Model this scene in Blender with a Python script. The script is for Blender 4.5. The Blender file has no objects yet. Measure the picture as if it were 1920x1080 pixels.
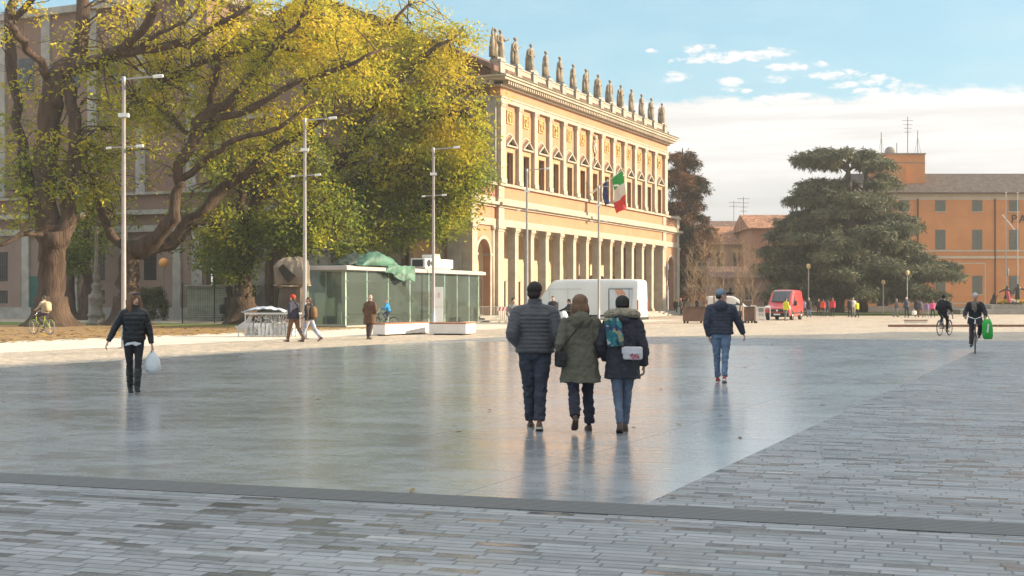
import bpy, bmesh, math, random
import numpy as np
from mathutils import Vector, Matrix, noise as mnoise
R = math.radians
C = bpy.context.scene.collection
scene = bpy.context.scene
# ---------------------------------------------------------------- camera
FPX, HOR, CAMH = 2400.0, 562.0, 1.6
cam = bpy.data.objects.new('camera', bpy.data.cameras.new('camera'))
C.objects.link(cam)
cam.data.lens = 45.0; cam.data.sensor_width = 36.0
cam.data.shift_y = (HOR - 540.0) / 1920.0
cam.data.clip_end = 3000
cam.location = (0, 0, CAMH); cam.rotation_euler = (R(90), 0, 0)
scene.camera = cam
def P(x, y, z=0.0):                     # photograph pixel on the ground -> place
    Y = FPX * (CAMH - z) / (y - HOR)
    return Vector(((x - 960) / FPX * Y, Y, z))
def at(x, y, Y):                        # photograph pixel at distance Y -> place
    return Vector(((x - 960) / FPX * Y, Y, CAMH + (HOR - y) / FPX * Y))
# ---------------------------------------------------------------- light
SUN_EL, SUN_AZ = R(20), R(2)            # azimuth measured from +X towards +Y
sd = Vector((math.cos(SUN_EL)*math.cos(SUN_AZ), math.cos(SUN_EL)*math.sin(SUN_AZ), math.sin(SUN_EL)))
sun = bpy.data.objects.new('sun', bpy.data.lights.new('sun', 'SUN'))
C.objects.link(sun)
sun.data.energy = 5.0; sun.data.angle = R(0.5); sun.data.color = (1.0, 0.82, 0.58)
sun.rotation_euler = (-sd).to_track_quat('-Z', 'Y').to_euler()
scene.view_settings.view_transform = 'Standard'
scene.view_settings.look = 'None'
scene.view_settings.exposure = 1.05
scene.view_settings.gamma = 1.0
scene.cycles.max_bounces = 6; scene.cycles.diffuse_bounces = 3; scene.cycles.glossy_bounces = 3
scene.cycles.transmission_bounces = 6; scene.cycles.transparent_max_bounces = 8; scene.cycles.volume_bounces = 0
scene.cycles.caustics_reflective = False; scene.cycles.caustics_refractive = False
scene.cycles.use_denoising = True

class NT:                                # small node-tree writer
    def __init__(s, tree): s.t = tree; s.n = tree.nodes; s.l = tree.links
    def add(s, typ, **kw):
        n = s.n.new(typ)
        for k, v in kw.items(): setattr(n, k, v)
        return n
    def put(s, v, sock):
        if isinstance(v, (int, float)): sock.default_value = v
        elif isinstance(v, (tuple, list)):
            sock.default_value = (*v, 1.0) if len(v) == 3 and sock.type == 'RGBA' else v
        else: s.l.new(v, sock)
    def m(s, op, a, b=0.0, c=None, clamp=False):
        n = s.add('ShaderNodeMath', operation=op, use_clamp=clamp)
        s.put(a, n.inputs[0]); s.put(b, n.inputs[1])
        if c is not None: s.put(c, n.inputs[2])
        return n.outputs[0]
    def mix(s, f, a, b, mode='MIX'):
        n = s.add('ShaderNodeMix', data_type='RGBA', blend_type=mode, clamp_factor=True)
        s.put(f, n.inputs[0]); s.put(a, n.inputs[6]); s.put(b, n.inputs[7])
        return n.outputs[2]
    def ramp(s, f, lo, hi):              # smooth 0..1 between lo and hi
        n = s.add('ShaderNodeMapRange', interpolation_type='SMOOTHSTEP')
        s.put(f, n.inputs[0]); s.put(lo, n.inputs[1]); s.put(hi, n.inputs[2])
        return n.outputs[0]
    def noise(s, vec, scale, detail=3.0, rough=0.55, dist=0.0):
        n = s.add('ShaderNodeTexNoise')
        if vec is not None: s.l.new(vec, n.inputs['Vector'])
        n.inputs['Scale'].default_value = scale; n.inputs['Detail'].default_value = detail
        n.inputs['Roughness'].default_value = rough; n.inputs['Distortion'].default_value = dist
        return n.outputs['Fac']
    def comb(s, x, y, z=0.0):
        n = s.add('ShaderNodeCombineXYZ'); s.put(x, n.inputs[0]); s.put(y, n.inputs[1]); s.put(z, n.inputs[2])
        return n.outputs[0]
    def sep(s, v):
        n = s.add('ShaderNodeSeparateXYZ'); s.l.new(v, n.inputs[0]); return n.outputs
    def mapping(s, v, scale=(1,1,1), rot=(0,0,0)):
        n = s.add('ShaderNodeMapping'); s.l.new(v, n.inputs[0])
        n.inputs['Scale'].default_value = scale; n.inputs['Rotation'].default_value = rot
        return n.outputs[0]

# ---------------------------------------------------------------- world: sky with clouds by direction
w = bpy.data.worlds.new('World'); scene.world = w; w.use_nodes = True
w.node_tree.nodes.clear(); W = NT(w.node_tree)
sky = W.add('ShaderNodeTexSky', sky_type='NISHITA', sun_disc=False, sun_elevation=SUN_EL, sun_rotation=R(90) - SUN_AZ)
sky.air_density = 1.0; sky.dust_density = 1.2; sky.ozone_density = 1.6
SKY_K = 0.10
gen = W.add('ShaderNodeTexCoord').outputs['Generated']
gx, gy, gz = W.sep(gen)
hl = W.m('SQRT', W.m('ADD', W.m('MULTIPLY', gx, gx), W.m('MULTIPLY', gy, gy)))
el = W.m('DIVIDE', gz, W.m('MAXIMUM', hl, 0.001))
az = W.m('ARCTAN2', gx, gy)
n_big = W.noise(W.comb(W.m('MULTIPLY', az, 9.0), W.m('MULTIPLY', el, 26.0), 3.1), 1.0, 5.0, 0.62)
n_fine = W.noise(W.comb(W.m('MULTIPLY', az, 60.0), W.m('MULTIPLY', el, 120.0), 1.7), 1.0, 4.0, 0.65)
# the long bank: top edge near el .155, bright crest, greyer belly
edge = W.m('ADD', el, W.m('MULTIPLY', W.m('SUBTRACT', n_fine, 0.5), 0.022))
edge = W.m('ADD', edge, W.m('MULTIPLY', W.m('SUBTRACT', n_big, 0.5), 0.030))
bank = W.m('SUBTRACT', 1.0, W.ramp(edge, 0.149, 0.159))
crest = W.ramp(W.m('ADD', el, W.m('MULTIPLY', W.m('SUBTRACT', n_big, 0.5), 0.07)), 0.070, 0.122)
streak = W.noise(W.comb(W.m('MULTIPLY', az, 5.0), W.m('MULTIPLY', el, 70.0), 8.0), 1.0, 4.0, 0.6)
bank_col = W.mix(crest, (0.375, 0.375, 0.36), (0.53, 0.515, 0.50))
bank_col = W.mix(W.m('MULTIPLY', W.ramp(streak, 0.40, 0.66), 0.8), bank_col, (0.415, 0.41, 0.405))
# separate small clouds: (px, py, half width, half height) in the photograph's directions
puffs = [(1385,106,95,11),(1440,100,55,9),(1310,92,34,9),(1222,96,14,5),(1270,144,30,10),(1370,158,30,12),
         (1330,112,70,7),(1480,126,52,8),(1535,121,18,6),(1455,148,24,8),(1570,140,58,9),(1585,160,28,7),
         (1640,150,26,10),(1676,158,16,11),(1620,170,30,6),(1800,181,40,7),(1400,170,12,4),(1450,185,40,6),(1500,178,30,5)]
tot = None
for (px, py, rx, ry) in puffs:
    a0, e0 = (px-960)/FPX, (HOR-py)/math.hypot(FPX, px-960)
    dx = W.m('DIVIDE', W.m('SUBTRACT', az, math.atan(a0)), rx*1.25/FPX)
    dy = W.m('DIVIDE', W.m('SUBTRACT', el, e0), ry*1.4/FPX)
    d = W.m('SUBTRACT', 1.0, W.m('ADD', W.m('MULTIPLY', dx, dx), W.m('MULTIPLY', dy, dy)), clamp=True)
    tot = d if tot is None else W.m('MAXIMUM', tot, d)
n_p = W.noise(W.comb(W.m('MULTIPLY', az, 85.0), W.m('MULTIPLY', el, 210.0), 5.0), 1.0, 5.0, 0.65, 0.4)
puff = W.m('MULTIPLY', W.ramp(W.m('ADD', tot, W.m('MULTIPLY', W.m('SUBTRACT', n_p, 0.55), 3.4)), 0.10, 1.05), W.ramp(tot, 0.0, 0.12))
veil = W.m('MULTIPLY', W.ramp(n_big, 0.40, 0.85), 0.35)
skyc = W.mix(1.0, sky.outputs[0], (SKY_K,)*3, 'MULTIPLY')
skyc = W.mix(0.50, skyc, (0.215, 0.40, 0.45))          # thin high haze over the blue
skyc = W.mix(veil, skyc, (0.38, 0.46, 0.48))
skyc = W.mix(bank, skyc, bank_col)
skyc = W.mix(puff, skyc, (0.52, 0.51, 0.50))
overhead = W.ramp(W.m('ADD', gz, W.m('MULTIPLY', W.m('SUBTRACT', n_big, 0.5), 0.25)), 0.30, 0.62)   # unseen bright cloud sheet, added overhead to lift the shaded ground
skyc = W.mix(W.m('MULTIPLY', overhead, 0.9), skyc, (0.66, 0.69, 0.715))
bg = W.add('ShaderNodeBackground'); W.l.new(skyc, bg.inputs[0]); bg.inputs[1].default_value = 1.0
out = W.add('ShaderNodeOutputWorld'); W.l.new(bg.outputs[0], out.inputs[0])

# ---------------------------------------------------------------- materials
def pm(name, base, rough=0.75, var=0.18, scale=2.0, bump=0.0, bscale=30.0, metal=0.0, spec=0.35, stain=0.0, stretch=None, emit=None, coat=0.0):
    m = bpy.data.materials.new(name); m.use_nodes = True; m.node_tree.nodes.clear(); N = NT(m.node_tree)
    o = N.add('ShaderNodeOutputMaterial'); b = N.add('ShaderNodeBsdfPrincipled'); N.l.new(b.outputs[0], o.inputs[0])
    co = N.add('ShaderNodeTexCoord').outputs['Object']
    if stretch: co = N.mapping(co, stretch)
    f = N.noise(co, scale, 5.0, 0.6)
    lo = tuple(c*(1-var) for c in base); hi = tuple(min(1, c*(1+var)) for c in base)
    col = N.mix(N.ramp(f, 0.28, 0.72), lo, hi)
    if stain:
        f2 = N.noise(N.mapping(co, (1, 1, 0.35)), scale*0.35, 6.0, 0.65)
        col = N.mix(N.m('MULTIPLY', N.ramp(f2, 0.52, 0.75), stain), col, tuple(c*0.45 for c in base))
    N.l.new(col, b.inputs['Base Color'])
    b.inputs['Roughness'].default_value = rough; b.inputs['Metallic'].default_value = metal
    b.inputs['Specular IOR Level'].default_value = spec; b.inputs['Coat Weight'].default_value = coat
    if bump:
        n = N.noise(co, bscale, 4.0, 0.6); bp = N.add('ShaderNodeBump')
        bp.inputs['Strength'].default_value = bump; bp.inputs['Distance'].default_value = 0.02
        N.l.new(n, bp.inputs['Height']); N.l.new(bp.outputs[0], b.inputs['Normal'])
    if emit: b.inputs['Emission Color'].default_value = (*emit[0], 1); b.inputs['Emission Strength'].default_value = emit[1]
    return m
def brick_mat(name, c1, c2, mortar, bw=0.28, bh=0.075, var=0.15):
    m = pm(name, c1, 0.85); N = NT(m.node_tree)
    b = [n for n in N.n if n.type == 'BSDF_PRINCIPLED'][0]
    co = N.add('ShaderNodeTexCoord').outputs['Object']
    x, y, z = N.sep(co)
    br = N.add('ShaderNodeTexBrick'); N.l.new(N.comb(N.m('ADD', x, y), z, 0.0), br.inputs[0])
    br.inputs['Color1'].default_value = (*c1, 1); br.inputs['Color2'].default_value = (*c2, 1); br.inputs['Mortar'].default_value = (*mortar, 1)
    br.inputs['Scale'].default_value = 1.0; br.inputs['Mortar Size'].default_value = 0.008
    br.inputs['Brick Width'].default_value = bw; br.inputs['Row Height'].default_value = bh
    n1 = N.noise(co, 0.5, 6.0, 0.62); n2 = N.noise(N.mapping(co, (1,1,0.3)), 0.9, 5.0, 0.6)
    col = N.mix(N.m('MULTIPLY', N.ramp(n1, 0.35, 0.7), 0.45), br.outputs[0], tuple(min(1, c*1.25) for c in c1))
    col = N.mix(N.m('MULTIPLY', N.ramp(n2, 0.5, 0.78), 0.35), col, tuple(c*0.6 for c in c2))
    N.l.new(col, b.inputs['Base Color'])
    return m
M = {}
M['stone'] = pm('cream_stone', (0.40, 0.34, 0.27), 0.8, 0.14, 1.2, 0.15, 14, stain=0.35)
M['stone_grey'] = pm('grey_stone', (0.34, 0.315, 0.28), 0.85, 0.18, 1.0, 0.15, 14, stain=0.4)
M['plaster'] = pm('tan_plaster', (0.55, 0.42, 0.27), 0.88, 0.12, 0.8, 0.1, 20, stain=0.3)
M['brick'] = brick_mat('peach_brick', (0.46, 0.222, 0.12), (0.40, 0.19, 0.104), (0.38, 0.25, 0.18))
M['brick_red'] = brick_mat('old_red_brick', (0.24, 0.135, 0.095), (0.19, 0.11, 0.08), (0.24, 0.19, 0.155))
M['brick_pink'] = brick_mat('pinkish_render', (0.25, 0.175, 0.14), (0.22, 0.155, 0.125), (0.24, 0.17, 0.135))
M['relief'] = pm('yellow_stone', (0.50, 0.34, 0.13), 0.8, 0.3, 6.0, 0.4, 25)
M['frame'] = pm('ochre_stone', (0.40, 0.27, 0.15), 0.8, 0.14, 2.0, 0.1, 14)
M['copper'] = pm('green_copper', (0.12, 0.13, 0.07), 0.7, 0.3, 1.5)
M['statue'] = pm('weathered_stone', (0.27, 0.22, 0.16), 0.9, 0.35, 2.5, 0.5, 12, stain=0.6)
M['glass_dark'] = pm('dark_window_glass', (0.035, 0.035, 0.035), 0.12, 0.3, 1.0, spec=0.6)
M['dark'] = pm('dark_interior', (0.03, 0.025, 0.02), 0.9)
M['wood_dark'] = pm('dark_wood', (0.09, 0.05, 0.03), 0.6, 0.3, 3.0, 0.2, 20)
M['door_green'] = pm('dark_green_door', (0.02, 0.10, 0.08), 0.5, 0.2, 3.0)
M['metal'] = pm('galvanised_metal', (0.55, 0.54, 0.53), 0.38, 0.08, 6.0, metal=0.6)
M['white_metal'] = pm('white_painted_metal', (0.72, 0.71, 0.68), 0.4, 0.08, 3.0)
M['lamp_body'] = pm('grey_painted_pole', (0.37, 0.345, 0.33), 0.4, 0.1, 4.0, metal=0.3)
M['black_metal'] = pm('black_painted_metal', (0.02, 0.022, 0.022), 0.45, 0.2, 5.0)
M['iron'] = pm('aged_cast_iron', (0.26, 0.23, 0.20), 0.7, 0.25, 4.0, 0.3, 12)
M['rubber'] = pm('black_rubber', (0.018, 0.018, 0.018), 0.75, 0.2, 9.0)
M['chrome'] = pm('bright_steel', (0.65, 0.65, 0.65), 0.25, 0.05, 5.0, metal=1.0)
M['glass'] = None
def tile_mat(name, base, rows=0.22):
    m = pm(name, base, 0.85, 0.3, 1.6, stain=0.3); N = NT(m.node_tree)
    b = [n for n in N.n if n.type == 'BSDF_PRINCIPLED'][0]
    x, y, z = N.sep(N.add('ShaderNodeTexCoord').outputs['Object'])
    wv = N.m('SINE', N.m('MULTIPLY', x, 2*math.pi/rows)); wv2 = N.m('FRACT', N.m('MULTIPLY', y, 2.6))
    h = N.m('ADD', N.m('MULTIPLY', wv, 0.5), N.m('MULTIPLY', wv2, 0.5))
    bp = N.add('ShaderNodeBump'); bp.inputs['Strength'].default_value = 0.9; bp.inputs['Distance'].default_value = 0.06
    N.l.new(h, bp.inputs['Height']); N.l.new(bp.outputs[0], b.inputs['Normal'])
    src = b.inputs['Base Color'].links[0].from_socket
    vor = N.noise(N.comb(N.m('FLOOR', N.m('DIVIDE', x, rows)), N.m('FLOOR', N.m('MULTIPLY', y, 2.6)), 0), 7.3, 0, 0)
    N.l.new(N.mix(N.ramp(vor, 0.35, 0.65), N.mix(0.45, src, (0.02,0.015,0.012)), src), b.inputs['Base Color'])
    return m
M['tiles'] = tile_mat('old_clay_roof_tiles', (0.20, 0.115, 0.085))
M['tiles_grey'] = tile_mat('dark_grey_brown_roof_tiles', (0.105, 0.078, 0.066))
M['tiles_red'] = tile_mat('warm_clay_roof_tiles', (0.42, 0.20, 0.11))
def glass_mat(name, tint, alpha, rough=0.03):
    m = bpy.data.materials.new(name); m.use_nodes = True; m.node_tree.nodes.clear(); N = NT(m.node_tree)
    o = N.add('ShaderNodeOutputMaterial'); t = N.add('ShaderNodeBsdfTransparent'); t.inputs[0].default_value = (*tint, 1)
    g = N.add('ShaderNodeBsdfGlossy'); g.inputs['Roughness'].default_value = rough; g.inputs[0].default_value = (0.85, 0.95, 0.9, 1)
    d = N.add('ShaderNodeBsdfDiffuse'); d.inputs[0].default_value = (0.62, 0.78, 0.67, 1)
    s1 = N.add('ShaderNodeMixShader')
    fr = N.add('ShaderNodeFresnel'); fr.inputs[0].default_value = 1.45
    dn = N.noise(N.add('ShaderNodeTexCoord').outputs['Object'], 0.8, 5.0, 0.65)
    N.l.new(N.m('ADD', alpha*.8, N.m('MULTIPLY', N.ramp(dn, 0.2, 0.8), alpha*.4)), s1.inputs[0]); N.l.new(t.outputs[0], s1.inputs[1]); N.l.new(d.outputs[0], s1.inputs[2])
    s2 = N.add('ShaderNodeMixShader'); N.l.new(fr.outputs[0], s2.inputs[0]); N.l.new(s1.outputs[0], s2.inputs[1]); N.l.new(g.outputs[0], s2.inputs[2])
    N.l.new(s2.outputs[0], o.inputs[0])
    return m
M['glass'] = glass_mat('greenish_pane_glass', (0.95, 0.99, 0.97), 0.09)
M['glass_car'] = pm('dark_car_glass', (0.03, 0.035, 0.04), 0.08, 0.1, 1.0, spec=0.8)

# ---------------------------------------------------------------- mesh helpers
class MB:
    def __init__(s): s.v = []; s.f = []
    def quad(s, a, b, c, d):
        i = len(s.v); s.v += [tuple(a), tuple(b), tuple(c), tuple(d)]; s.f.append((i, i+1, i+2, i+3)); return s
    def poly(s, pts):
        i = len(s.v); s.v += [tuple(p) for p in pts]; s.f.append(tuple(range(i, i+len(pts)))); return s
    def box(s, x0, x1, y0, y1, z0, z1):
        i = len(s.v)
        s.v += [(x0,y0,z0),(x1,y0,z0),(x1,y1,z0),(x0,y1,z0),(x0,y0,z1),(x1,y0,z1),(x1,y1,z1),(x0,y1,z1)]
        s.f += [tuple(i+k for k in q) for q in ((0,3,2,1),(4,5,6,7),(0,1,5,4),(1,2,6,5),(2,3,7,6),(3,0,4,7))]; return s
    def obox(s, c, ax, ay, az):          # centre and three half axes
        c = Vector(c); i = len(s.v)
        for k in ((-1,-1,-1),(1,-1,-1),(1,1,-1),(-1,1,-1),(-1,-1,1),(1,-1,1),(1,1,1),(-1,1,1)):
            s.v.append(tuple(c + Vector(ax)*k[0] + Vector(ay)*k[1] + Vector(az)*k[2]))
        s.f += [tuple(i+k for k in q) for q in ((0,3,2,1),(4,5,6,7),(0,1,5,4),(1,2,6,5),(2,3,7,6),(3,0,4,7))]; return s
    def bar(s, a, b, w=0.05, h=None, up=(0,0,1)):
        a, b = Vector(a), Vector(b); d = b - a; L = d.length
        if L < 1e-6: return s
        d.normalize(); u = Vector(up)
        if abs(d.dot(u)) > 0.95: u = Vector((1,0,0))
        x = d.cross(u).normalized(); y = x.cross(d).normalized()
        return s.obox((a+b)/2, x*w/2, d*L/2, y*(h or w)/2)
    def prism(s, pts, off):              # polygon extruded along off
        n = len(pts); i = len(s.v); off = Vector(off)
        s.v += [tuple(p) for p in pts] + [tuple(Vector(p)+off) for p in pts]
        s.f.append(tuple(i+k for k in range(n))[::-1]); s.f.append(tuple(i+n+k for k in range(n)))
        for k in range(n): s.f.append((i+k, i+(k+1)%n, i+n+(k+1)%n, i+n+k))
        return s
    def rings(s, rings, cap=True):       # list of equal-length point rings
        i = len(s.v); n = len(rings[0])
        for r in rings: s.v += [tuple(p) for p in r]
        for a in range(len(rings)-1):
            for k in range(n):
                s.f.append((i+a*n+k, i+a*n+(k+1)%n, i+(a+1)*n+(k+1)%n, i+(a+1)*n+k))
        if cap:
            s.f.append(tuple(i+k for k in range(n))[::-1]); s.f.append(tuple(i+(len(rings)-1)*n+k for k in range(n)))
        return s
    def tube(s, pts, rad, n=8, cap=True, flat=1.0, dome=False):
        pts = [Vector(p) for p in pts]
        if not hasattr(rad, '__len__'): rad = [rad]*len(pts)
        rad = list(rad)
        if dome:                         # rounded ends
            d0 = (pts[0]-pts[1]).normalized(); d1 = (pts[-1]-pts[-2]).normalized()
            a, b = [], []
            for q in (0.98, 0.80, 0.45):
                a.append((pts[0]+d0*rad[0]*q, rad[0]*math.sqrt(1-q*q)))
            for q in (0.45, 0.80, 0.98):
                b.append((pts[-1]+d1*rad[-1]*q, rad[-1]*math.sqrt(1-q*q)))
            pts = [p for p, _ in a] + pts + [p for p, _ in b]
            rad = [r for _, r in a] + rad + [r for _, r in b]
        rr = []; ref = None
        for k, p in enumerate(pts):
            t = (pts[min(k+1, len(pts)-1)] - pts[max(k-1, 0)])
            t = t.normalized() if t.length > 1e-9 else Vector((0,0,1))
            if ref is None:
                ref = Vector((1,0,0)) if abs(t.x) < 0.8 else Vector((0,1,0))
            x = (ref - t*ref.dot(t))
            x = x.normalized() if x.length > 1e-6 else t.orthogonal().normalized()
            ref = x; y = t.cross(x)
            rr.append([p + (x*math.cos(2*math.pi*j/n) + y*math.sin(2*math.pi*j/n)*flat)*rad[k] for j in range(n)])
        return s.rings(rr, cap)
    def lathe(s, prof, c=(0,0,0), n=16):
        c = Vector(c)
        return s.rings([[c + Vector((r*math.cos(2*math.pi*j/n), r*math.sin(2*math.pi*j/n), z)) for j in range(n)] for r, z in prof])
    def ball(s, c, rx, ry=None, rz=None, n=12, m=8):
        ry = ry or rx; rz = rz or rx; c = Vector(c)
        return s.rings([[c + Vector((rx*math.sin(a)*math.cos(2*math.pi*j/n), ry*math.sin(a)*math.sin(2*math.pi*j/n), -rz*math.cos(a))) for j in range(n)]
                        for a in [math.pi*(k+0.08)/(m+0.16) for k in range(m+1)]])
    def arch_wall(s, x0, x1, z0, z1, cx, r, zs, y0, y1, n=14):   # wall along x with a round-headed opening
        s.box(x0, cx-r, y0, y1, z0, z1); s.box(cx+r, x1, y0, y1, z0, z1)
        a = [(cx - r*math.cos(math.pi*k/n), zs + r*math.sin(math.pi*k/n)) for k in range(n+1)]
        for k in range(n):
            (xa, za), (xb, zb) = a[k], a[k+1]
            s.prism([(xa,y0,za),(xb,y0,zb),(xb,y0,z1),(xa,y0,z1)], (0, y1-y0, 0))
        return s
    def arch_band(s, cx, zs, r0, r1, y0, y1, n=14):
        for k in range(n):
            a, b = math.pi*k/n, math.pi*(k+1)/n
            q = [(cx-r0*math.cos(a), y0, zs+r0*math.sin(a)), (cx-r0*math.cos(b), y0, zs+r0*math.sin(b)),
                 (cx-r1*math.cos(b), y0, zs+r1*math.sin(b)), (cx-r1*math.cos(a), y0, zs+r1*math.sin(a))]
            s.prism(q, (0, y1-y0, 0))
        return s
    def build(s, name, mat, parent=None, smooth=False, bevel=0.0):
        me = bpy.data.meshes.new(name); me.from_pydata(s.v, [], s.f); me.update()
        if mat is not None: me.materials.append(mat)
        o = bpy.data.objects.new(name, me); C.objects.link(o)
        if parent is not None: o.parent = parent
        if smooth: me.shade_smooth()
        if bevel:
            b = o.modifiers.new('bevel', 'BEVEL'); b.width = bevel; b.segments = 2; b.limit_method = 'ANGLE'; b.angle_limit = R(40)
        return o
def fast_mesh(name, V, F, mat, parent=None, smooth=False):      # numpy verts (n,3), quads (m,4)
    me = bpy.data.meshes.new(name)
    me.vertices.add(len(V)); me.vertices.foreach_set('co', np.asarray(V, np.float32).ravel())
    nf, k = F.shape
    me.loops.add(nf*k); me.loops.foreach_set('vertex_index', F.astype(np.int32).ravel())
    me.polygons.add(nf); me.polygons.foreach_set('loop_start', np.arange(0, nf*k, k, dtype=np.int32))
    me.update(calc_edges=True); me.materials.append(mat)
    o = bpy.data.objects.new(name, me); C.objects.link(o)
    if parent is not None: o.parent = parent
    if smooth: me.shade_smooth()
    return o
def tag(o, label, cat, group=None, kind=None):
    if label: o['label'] = label
    if cat: o['category'] = cat
    if group: o['group'] = group
    if kind: o['kind'] = kind
    return o
def thing(name, label, cat, loc=(0,0,0), rz=0.0, group=None):
    o = bpy.data.objects.new(name, None); C.objects.link(o); o.empty_display_size = 0.3
    o.location = loc; o.rotation_euler = (0, 0, rz)
    return tag(o, label, cat, group)
def copy_tree(o, loc=None, rz=None, label=None, parent=None):
    c = o.copy(); C.objects.link(c)
    if parent is not None: c.parent = parent
    if loc is not None: c.location = loc
    if rz is not None: c.rotation_euler = (0, 0, rz)
    if label: c['label'] = label
    for ch in list(o.children): copy_tree(ch, parent=c)
    return c
# ================================================================ ground
T = Vector((0.4197, 0.9077, 0)); Nn = Vector((0.9077, -0.4197, 0)); FA = math.atan2(T.y, T.x)
def stone_paving(name, rot, roww, lmin, base, contrast, joint, rough0, rough1, tilt=0.05, light=0.06, wet=0.5, banding=0.0):
    m = bpy.data.materials.new(name); m.use_nodes = True; m.node_tree.nodes.clear(); N = NT(m.node_tree)
    o = N.add('ShaderNodeOutputMaterial'); b = N.add('ShaderNodeBsdfPrincipled'); N.l.new(b.outputs[0], o.inputs[0])
    co = N.mapping(N.add('ShaderNodeTexCoord').outputs['Object'], (1,1,1), (0,0,rot))
    wob = N.noise(co, 1.3, 2.0, 0.5)
    x, y, z = N.sep(co)
    y = N.m('ADD', y, N.m('MULTIPLY', wob, 0.03))
    ry = N.m('DIVIDE', y, roww); row = N.m('FLOOR', ry); fy = N.m('FRACT', ry)
    wn = N.add('ShaderNodeTexWhiteNoise', noise_dimensions='1D'); N.l.new(row, wn.inputs['W'])
    ln = N.m('ADD', lmin, N.m('MULTIPLY', wn.outputs['Value'], lmin*0.8))
    cxx = N.m('ADD', N.m('DIVIDE', x, ln), N.m('MULTIPLY', wn.outputs['Value'], 37.7))
    col_i = N.m('FLOOR', cxx); fx = N.m('FRACT', cxx)
    wn2 = N.add('ShaderNodeTexWhiteNoise', noise_dimensions='2D'); N.l.new(N.comb(row, col_i, 0), wn2.inputs['Vector'])
    rnd = wn2.outputs['Value']; r3 = N.sep(wn2.outputs['Color'])
    gx_ = N.m('MULTIPLY', N.m('MINIMUM', fx, N.m('SUBTRACT', 1.0, fx)), ln)
    gy_ = N.m('MULTIPLY', N.m('MINIMUM', fy, N.m('SUBTRACT', 1.0, fy)), roww)
    gap = N.m('SUBTRACT', 1.0, N.ramp(N.m('MINIMUM', gx_, gy_), joint*0.4, joint*1.2))
    fine = N.noise(co, 26.0, 4.0, 0.65); patch = N.noise(N.mapping(co, (0.5,1.3,1)), 0.35, 4.0, 0.6)
    grain = N.noise(N.mapping(co, (1.0, 3.0, 1)), 7.0, 4.0, 0.6)
    lo = tuple(c*(1-contrast) for c in base); hi = tuple(min(1, c*(1+contrast)) for c in base)
    c = N.mix(rnd, lo, hi)
    c = N.mix(N.m('MULTIPLY', N.ramp(rnd, 1-light, 1-light+0.01), 0.75), c, (base[0]*2.1, base[1]*1.95, base[2]*1.75))
    c = N.mix(N.m('MULTIPLY', N.ramp(grain, 0.35, 0.7), 0.6), c, tuple(q*1.5 for q in base))
    c = N.mix(N.m('MULTIPLY', N.ramp(patch, 0.45, 0.75), 0.45), c, tuple(q*0.55 for q in base))
    c = N.mix(N.m('MULTIPLY', gap, 0.8), c, tuple(q*0.32 for q in base))
    N.l.new(c, b.inputs['Base Color'])
    band = N.noise(N.mapping(co, (0.10, 2.2, 1)), 1.0, 3.0, 0.65)
    c = N.mix(N.m('MULTIPLY', N.ramp(band, 0.55, 0.72), banding), c, tuple(q*1.55 for q in base))
    c = N.mix(N.m('MULTIPLY', N.ramp(band, 0.47, 0.30), banding), c, tuple(q*0.5 for q in base))
    N.l.new(c, b.inputs['Base Color'])
    sv = N.add('ShaderNodeTexVoronoi'); sv.inputs['Scale'].default_value = 1.7; N.l.new(co, sv.inputs['Vector'])
    spot = N.m('SUBTRACT', 1.0, N.ramp(N.m('ADD', sv.outputs['Distance'], N.m('MULTIPLY', fine, 0.04)), 0.045, 0.075))
    c = N.mix(N.m('MULTIPLY', spot, 0.5), c, tuple(q*0.35 for q in base))
    dirt = N.noise(co, 2.6, 6.0, 0.7, 0.4)
    c = N.mix(N.m('MULTIPLY', N.ramp(dirt, 0.54, 0.70), 0.5), c, tuple(q*0.5 for q in base))
    N.l.new(c, b.inputs['Base Color'])
    wetn = N.ramp(N.m('ADD', N.m('MULTIPLY', patch, wet), N.m('MULTIPLY', r3[0], 1-wet)), 0.25, 0.75)
    N.l.new(N.m('ADD', rough0, N.m('MULTIPLY', wetn, rough1-rough0)), b.inputs['Roughness'])
    b.inputs['Specular IOR Level'].default_value = 0.5
    # each stone lies slightly tilted
    hgt = N.m('ADD', N.m('MULTIPLY', N.m('SUBTRACT', r3[1], 0.5), N.m('MULTIPLY', N.m('SUBTRACT', fy, 0.5), tilt)),
              N.m('MULTIPLY', N.m('SUBTRACT', 1.0, gap), 0.012))
    hgt = N.m('ADD', hgt, N.m('MULTIPLY', fine, 0.006)); hgt = N.m('ADD', hgt, N.m('MULTIPLY', grain, 0.010))
    bp = N.add('ShaderNodeBump'); bp.inputs['Strength'].default_value = 0.55; bp.inputs['Distance'].default_value = 1.0
    N.l.new(hgt, bp.inputs['Height']); N.l.new(bp.outputs[0], b.inputs['Normal'])
    return m
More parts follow.
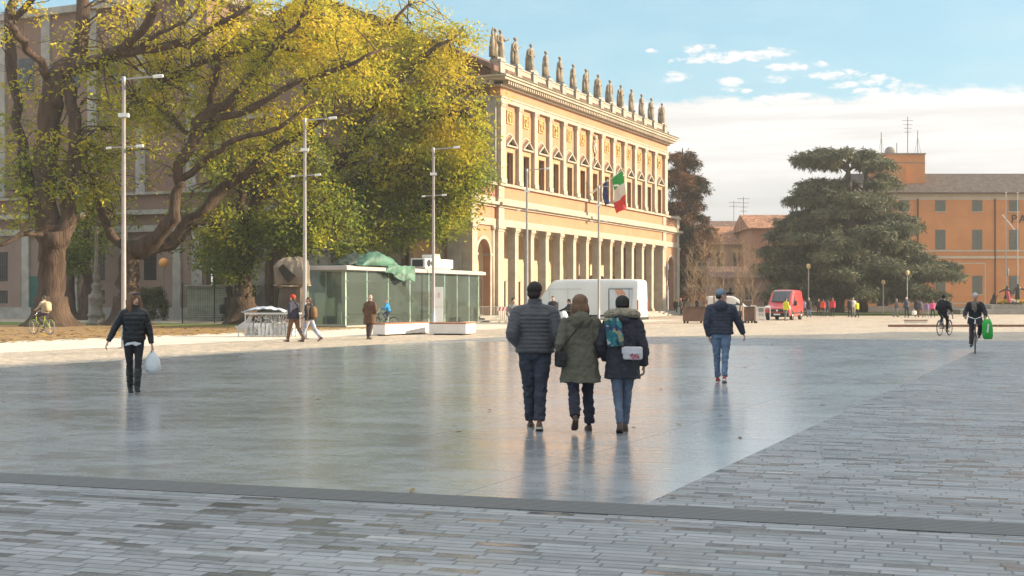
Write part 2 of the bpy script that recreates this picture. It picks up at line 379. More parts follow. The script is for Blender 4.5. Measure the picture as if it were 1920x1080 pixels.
def slab_mat():
    m = bpy.data.materials.new('polished_grey_slabs'); m.use_nodes = True; m.node_tree.nodes.clear(); N = NT(m.node_tree)
    o = N.add('ShaderNodeOutputMaterial'); b = N.add('ShaderNodeBsdfPrincipled'); N.l.new(b.outputs[0], o.inputs[0])
    raw = N.add('ShaderNodeTexCoord').outputs['Object']
    co = N.mapping(raw, (1,1,1), (0,0,R(90)-FA))
    x, y, z = N.sep(co)
    big = N.noise(N.mapping(raw, (0.55, 0.8, 1)), 0.5, 5.0, 0.6, 0.6)
    mid = N.noise(N.mapping(raw, (0.8, 1.5, 1)), 1.3, 5.0, 0.65, 0.8)
    fine = N.noise(raw, 60.0, 4.0, 0.7)
    warm = N.noise(raw, 0.22, 3.0, 0.5)
    sx, sy = N.m('DIVIDE', x, 2.4), N.m('DIVIDE', y, 1.2)
    wn = N.add('ShaderNodeTexWhiteNoise', noise_dimensions='2D'); N.l.new(N.comb(N.m('FLOOR', sx), N.m('FLOOR', sy), 0), wn.inputs['Vector'])
    fx, fy = N.m('FRACT', sx), N.m('FRACT', sy)
    gx_ = N.m('MULTIPLY', N.m('MINIMUM', fx, N.m('SUBTRACT', 1.0, fx)), 2.4)
    gy_ = N.m('MULTIPLY', N.m('MINIMUM', fy, N.m('SUBTRACT', 1.0, fy)), 1.2)
    gap = N.m('SUBTRACT', 1.0, N.ramp(N.m('MINIMUM', gx_, gy_), 0.005, 0.015))
    base = (0.315, 0.328, 0.340)
    c = N.mix(N.ramp(big, 0.3, 0.7), tuple(q*0.85 for q in base), tuple(q*1.1 for q in base))
    c = N.mix(N.m('MULTIPLY', N.ramp(warm, 0.5, 0.72), 0.4), c, (0.30, 0.28, 0.23))
    c = N.mix(N.m('MULTIPLY', wn.outputs['Value'], 0.22), c, tuple(q*0.75 for q in base))
    c = N.mix(N.m('MULTIPLY', N.ramp(fine, 0.35, 0.75), 0.3), c, tuple(q*1.4 for q in base))
    c = N.mix(N.m('MULTIPLY', gap, 0.8), c, tuple(q*0.40 for q in base))
    N.l.new(c, b.inputs['Base Color'])
    small = N.noise(N.mapping(raw, (0.7, 1.6, 1)), 4.5, 5.0, 0.7, 0.5)
    mixn = N.m('ADD', N.m('ADD', N.m('MULTIPLY', mid, 0.4), N.m('MULTIPLY', big, 0.25)), N.m('MULTIPLY', small, 0.35))
    sv = N.add('ShaderNodeTexVoronoi'); sv.inputs['Scale'].default_value = 1.1; N.l.new(raw, sv.inputs['Vector'])
    spot = N.m('SUBTRACT', 1.0, N.ramp(N.m('ADD', sv.outputs['Distance'], N.m('MULTIPLY', fine, 0.03)), 0.035, 0.065))
    c = N.mix(N.m('MULTIPLY', spot, 0.45), c, tuple(q*0.35 for q in base))
    rg = N.m('ADD', 0.17, N.m('MULTIPLY', N.ramp(mixn, 0.38, 0.62), 0.19))
    c = N.mix(N.m('MULTIPLY', N.ramp(small, 0.52, 0.68), 0.35), c, tuple(q*1.3 for q in base))
    N.l.new(c, b.inputs['Base Color'])
    N.l.new(N.m('ADD', rg, N.m('MULTIPLY', gap, 0.3)), b.inputs['Roughness'])
    b.inputs['Specular IOR Level'].default_value = 0.9; b.inputs['Coat Weight'].default_value = 0.55; b.inputs['Coat Roughness'].default_value = 0.17
    bp = N.add('ShaderNodeBump'); bp.inputs['Strength'].default_value = 0.022; bp.inputs['Distance'].default_value = 0.02
    N.l.new(N.m('ADD', mid, N.m('MULTIPLY', fine, 0.25)), bp.inputs['Height']); N.l.new(bp.outputs[0], b.inputs['Normal'])
    return m
def ribbed_mat():
    m = pm('ribbed_dark_granite', (0.13, 0.125, 0.12), 0.6); N = NT(m.node_tree)
    b = [n for n in N.n if n.type == 'BSDF_PRINCIPLED'][0]
    a = math.atan2(-0.305, 0.952)
    co = N.mapping(N.add('ShaderNodeTexCoord').outputs['Object'], (1,1,1), (0,0,-a)); x, y, z = N.sep(co)
    wv = N.m('SINE', N.m('MULTIPLY', y, 2*math.pi/0.06))
    seg = N.add('ShaderNodeTexWhiteNoise', noise_dimensions='1D'); N.l.new(N.m('FLOOR', N.m('DIVIDE', x, 1.9)), seg.inputs['W'])
    c = N.mix(N.ramp(wv, -0.5, 0.5), (0.08, 0.078, 0.075), (0.19, 0.185, 0.178))
    c = N.mix(N.m('MULTIPLY', seg.outputs['Value'], 0.3), c, (0.20, 0.20, 0.20))
    fl = N.noise(co, 9.0, 4.0, 0.6); c = N.mix(N.m('MULTIPLY', fl, 0.4), c, (0.11, 0.11, 0.11))
    N.l.new(c, b.inputs['Base Color'])
    bp = N.add('ShaderNodeBump'); bp.inputs['Strength'].default_value = 0.6; bp.inputs['Distance'].default_value = 0.02
    N.l.new(wv, bp.inputs['Height']); N.l.new(bp.outputs[0], b.inputs['Normal'])
    return m
def sheet(name, pts, z, mat):
    return tag(MB().poly([(p[0], p[1], z) for p in pts]).build(name, mat), None, None, kind='structure')
A_ = P(1205, 948); B_ = P(1835, 655); C_ = Vector((-2.96, 49.6, 0)); D_ = Vector((-18.5, 15.95, 0))
bd = Vector((0.952, -0.305, 0))
M['cobble'] = stone_paving('porphyry_setts', FA*-1, 0.12, 0.13, (0.43, 0.355, 0.27), 0.30, 0.012, 0.50, 0.8, 0.05, 0.10, 0.5)
M['planks'] = stone_paving('grey_stone_planks', -math.atan2(bd.y, bd.x), 0.105, 0.24, (0.232, 0.234, 0.238), 0.42, 0.009, 0.20, 0.60, 0.34, 0.012, 0.45, 0.6)
M['slab'] = slab_mat()
sheet('ground', [(-900,-300),(900,-300),(900,1500),(-900,1500)], 0.0, M['cobble'])
# grey plank paving: everything near, and the field right of the slabs
rt = B_ + T*3
sheet('stone_plank_paving', [D_ - T*60 , D_, A_, B_, C_, C_ + T*8, B_ + T*9.5, B_ + T*9.5 + Vector((45, -12, 0)), Vector((60,-40,0))], 0.004, M['planks'])
sheet('polished_slab_field', [A_, B_, C_, D_], 0.004, M['slab'])
sheet('ribbed_stone_band', [A_ - bd*26, A_ + bd*26, A_ + bd*26 - Vector((0,.54,0)), A_ - bd*26 - Vector((0,.54,0))], 0.008, ribbed_mat())
# light paved path beside the park
M['path'] = pm('pale_path_concrete', (0.60, 0.53, 0.44), 0.8, 0.10, 0.8, 0.1, 40, stain=0.25)
E_ = P(0, 662)
sheet('path', [E_ - T*40, E_ + T*70, E_ + T*70 - Nn*8.2, E_ - T*40 - Nn*8.2], 0.004, M['path'])
def lawn_mat():
    m = pm('park_earth_with_leaves', (0.26, 0.16, 0.075), 0.95, 0.3, 1.5, 0.6, 25); N = NT(m.node_tree)
    b = [n for n in N.n if n.type == 'BSDF_PRINCIPLED'][0]
    co = N.add('ShaderNodeTexCoord').outputs['Object']
    x, y, z = N.sep(co)
    src = b.inputs['Base Color'].links[0].from_socket
    g = N.noise(N.mapping(co, (0.5, 1, 1)), 0.16, 4.0, 0.6)
    depth = N.m('SUBTRACT', N.m('MULTIPLY', y, 0.4197*0+1.0), N.m('MULTIPLY', x, 0.0))
    c = N.mix(N.ramp(N.m('ADD', g, N.m('MULTIPLY', N.m('SUBTRACT', y, 79.0), 0.03)), 0.42, 0.62), src, (0.13, 0.19, 0.035))
    lf = N.noise(co, 9.0, 3.0, 0.7)
    c = N.mix(N.ramp(lf, 0.58, 0.66), c, (0.45, 0.28, 0.07))
    N.l.new(c, b.inputs['Base Color'])
    return m
G_ = E_ - Nn*8.2
sheet('park_lawn', [G_ - T*40, G_ + T*40, G_ + T*40 - Nn*40, G_ - T*40 - Nn*60], 0.008, lawn_mat())
# raised grass bed under the cedars
M['grass_far'] = pm('dull_grass', (0.07, 0.10, 0.03), 0.95, 0.3, 0.8, 0.5, 20)
bed = MB(); bc = [P(1500,592), P(1760,592), P(1775,588), P(1490,588)]
bed.prism([(p.x, p.y, 0) for p in bc], (0,0,0.22)); tag(bed.build('grass_bed', M['grass_far']), None, None, kind='structure')
# ================================================================ theatre (local x along the facade, y into the building)
th = thing('theatre', 'long peach brick theatre with portico of square columns and statues along its roofline', 'theatre', (-1.07, 95.2, 0), FA)
BAY = 2.97; X1 = 3.56; LEN = 40.1
cx_ = [X1 + BAY*i for i in range(12)]
# --- steps and portico floor
s = MB()
s.box(-4.3, 45.3, -1.4, 0.0, 0.0, 0.15); s.box(-4.2, 45.2, -1.0, 0.0, 0.15, 0.30); s.box(-4.1, 45.1, -0.6, 5.2, 0.30, 0.45)
s.build('steps', M['stone_grey'], th)
# --- portico back wall with door openings
bk = MB(); doors_c = [(cx_[i]+cx_[i+1])/2 for i in range(11)] + [X1-1.7, cx_[-1]+1.9]
prev = -4.0
for c in sorted(doors_c):
    bk.arch_wall(prev, c+1.4, 0.45, 7.2, c, 0.62, 3.4, 4.9, 5.3, 8); prev = c+1.4
bk.box(prev, 45.0, 4.9, 5.3, 0.45, 7.2)
bk.box(-4.0, 45.0, 0.55, 4.9, 6.95, 7.2)
bk.build('portico_wall', M['plaster'], th)
for c in sorted(doors_c):
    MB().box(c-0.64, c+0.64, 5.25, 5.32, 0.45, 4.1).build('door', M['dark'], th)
    f = MB(); f.box(c-0.92, c-0.62, 4.78, 4.92, 0.45, 3.15); f.box(c+0.62, c+0.92, 4.78, 4.92, 0.45, 3.15); f.box(c-1.05, c+1.05, 4.72, 4.9, 3.15, 3.45)
    f.build('door_surround', M['stone'], th)
# --- columns
def column(x, wdt=0.62):
    c = MB(); h = wdt/2; y0 = 0.06
    c.box(x-h-.10, x+h+.10, y0-.10, y0+wdt+.10, 0.45, 0.62); c.box(x-h-.05, x+h+.05, y0-.05, y0+wdt+.05, 0.62, 0.74)
    c.box(x-h, x+h, y0, y0+wdt, 0.74, 6.62)
    c.box(x-h-.04, x+h+.04, y0-.04, y0+wdt+.04, 6.56, 6.62+.06)
    c.box(x-h-.06, x+h+.06, y0-.06, y0+wdt+.06, 6.74, 6.86); c.box(x-h-.13, x+h+.13, y0-.13, y0+wdt+.13, 6.86, 7.10)
    c.box(x-h+.02, x+h-.02, y0+.02, y0+wdt-.02, 6.68, 6.74)
    c.build('column', M['stone'], th)
for x in cx_: column(x)
# --- corner piers of the main block, and the end bays with arches
def pier(x0, x1, yb=0.9):
    p = MB(); p.box(x0-.08, x1+.08, -.14, yb, 0.45, 0.95); p.box(x0, x1, -.06, yb, 0.95, 6.7); p.box(x0-.06, x1+.06, -.12, yb, 6.7, 6.8); p.box(x0-.12, x1+.12, -.18, yb, 6.9, 7.1); p.box(x0-.02, x1+.02, -.08, yb, 6.8, 6.9)
    p.build('pier', M['stone'], th)
pier(0.0, 1.0); pier(LEN-1.0, LEN)
p = MB(); p.tube([(-.32, .3, .45), (-.32, .3, 6.8)], .2, 12); p.box(-.6, -.04, .05, .55, 6.8, 7.1); p.build('column', M['stone'], th, True)
p = MB(); p.tube([(LEN+.32, .3, .45), (LEN+.32, .3, 6.8)], .2, 12); p.box(LEN+.04, LEN+.6, .05, .55, 6.8, 7.1); p.build('column', M['stone'], th, True)
for (xa, xb, c) in ((-4.1, -0.05, -1.95), (LEN+0.05, 45.1, LEN+2.4)):
    a = MB(); a.arch_wall(xa+.05, xb, 0.45, 7.1, c, 1.05, 5.0, 0.25, 0.75); a.build('arch_bay_wall', M['brick'], th)
    a = MB(); a.arch_band(c, 5.0, 1.06, 1.32, .16, .3); a.box(c-1.32, c-1.06, .16, .3, .45, 5.0); a.box(c+1.06, c+1.32, .16, .3, .45, 5.0); a.box(c-1.4, c-.98, .12, .7, 4.85, 5.02); a.box(c+.98, c+1.4, .12, .7, 4.85, 5.02)
    a.build('arch_moulding', M['stone'], th)
for x0, x1 in ((-4.12, -3.28), (44.3, 45.12)):
    p = MB(); p.box(x0, x1, .04, .9, .45, 7.1); p.box(x0-.1, x1+.1, -.06, .95, .45, .95); p.box(x0-.08, x1+.08, -.04, .95, 6.85, 7.1); p.build('pier', M['stone'], th)
# --- entablature of the lower storey
def course(name, mat, z0, z1, out, x0=-4.1, x1=45.1, step=0.13, zsplit=None):
    c = MB(); c.box(x0-out+.0, 0, .2-out, 1.0, z0, z1); c.box(0, LEN, -out, 1.0, z0, z1); c.box(LEN, x1+out, .2-out, 1.0, z0, z1)
    return c.build(name, mat, th)
course('architrave', M['stone'], 7.10, 7.62, .10)
course('frieze', M['brick'], 7.62, 8.50, .0)
course('cornice', M['stone'], 8.50, 8.66, .18); course('cornice', M['stone'], 8.66, 8.88, .42)
course('band', M['stone'], 8.88, 9.22, .06)
course('parapet_panel', M['brick'], 9.22, 10.12, .02)
course('ledge', M['stone'], 10.12, 10.32, .26)
for x in (0.5, LEN-.5):
    for z0, z1 in ((7.62, 8.5), (9.22, 10.12)): MB().box(x-.48, x+.48, -.10, .5, z0, z1).build('parapet_pier', M['stone'], th)
for x in (-3.7, 44.7):
    MB().box(x-.42, x+.42, .10, .5, 7.62, 8.5).build('parapet_pier', M['stone'], th); MB().box(x-.46, x+.46, .06, .6, 9.22, 10.5).build('parapet_pier', M['stone'], th)
# lattice of openwork brick over the end bays
la = MB()
for (xa, xb) in ((-3.2, -.1), (LEN+.1, 44.2)):
    n = int((xb-xa)/.22)
    for i in range(n):
        for k in range(4):
            if (i+k) % 2: la.box(xa+i*.22+.03, xa+i*.22+.19, .12, .175, 9.3+k*.2, 9.46+k*.2)
la.build('brick_lattice', M['brick_red'], th)
# --- upper storey wall with window openings (13 bays)
edges = [0.9] + [x for x in cx_] + [LEN-.9]
pil = [0.45] + cx_ + [LEN-.45]
bays = [(pil[i], pil[i+1]) for i in range(13)]
ZB, ZT, ZA = 10.32, 12.72, 16.35
wl = MB(); wh = 0.55
pv = 0.0
for (a, b) in bays:
    c = (a+b)/2
    wl.box(pv, c-wh, 0, .5, ZB, ZT); pv = c+wh
wl.box(pv, LEN, 0, .5, ZB, ZT); wl.box(0, LEN, 0, .5, ZT, ZA)
wl.build('upper_wall', M['brick'], th)
for i, (a, b) in enumerate(bays):
    c = (a+b)/2
    wn_ = MB().box(c-wh, c+wh, .34, .38, ZB, ZT).build('window', M['glass_dark'], th)
    fr = MB(); fr.box(c-.03, c+.03, .28, .33, ZB, ZT); fr.box(c-wh, c+wh, .28, .335, ZB+1.55, ZB+1.62)
    fr.box(c-wh, c-wh+.07, .26, .33, ZB, ZT); fr.box(c+wh-.07, c+wh, .26, .33, ZB, ZT); fr.build('window_frame', M['wood_dark'], wn_)
    sr = MB(); sr.box(c-wh-.28, c-wh, -.09, .1, ZB, ZT+.02); sr.box(c+wh, c+wh+.28, -.09, .1, ZB, ZT+.02); sr.box(c-wh-.28, c+wh+.28, -.10, .1, ZT+.02, ZT+.42)
    sr.build('window_surround', M['frame'], th)
    pd = MB(); zb = ZT+.42
    pd.box(c-1.0, c+1.0, -.30, .1, zb, zb+.12)
    for sgn in (-1, 1):
        pd.prism([(c+sgn*1.02, -.34, zb+.12), (c+sgn*.86, -.34, zb+.12), (c, -.34, zb+.66), (c, -.34, zb+.82)], (0, .42, 0))
    pd.arch_band(c, zb-.05, 1.02, 1.14, -.07, .05, 12)
    pd.build('pediment', M['stone'], th)
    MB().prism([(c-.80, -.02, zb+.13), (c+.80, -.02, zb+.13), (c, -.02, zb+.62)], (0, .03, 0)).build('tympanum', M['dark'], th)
    rl = MB(); random.seed(i)
    if i == 6:
        rl.prism([(c+.42*math.sin(k*math.pi/8), -.12, 15.15+.62*math.cos(k*math.pi/8)) for k in range(16)], (0, .14, 0))
        for k in range(7): rl.ball((c+random.uniform(-.25,.25), -.12, 14.5+k*.22), .13, .1, .15, 8, 6)
        for k in range(6): rl.ball((c+random.uniform(-.1,.1), -.10, 13.75+k*.14), .12, .09, .12, 8, 6)
        rl.ball((c, -.12, 15.95), .28, .14, .2, 8, 6)
    else:
        rl.box(c-.50, c+.50, -.02, .05, 14.92, 15.92)
        for (x0, x1, z0, z1) in ((-.5,.5,15.84,15.92),(-.5,.5,14.92,15.0),(-.5,-.42,15.0,15.84),(.42,.5,15.0,15.84)): rl.box(c+x0, c+x1, -.09, -.02, z0, z1)
        rl.ball((c+random.uniform(-.05,.05), -.08, 15.5), .12, .12, .15, 8, 6); rl.ball((c, -.06, 15.22), .17, .1, .22, 8, 6)
        for k in range(5): rl.ball((c+random.uniform(-.33,.33), -.06, 15.42+random.uniform(-.33,.33)), .1, .08, .1, 8, 6)
    rl.build('relief', M['stone' if i == 6 else 'relief'], th)
for x in pil:
    q = MB(); hw = .30 if 1 < x < LEN-1 else .42
    q.box(x-hw-.07, x+hw+.07, -.36, .02, ZB, ZB+.34); q.box(x-hw, x+hw, -.27, .02, ZB+.34, ZA-.36)
    q.box(x-hw-.03, x+hw+.03, -.30, .02, ZA-.36, ZA-.30); q.box(x-hw-.10, x+hw+.10, -.37, .02, ZA-.14, ZA)
    q.box(x-hw-.05, x+hw+.05, -.33, .02, ZA-.30, ZA-.14)
    for sg in (-1, 1): q.tube([(x+sg*(hw+.02), -.36, ZA-.2), (x+sg*(hw+.02), -.05, ZA-.2)], .09, 8)
    q.build('pilaster', M['stone'], th)
# --- top entablature, roof cornice with brackets, balustrade wall
c = MB(); c.box(-.05, LEN+.05, -.30, .6, ZA, ZA+.30); c.box(-.05, LEN+.05, -.36, .6, ZA+.30, ZA+.42); c.build('architrave', M['stone'], th)
MB().box(0, LEN, -.24, .6, ZA+.42, 17.45).build('frieze', M['brick'], th)
c = MB(); c.box(-.35, LEN+.35, -.48, .6, 17.45, 17.58); c.box(-.9, LEN+.7, -1.05, .6, 17.86, 18.06); c.box(-1.02, LEN+.8, -1.18, .6, 18.06, 18.20)
nb = 104
for k in range(nb):
    x = .05 + (LEN-.1)*k/(nb-1); c.box(x-.095, x+.095, -.92, -.45, 17.58, 17.86)
for k in range(40):
    y = .2 + k*.42; c.box(-.85, -.34, y-.095, y+.095, 17.58, 17.86)
c.box(-.9, 0, .6, 16, 17.86, 18.06); c.box(-1.02, 0, .6, 16, 18.06, 18.2); c.box(-.35, 0, .6, 16, 17.45, 17.58)
c.build('roof_cornice', M['stone'], th)
MB().prism([(0, -1.26, 18.20), (0, -1.26, 18.26), (0, -.1, 18.52), (0, -.1, 18.2)], (LEN+.82, 0, 0)).build('gutter_slab', M['copper'], th)
pa = MB(); pa.box(-.05, LEN+.05, -.02, .4, 18.4, 19.32); pa.box(-.1, LEN+.1, -.08, .46, 19.32, 19.42); pa.build('parapet', M['stone'], th)
for k, x in enumerate(pil):
    q = MB(); q.box(x-.40, x+.40, -.22, .6, 18.3, 19.36); q.box(x-.46, x+.46, -.28, .66, 19.36, 19.52); q.build('pedestal', M['stone_grey'], th)
# --- flank of the upper block and long side of the lower storey
fl = MB(); fl.box(0.02, .5, .52, 60, 10.0, 17.45); fl.box(LEN-.5, LEN-.02, .52, 30, 0.0, 17.45); fl.build('side_wall', M['brick_red'], th)
sp = MB()
for k in range(12):
    y = .45 + k*5.0
    sp.box(-.25, .02, y-.4, y+.4, 10.32, 16.35)
    sp.box(-.12, .02, y+1.6, y+3.4, 13.1, 13.4); sp.box(-.14, .02, y+1.5, y+1.75, 10.4, 13.1); sp.box(-.14, .02, y+3.25, y+3.5, 10.4, 13.1)
    sp.prism([(-.15, y+1.5, 13.4), (-.15, y+3.5, 13.4), (-.15, y+2.5, 13.95)], (.17, 0, 0))
sp.box(-.3, .02, 0.5, 60, 16.35, 16.8)
sp.build('side_pilasters', M['stone_grey'], th)
sw = MB()
for k in range(11): sw.box(-.05, .015, .45+k*5+1.75, .45+k*5+3.25, 10.4, 13.1)
sw.build('side_windows', M['glass_dark'], th, ).__setitem__('kind', 'stuff')
fa = MB(); XF = -4.1                           # lower flank: arcade near the corner, plain wall further on
for k in range(4):
    y0 = .9 + k*6.0
    ar = MB().arch_wall(y0, y0+6.0, .3, 7.1, y0+3.2, 1.5, 4.6, 0, .6)
    i0 = len(fa.v); fa.v += [(XF + .6 - vy, vx, vz) for vx, vy, vz in ar.v]; fa.f += [tuple(i0+q for q in f) for f in ar.f]
fa.box(XF, XF+.6, 24.9, 75, 0, 7.1)
fa.build('side_wall', M['brick_pink'], th)
fb = MB()
for k in range(4):
    y0 = .9 + k*6.0
    for dy in (0.0, 4.95): fb.box(XF-.22, XF+.02, y0+dy, y0+dy+1.05, .3, 7.1)
    ar = MB().arch_band(y0+3.2, 4.6, 1.5, 1.8, 0, .16); i0 = len(fb.v)
    fb.v += [(XF - .08 + vy, vx, vz) for vx, vy, vz in ar.v]; fb.f += [tuple(i0+q for q in f) for f in ar.f]
for k in range(9):
    y0 = 26 + k*5.4; fb.box(XF-.2, XF+.02, y0, y0+.8, .3, 7.1)
fb.box(XF-.3, XF+.3, .9, 75, 7.1, 7.62); fb.box(XF-.4, XF+.3, .9, 75, 8.5, 8.88); fb.box(XF-.3, XF+.3, .9, 75, 10.12, 10.32); fb.box(XF-.35, XF+.02, .9, 75, 0, .95)
fb.build('side_stonework', M['stone_grey'], th)
fc = MB(); fc.box(XF+.05, XF+.3, .9, 75, 7.62, 8.5); fc.box(XF+.05, XF+.3, .9, 75, 8.88, 10.12); fc.box(XF+.3, .02, .9, 75, 10.0, 10.15); fc.build('side_brick_band', M['brick_red'], th)
MB().box(XF+2.6, XF+2.8, 4.9, 25, .3, 7.1).build('arcade_inner_wall', M['plaster'], th)
for k in range(8):
    y0 = 28.6 + k*5.4
    wd = MB(); wd.box(XF-.03, XF+.02, y0, y0+1.25, 3.2, 5.7); wd.box(XF-.03, XF+.02, y0, y0+1.25, 1.3, 2.4); w_ = wd.build('window', M['glass_dark'], th)
    g = MB()
    for j in range(5): g.box(XF-.07, XF-.04, y0+.1+j*.24, y0+.14+j*.24, 3.2, 5.7); g.box(XF-.07, XF-.04, y0+.1+j*.24, y0+.14+j*.24, 1.3, 2.4)
    for j in range(6): g.box(XF-.09, XF-.07, y0, y0+1.25, 3.35+j*.42, 3.39+j*.42)
    g.build('window_grille', M['black_metal'], w_)
MB().box(XF-.06, XF+.02, 41.0, 43.2, 0.3, 3.6).build('side_door', M['door_green'], th)
# --- roofs
rf = MB()
rf.prism([(-.9, -.1, 18.95), (-.9, 16, 26.0), (-.9, 16, 25.7), (-.9, -.1, 18.55)], (LEN+1.8, 0, 0))
rf.prism([(-.9, 16, 26.0), (-.9, 34, 18.6), (-.9, 34, 18.3), (-.9, 16, 25.7)], (LEN+1.8, 0, 0))
rf.build('roof', M['tiles'], th)
MB().prism([(.1, .5, 17.45), (.1, 34, 17.45), (.1, 34, 18.4), (.1, 16, 25.7), (.1, .5, 18.7)], (.3, 0, 0)).build('gable_wall', M['brick_red'], th); MB().prism([(LEN-.1, .5, 17.45), (LEN-.1, 34, 17.45), (LEN-.1, 34, 18.4), (LEN-.1, 16, 25.7), (LEN-.1, .5, 18.7)], (-.3, 0, 0)).build('gable_wall', M['brick_red'], th)
st = MB(); st.box(-1.0, 30, 26, 78, 10.2, 26.5); st.build('stage_house', M['brick_red'], th)
st = MB(); st.box(-1.5, 30.5, 25.5, 78.5, 26.5, 27.1)
for k in range(10): st.box(-1.2, -.98, 27+k*5.3, 28+k*5.3, 10.3, 26.5)
st.build('stage_house_cornice', M['stone_grey'], th)
st = MB()
for k in range(9): st.box(-1.05, -.98, 29+k*5.3, 30.8+k*5.3, 20, 23)
st.build('stage_house_windows', M['glass_dark'], th).__setitem__('kind', 'stuff')
# --- flags on the facade
def wavy(pts_fn, nu, nv, name, mat, parent):
    V = [pts_fn(u/nu, v/nv) for v in range(nv+1) for u in range(nu+1)]
    F = np.array([[v*(nu+1)+u, v*(nu+1)+u+1, (v+1)*(nu+1)+u+1, (v+1)*(nu+1)+u] for v in range(nv) for u in range(nu)])
    o = fast_mesh(name, np.array(V), F, mat, parent, True)
    sm = o.modifiers.new('solid', 'SOLIDIFY'); sm.thickness = 0.012
    return o
def loc2w(x, y, z): return Vector((-1.07, 95.2, 0)) + T*x - Nn*y + Vector((0,0,z))
fx0 = 18.6
def flag_mat(name, cols, axis):
    m = pm(name, cols[0], 0.8); N = NT(m.node_tree); b = [n for n in N.n if n.type == 'BSDF_PRINCIPLED'][0]
    at_ = N.add('ShaderNodeAttribute', attribute_name='cloth_u').outputs['Fac']
    c = N.mix(N.m('GREATER_THAN', at_, 1/3), cols[0], cols[1]); c = N.mix(N.m('GREATER_THAN', at_, 2/3), c, cols[2])
    N.l.new(c, b.inputs['Base Color'])
    b.inputs['Subsurface Weight'].default_value = 0.0
    return m
def flag(name, label, x, polelen, size, cols, hang, ph):
    t = thing(name, label, 'flag', loc2w(x, -.1, 10.75), FA)
    tip = Vector((.15*polelen, -polelen*.82, polelen*.62))
    MB().tube([(0,0,0), tip], .035, 8).build('flagpole', M['white_metal'], t)
    MB().ball(tip, .08).build('finial', M['relief'], t)
    w_, h_ = size; a0 = tip*.98; d = -tip.normalized()
    def pt(u, v):                        # v along the pole, u out along the cloth, which hangs and swings towards the street's left
        p = a0 + d*(h_*v*.95)
        drop = Vector((hang[0]*(.5+.5*v), hang[1]*(1-.3*v), -1.0)).normalized()
        q = p + drop*(w_*u)
        q += Vector((math.sin(u*7+v*5+ph)*.13*u + math.sin(v*9+ph)*.12*u, math.cos(u*6+v*8+ph)*.15*u, 0))
        return q
    o = wavy(pt, 26, 18, 'cloth', flag_mat(name+'_cloth', cols, 0), t)
    att = o.data.attributes.new('cloth_u', 'FLOAT', 'POINT')
    att.data.foreach_set('value', np.array([u/26 for v in range(19) for u in range(27)], np.float32))
    return t
flag('national_flag', 'green white and red flag flying from the brick facade', fx0, 3.5, (3.2, 1.2), ((0.01,.30,.05),(.62,.60,.55),(.58,.03,.03)), (.16,-.12), 0.4)
flag('european_flag', 'dark blue flag hanging beside the green white and red one', fx0-.35, 2.0, (2.0, .5), ((.015,.03,.14),(.02,.035,.16),(.015,.03,.14)), (.05,-.1), 2.0)

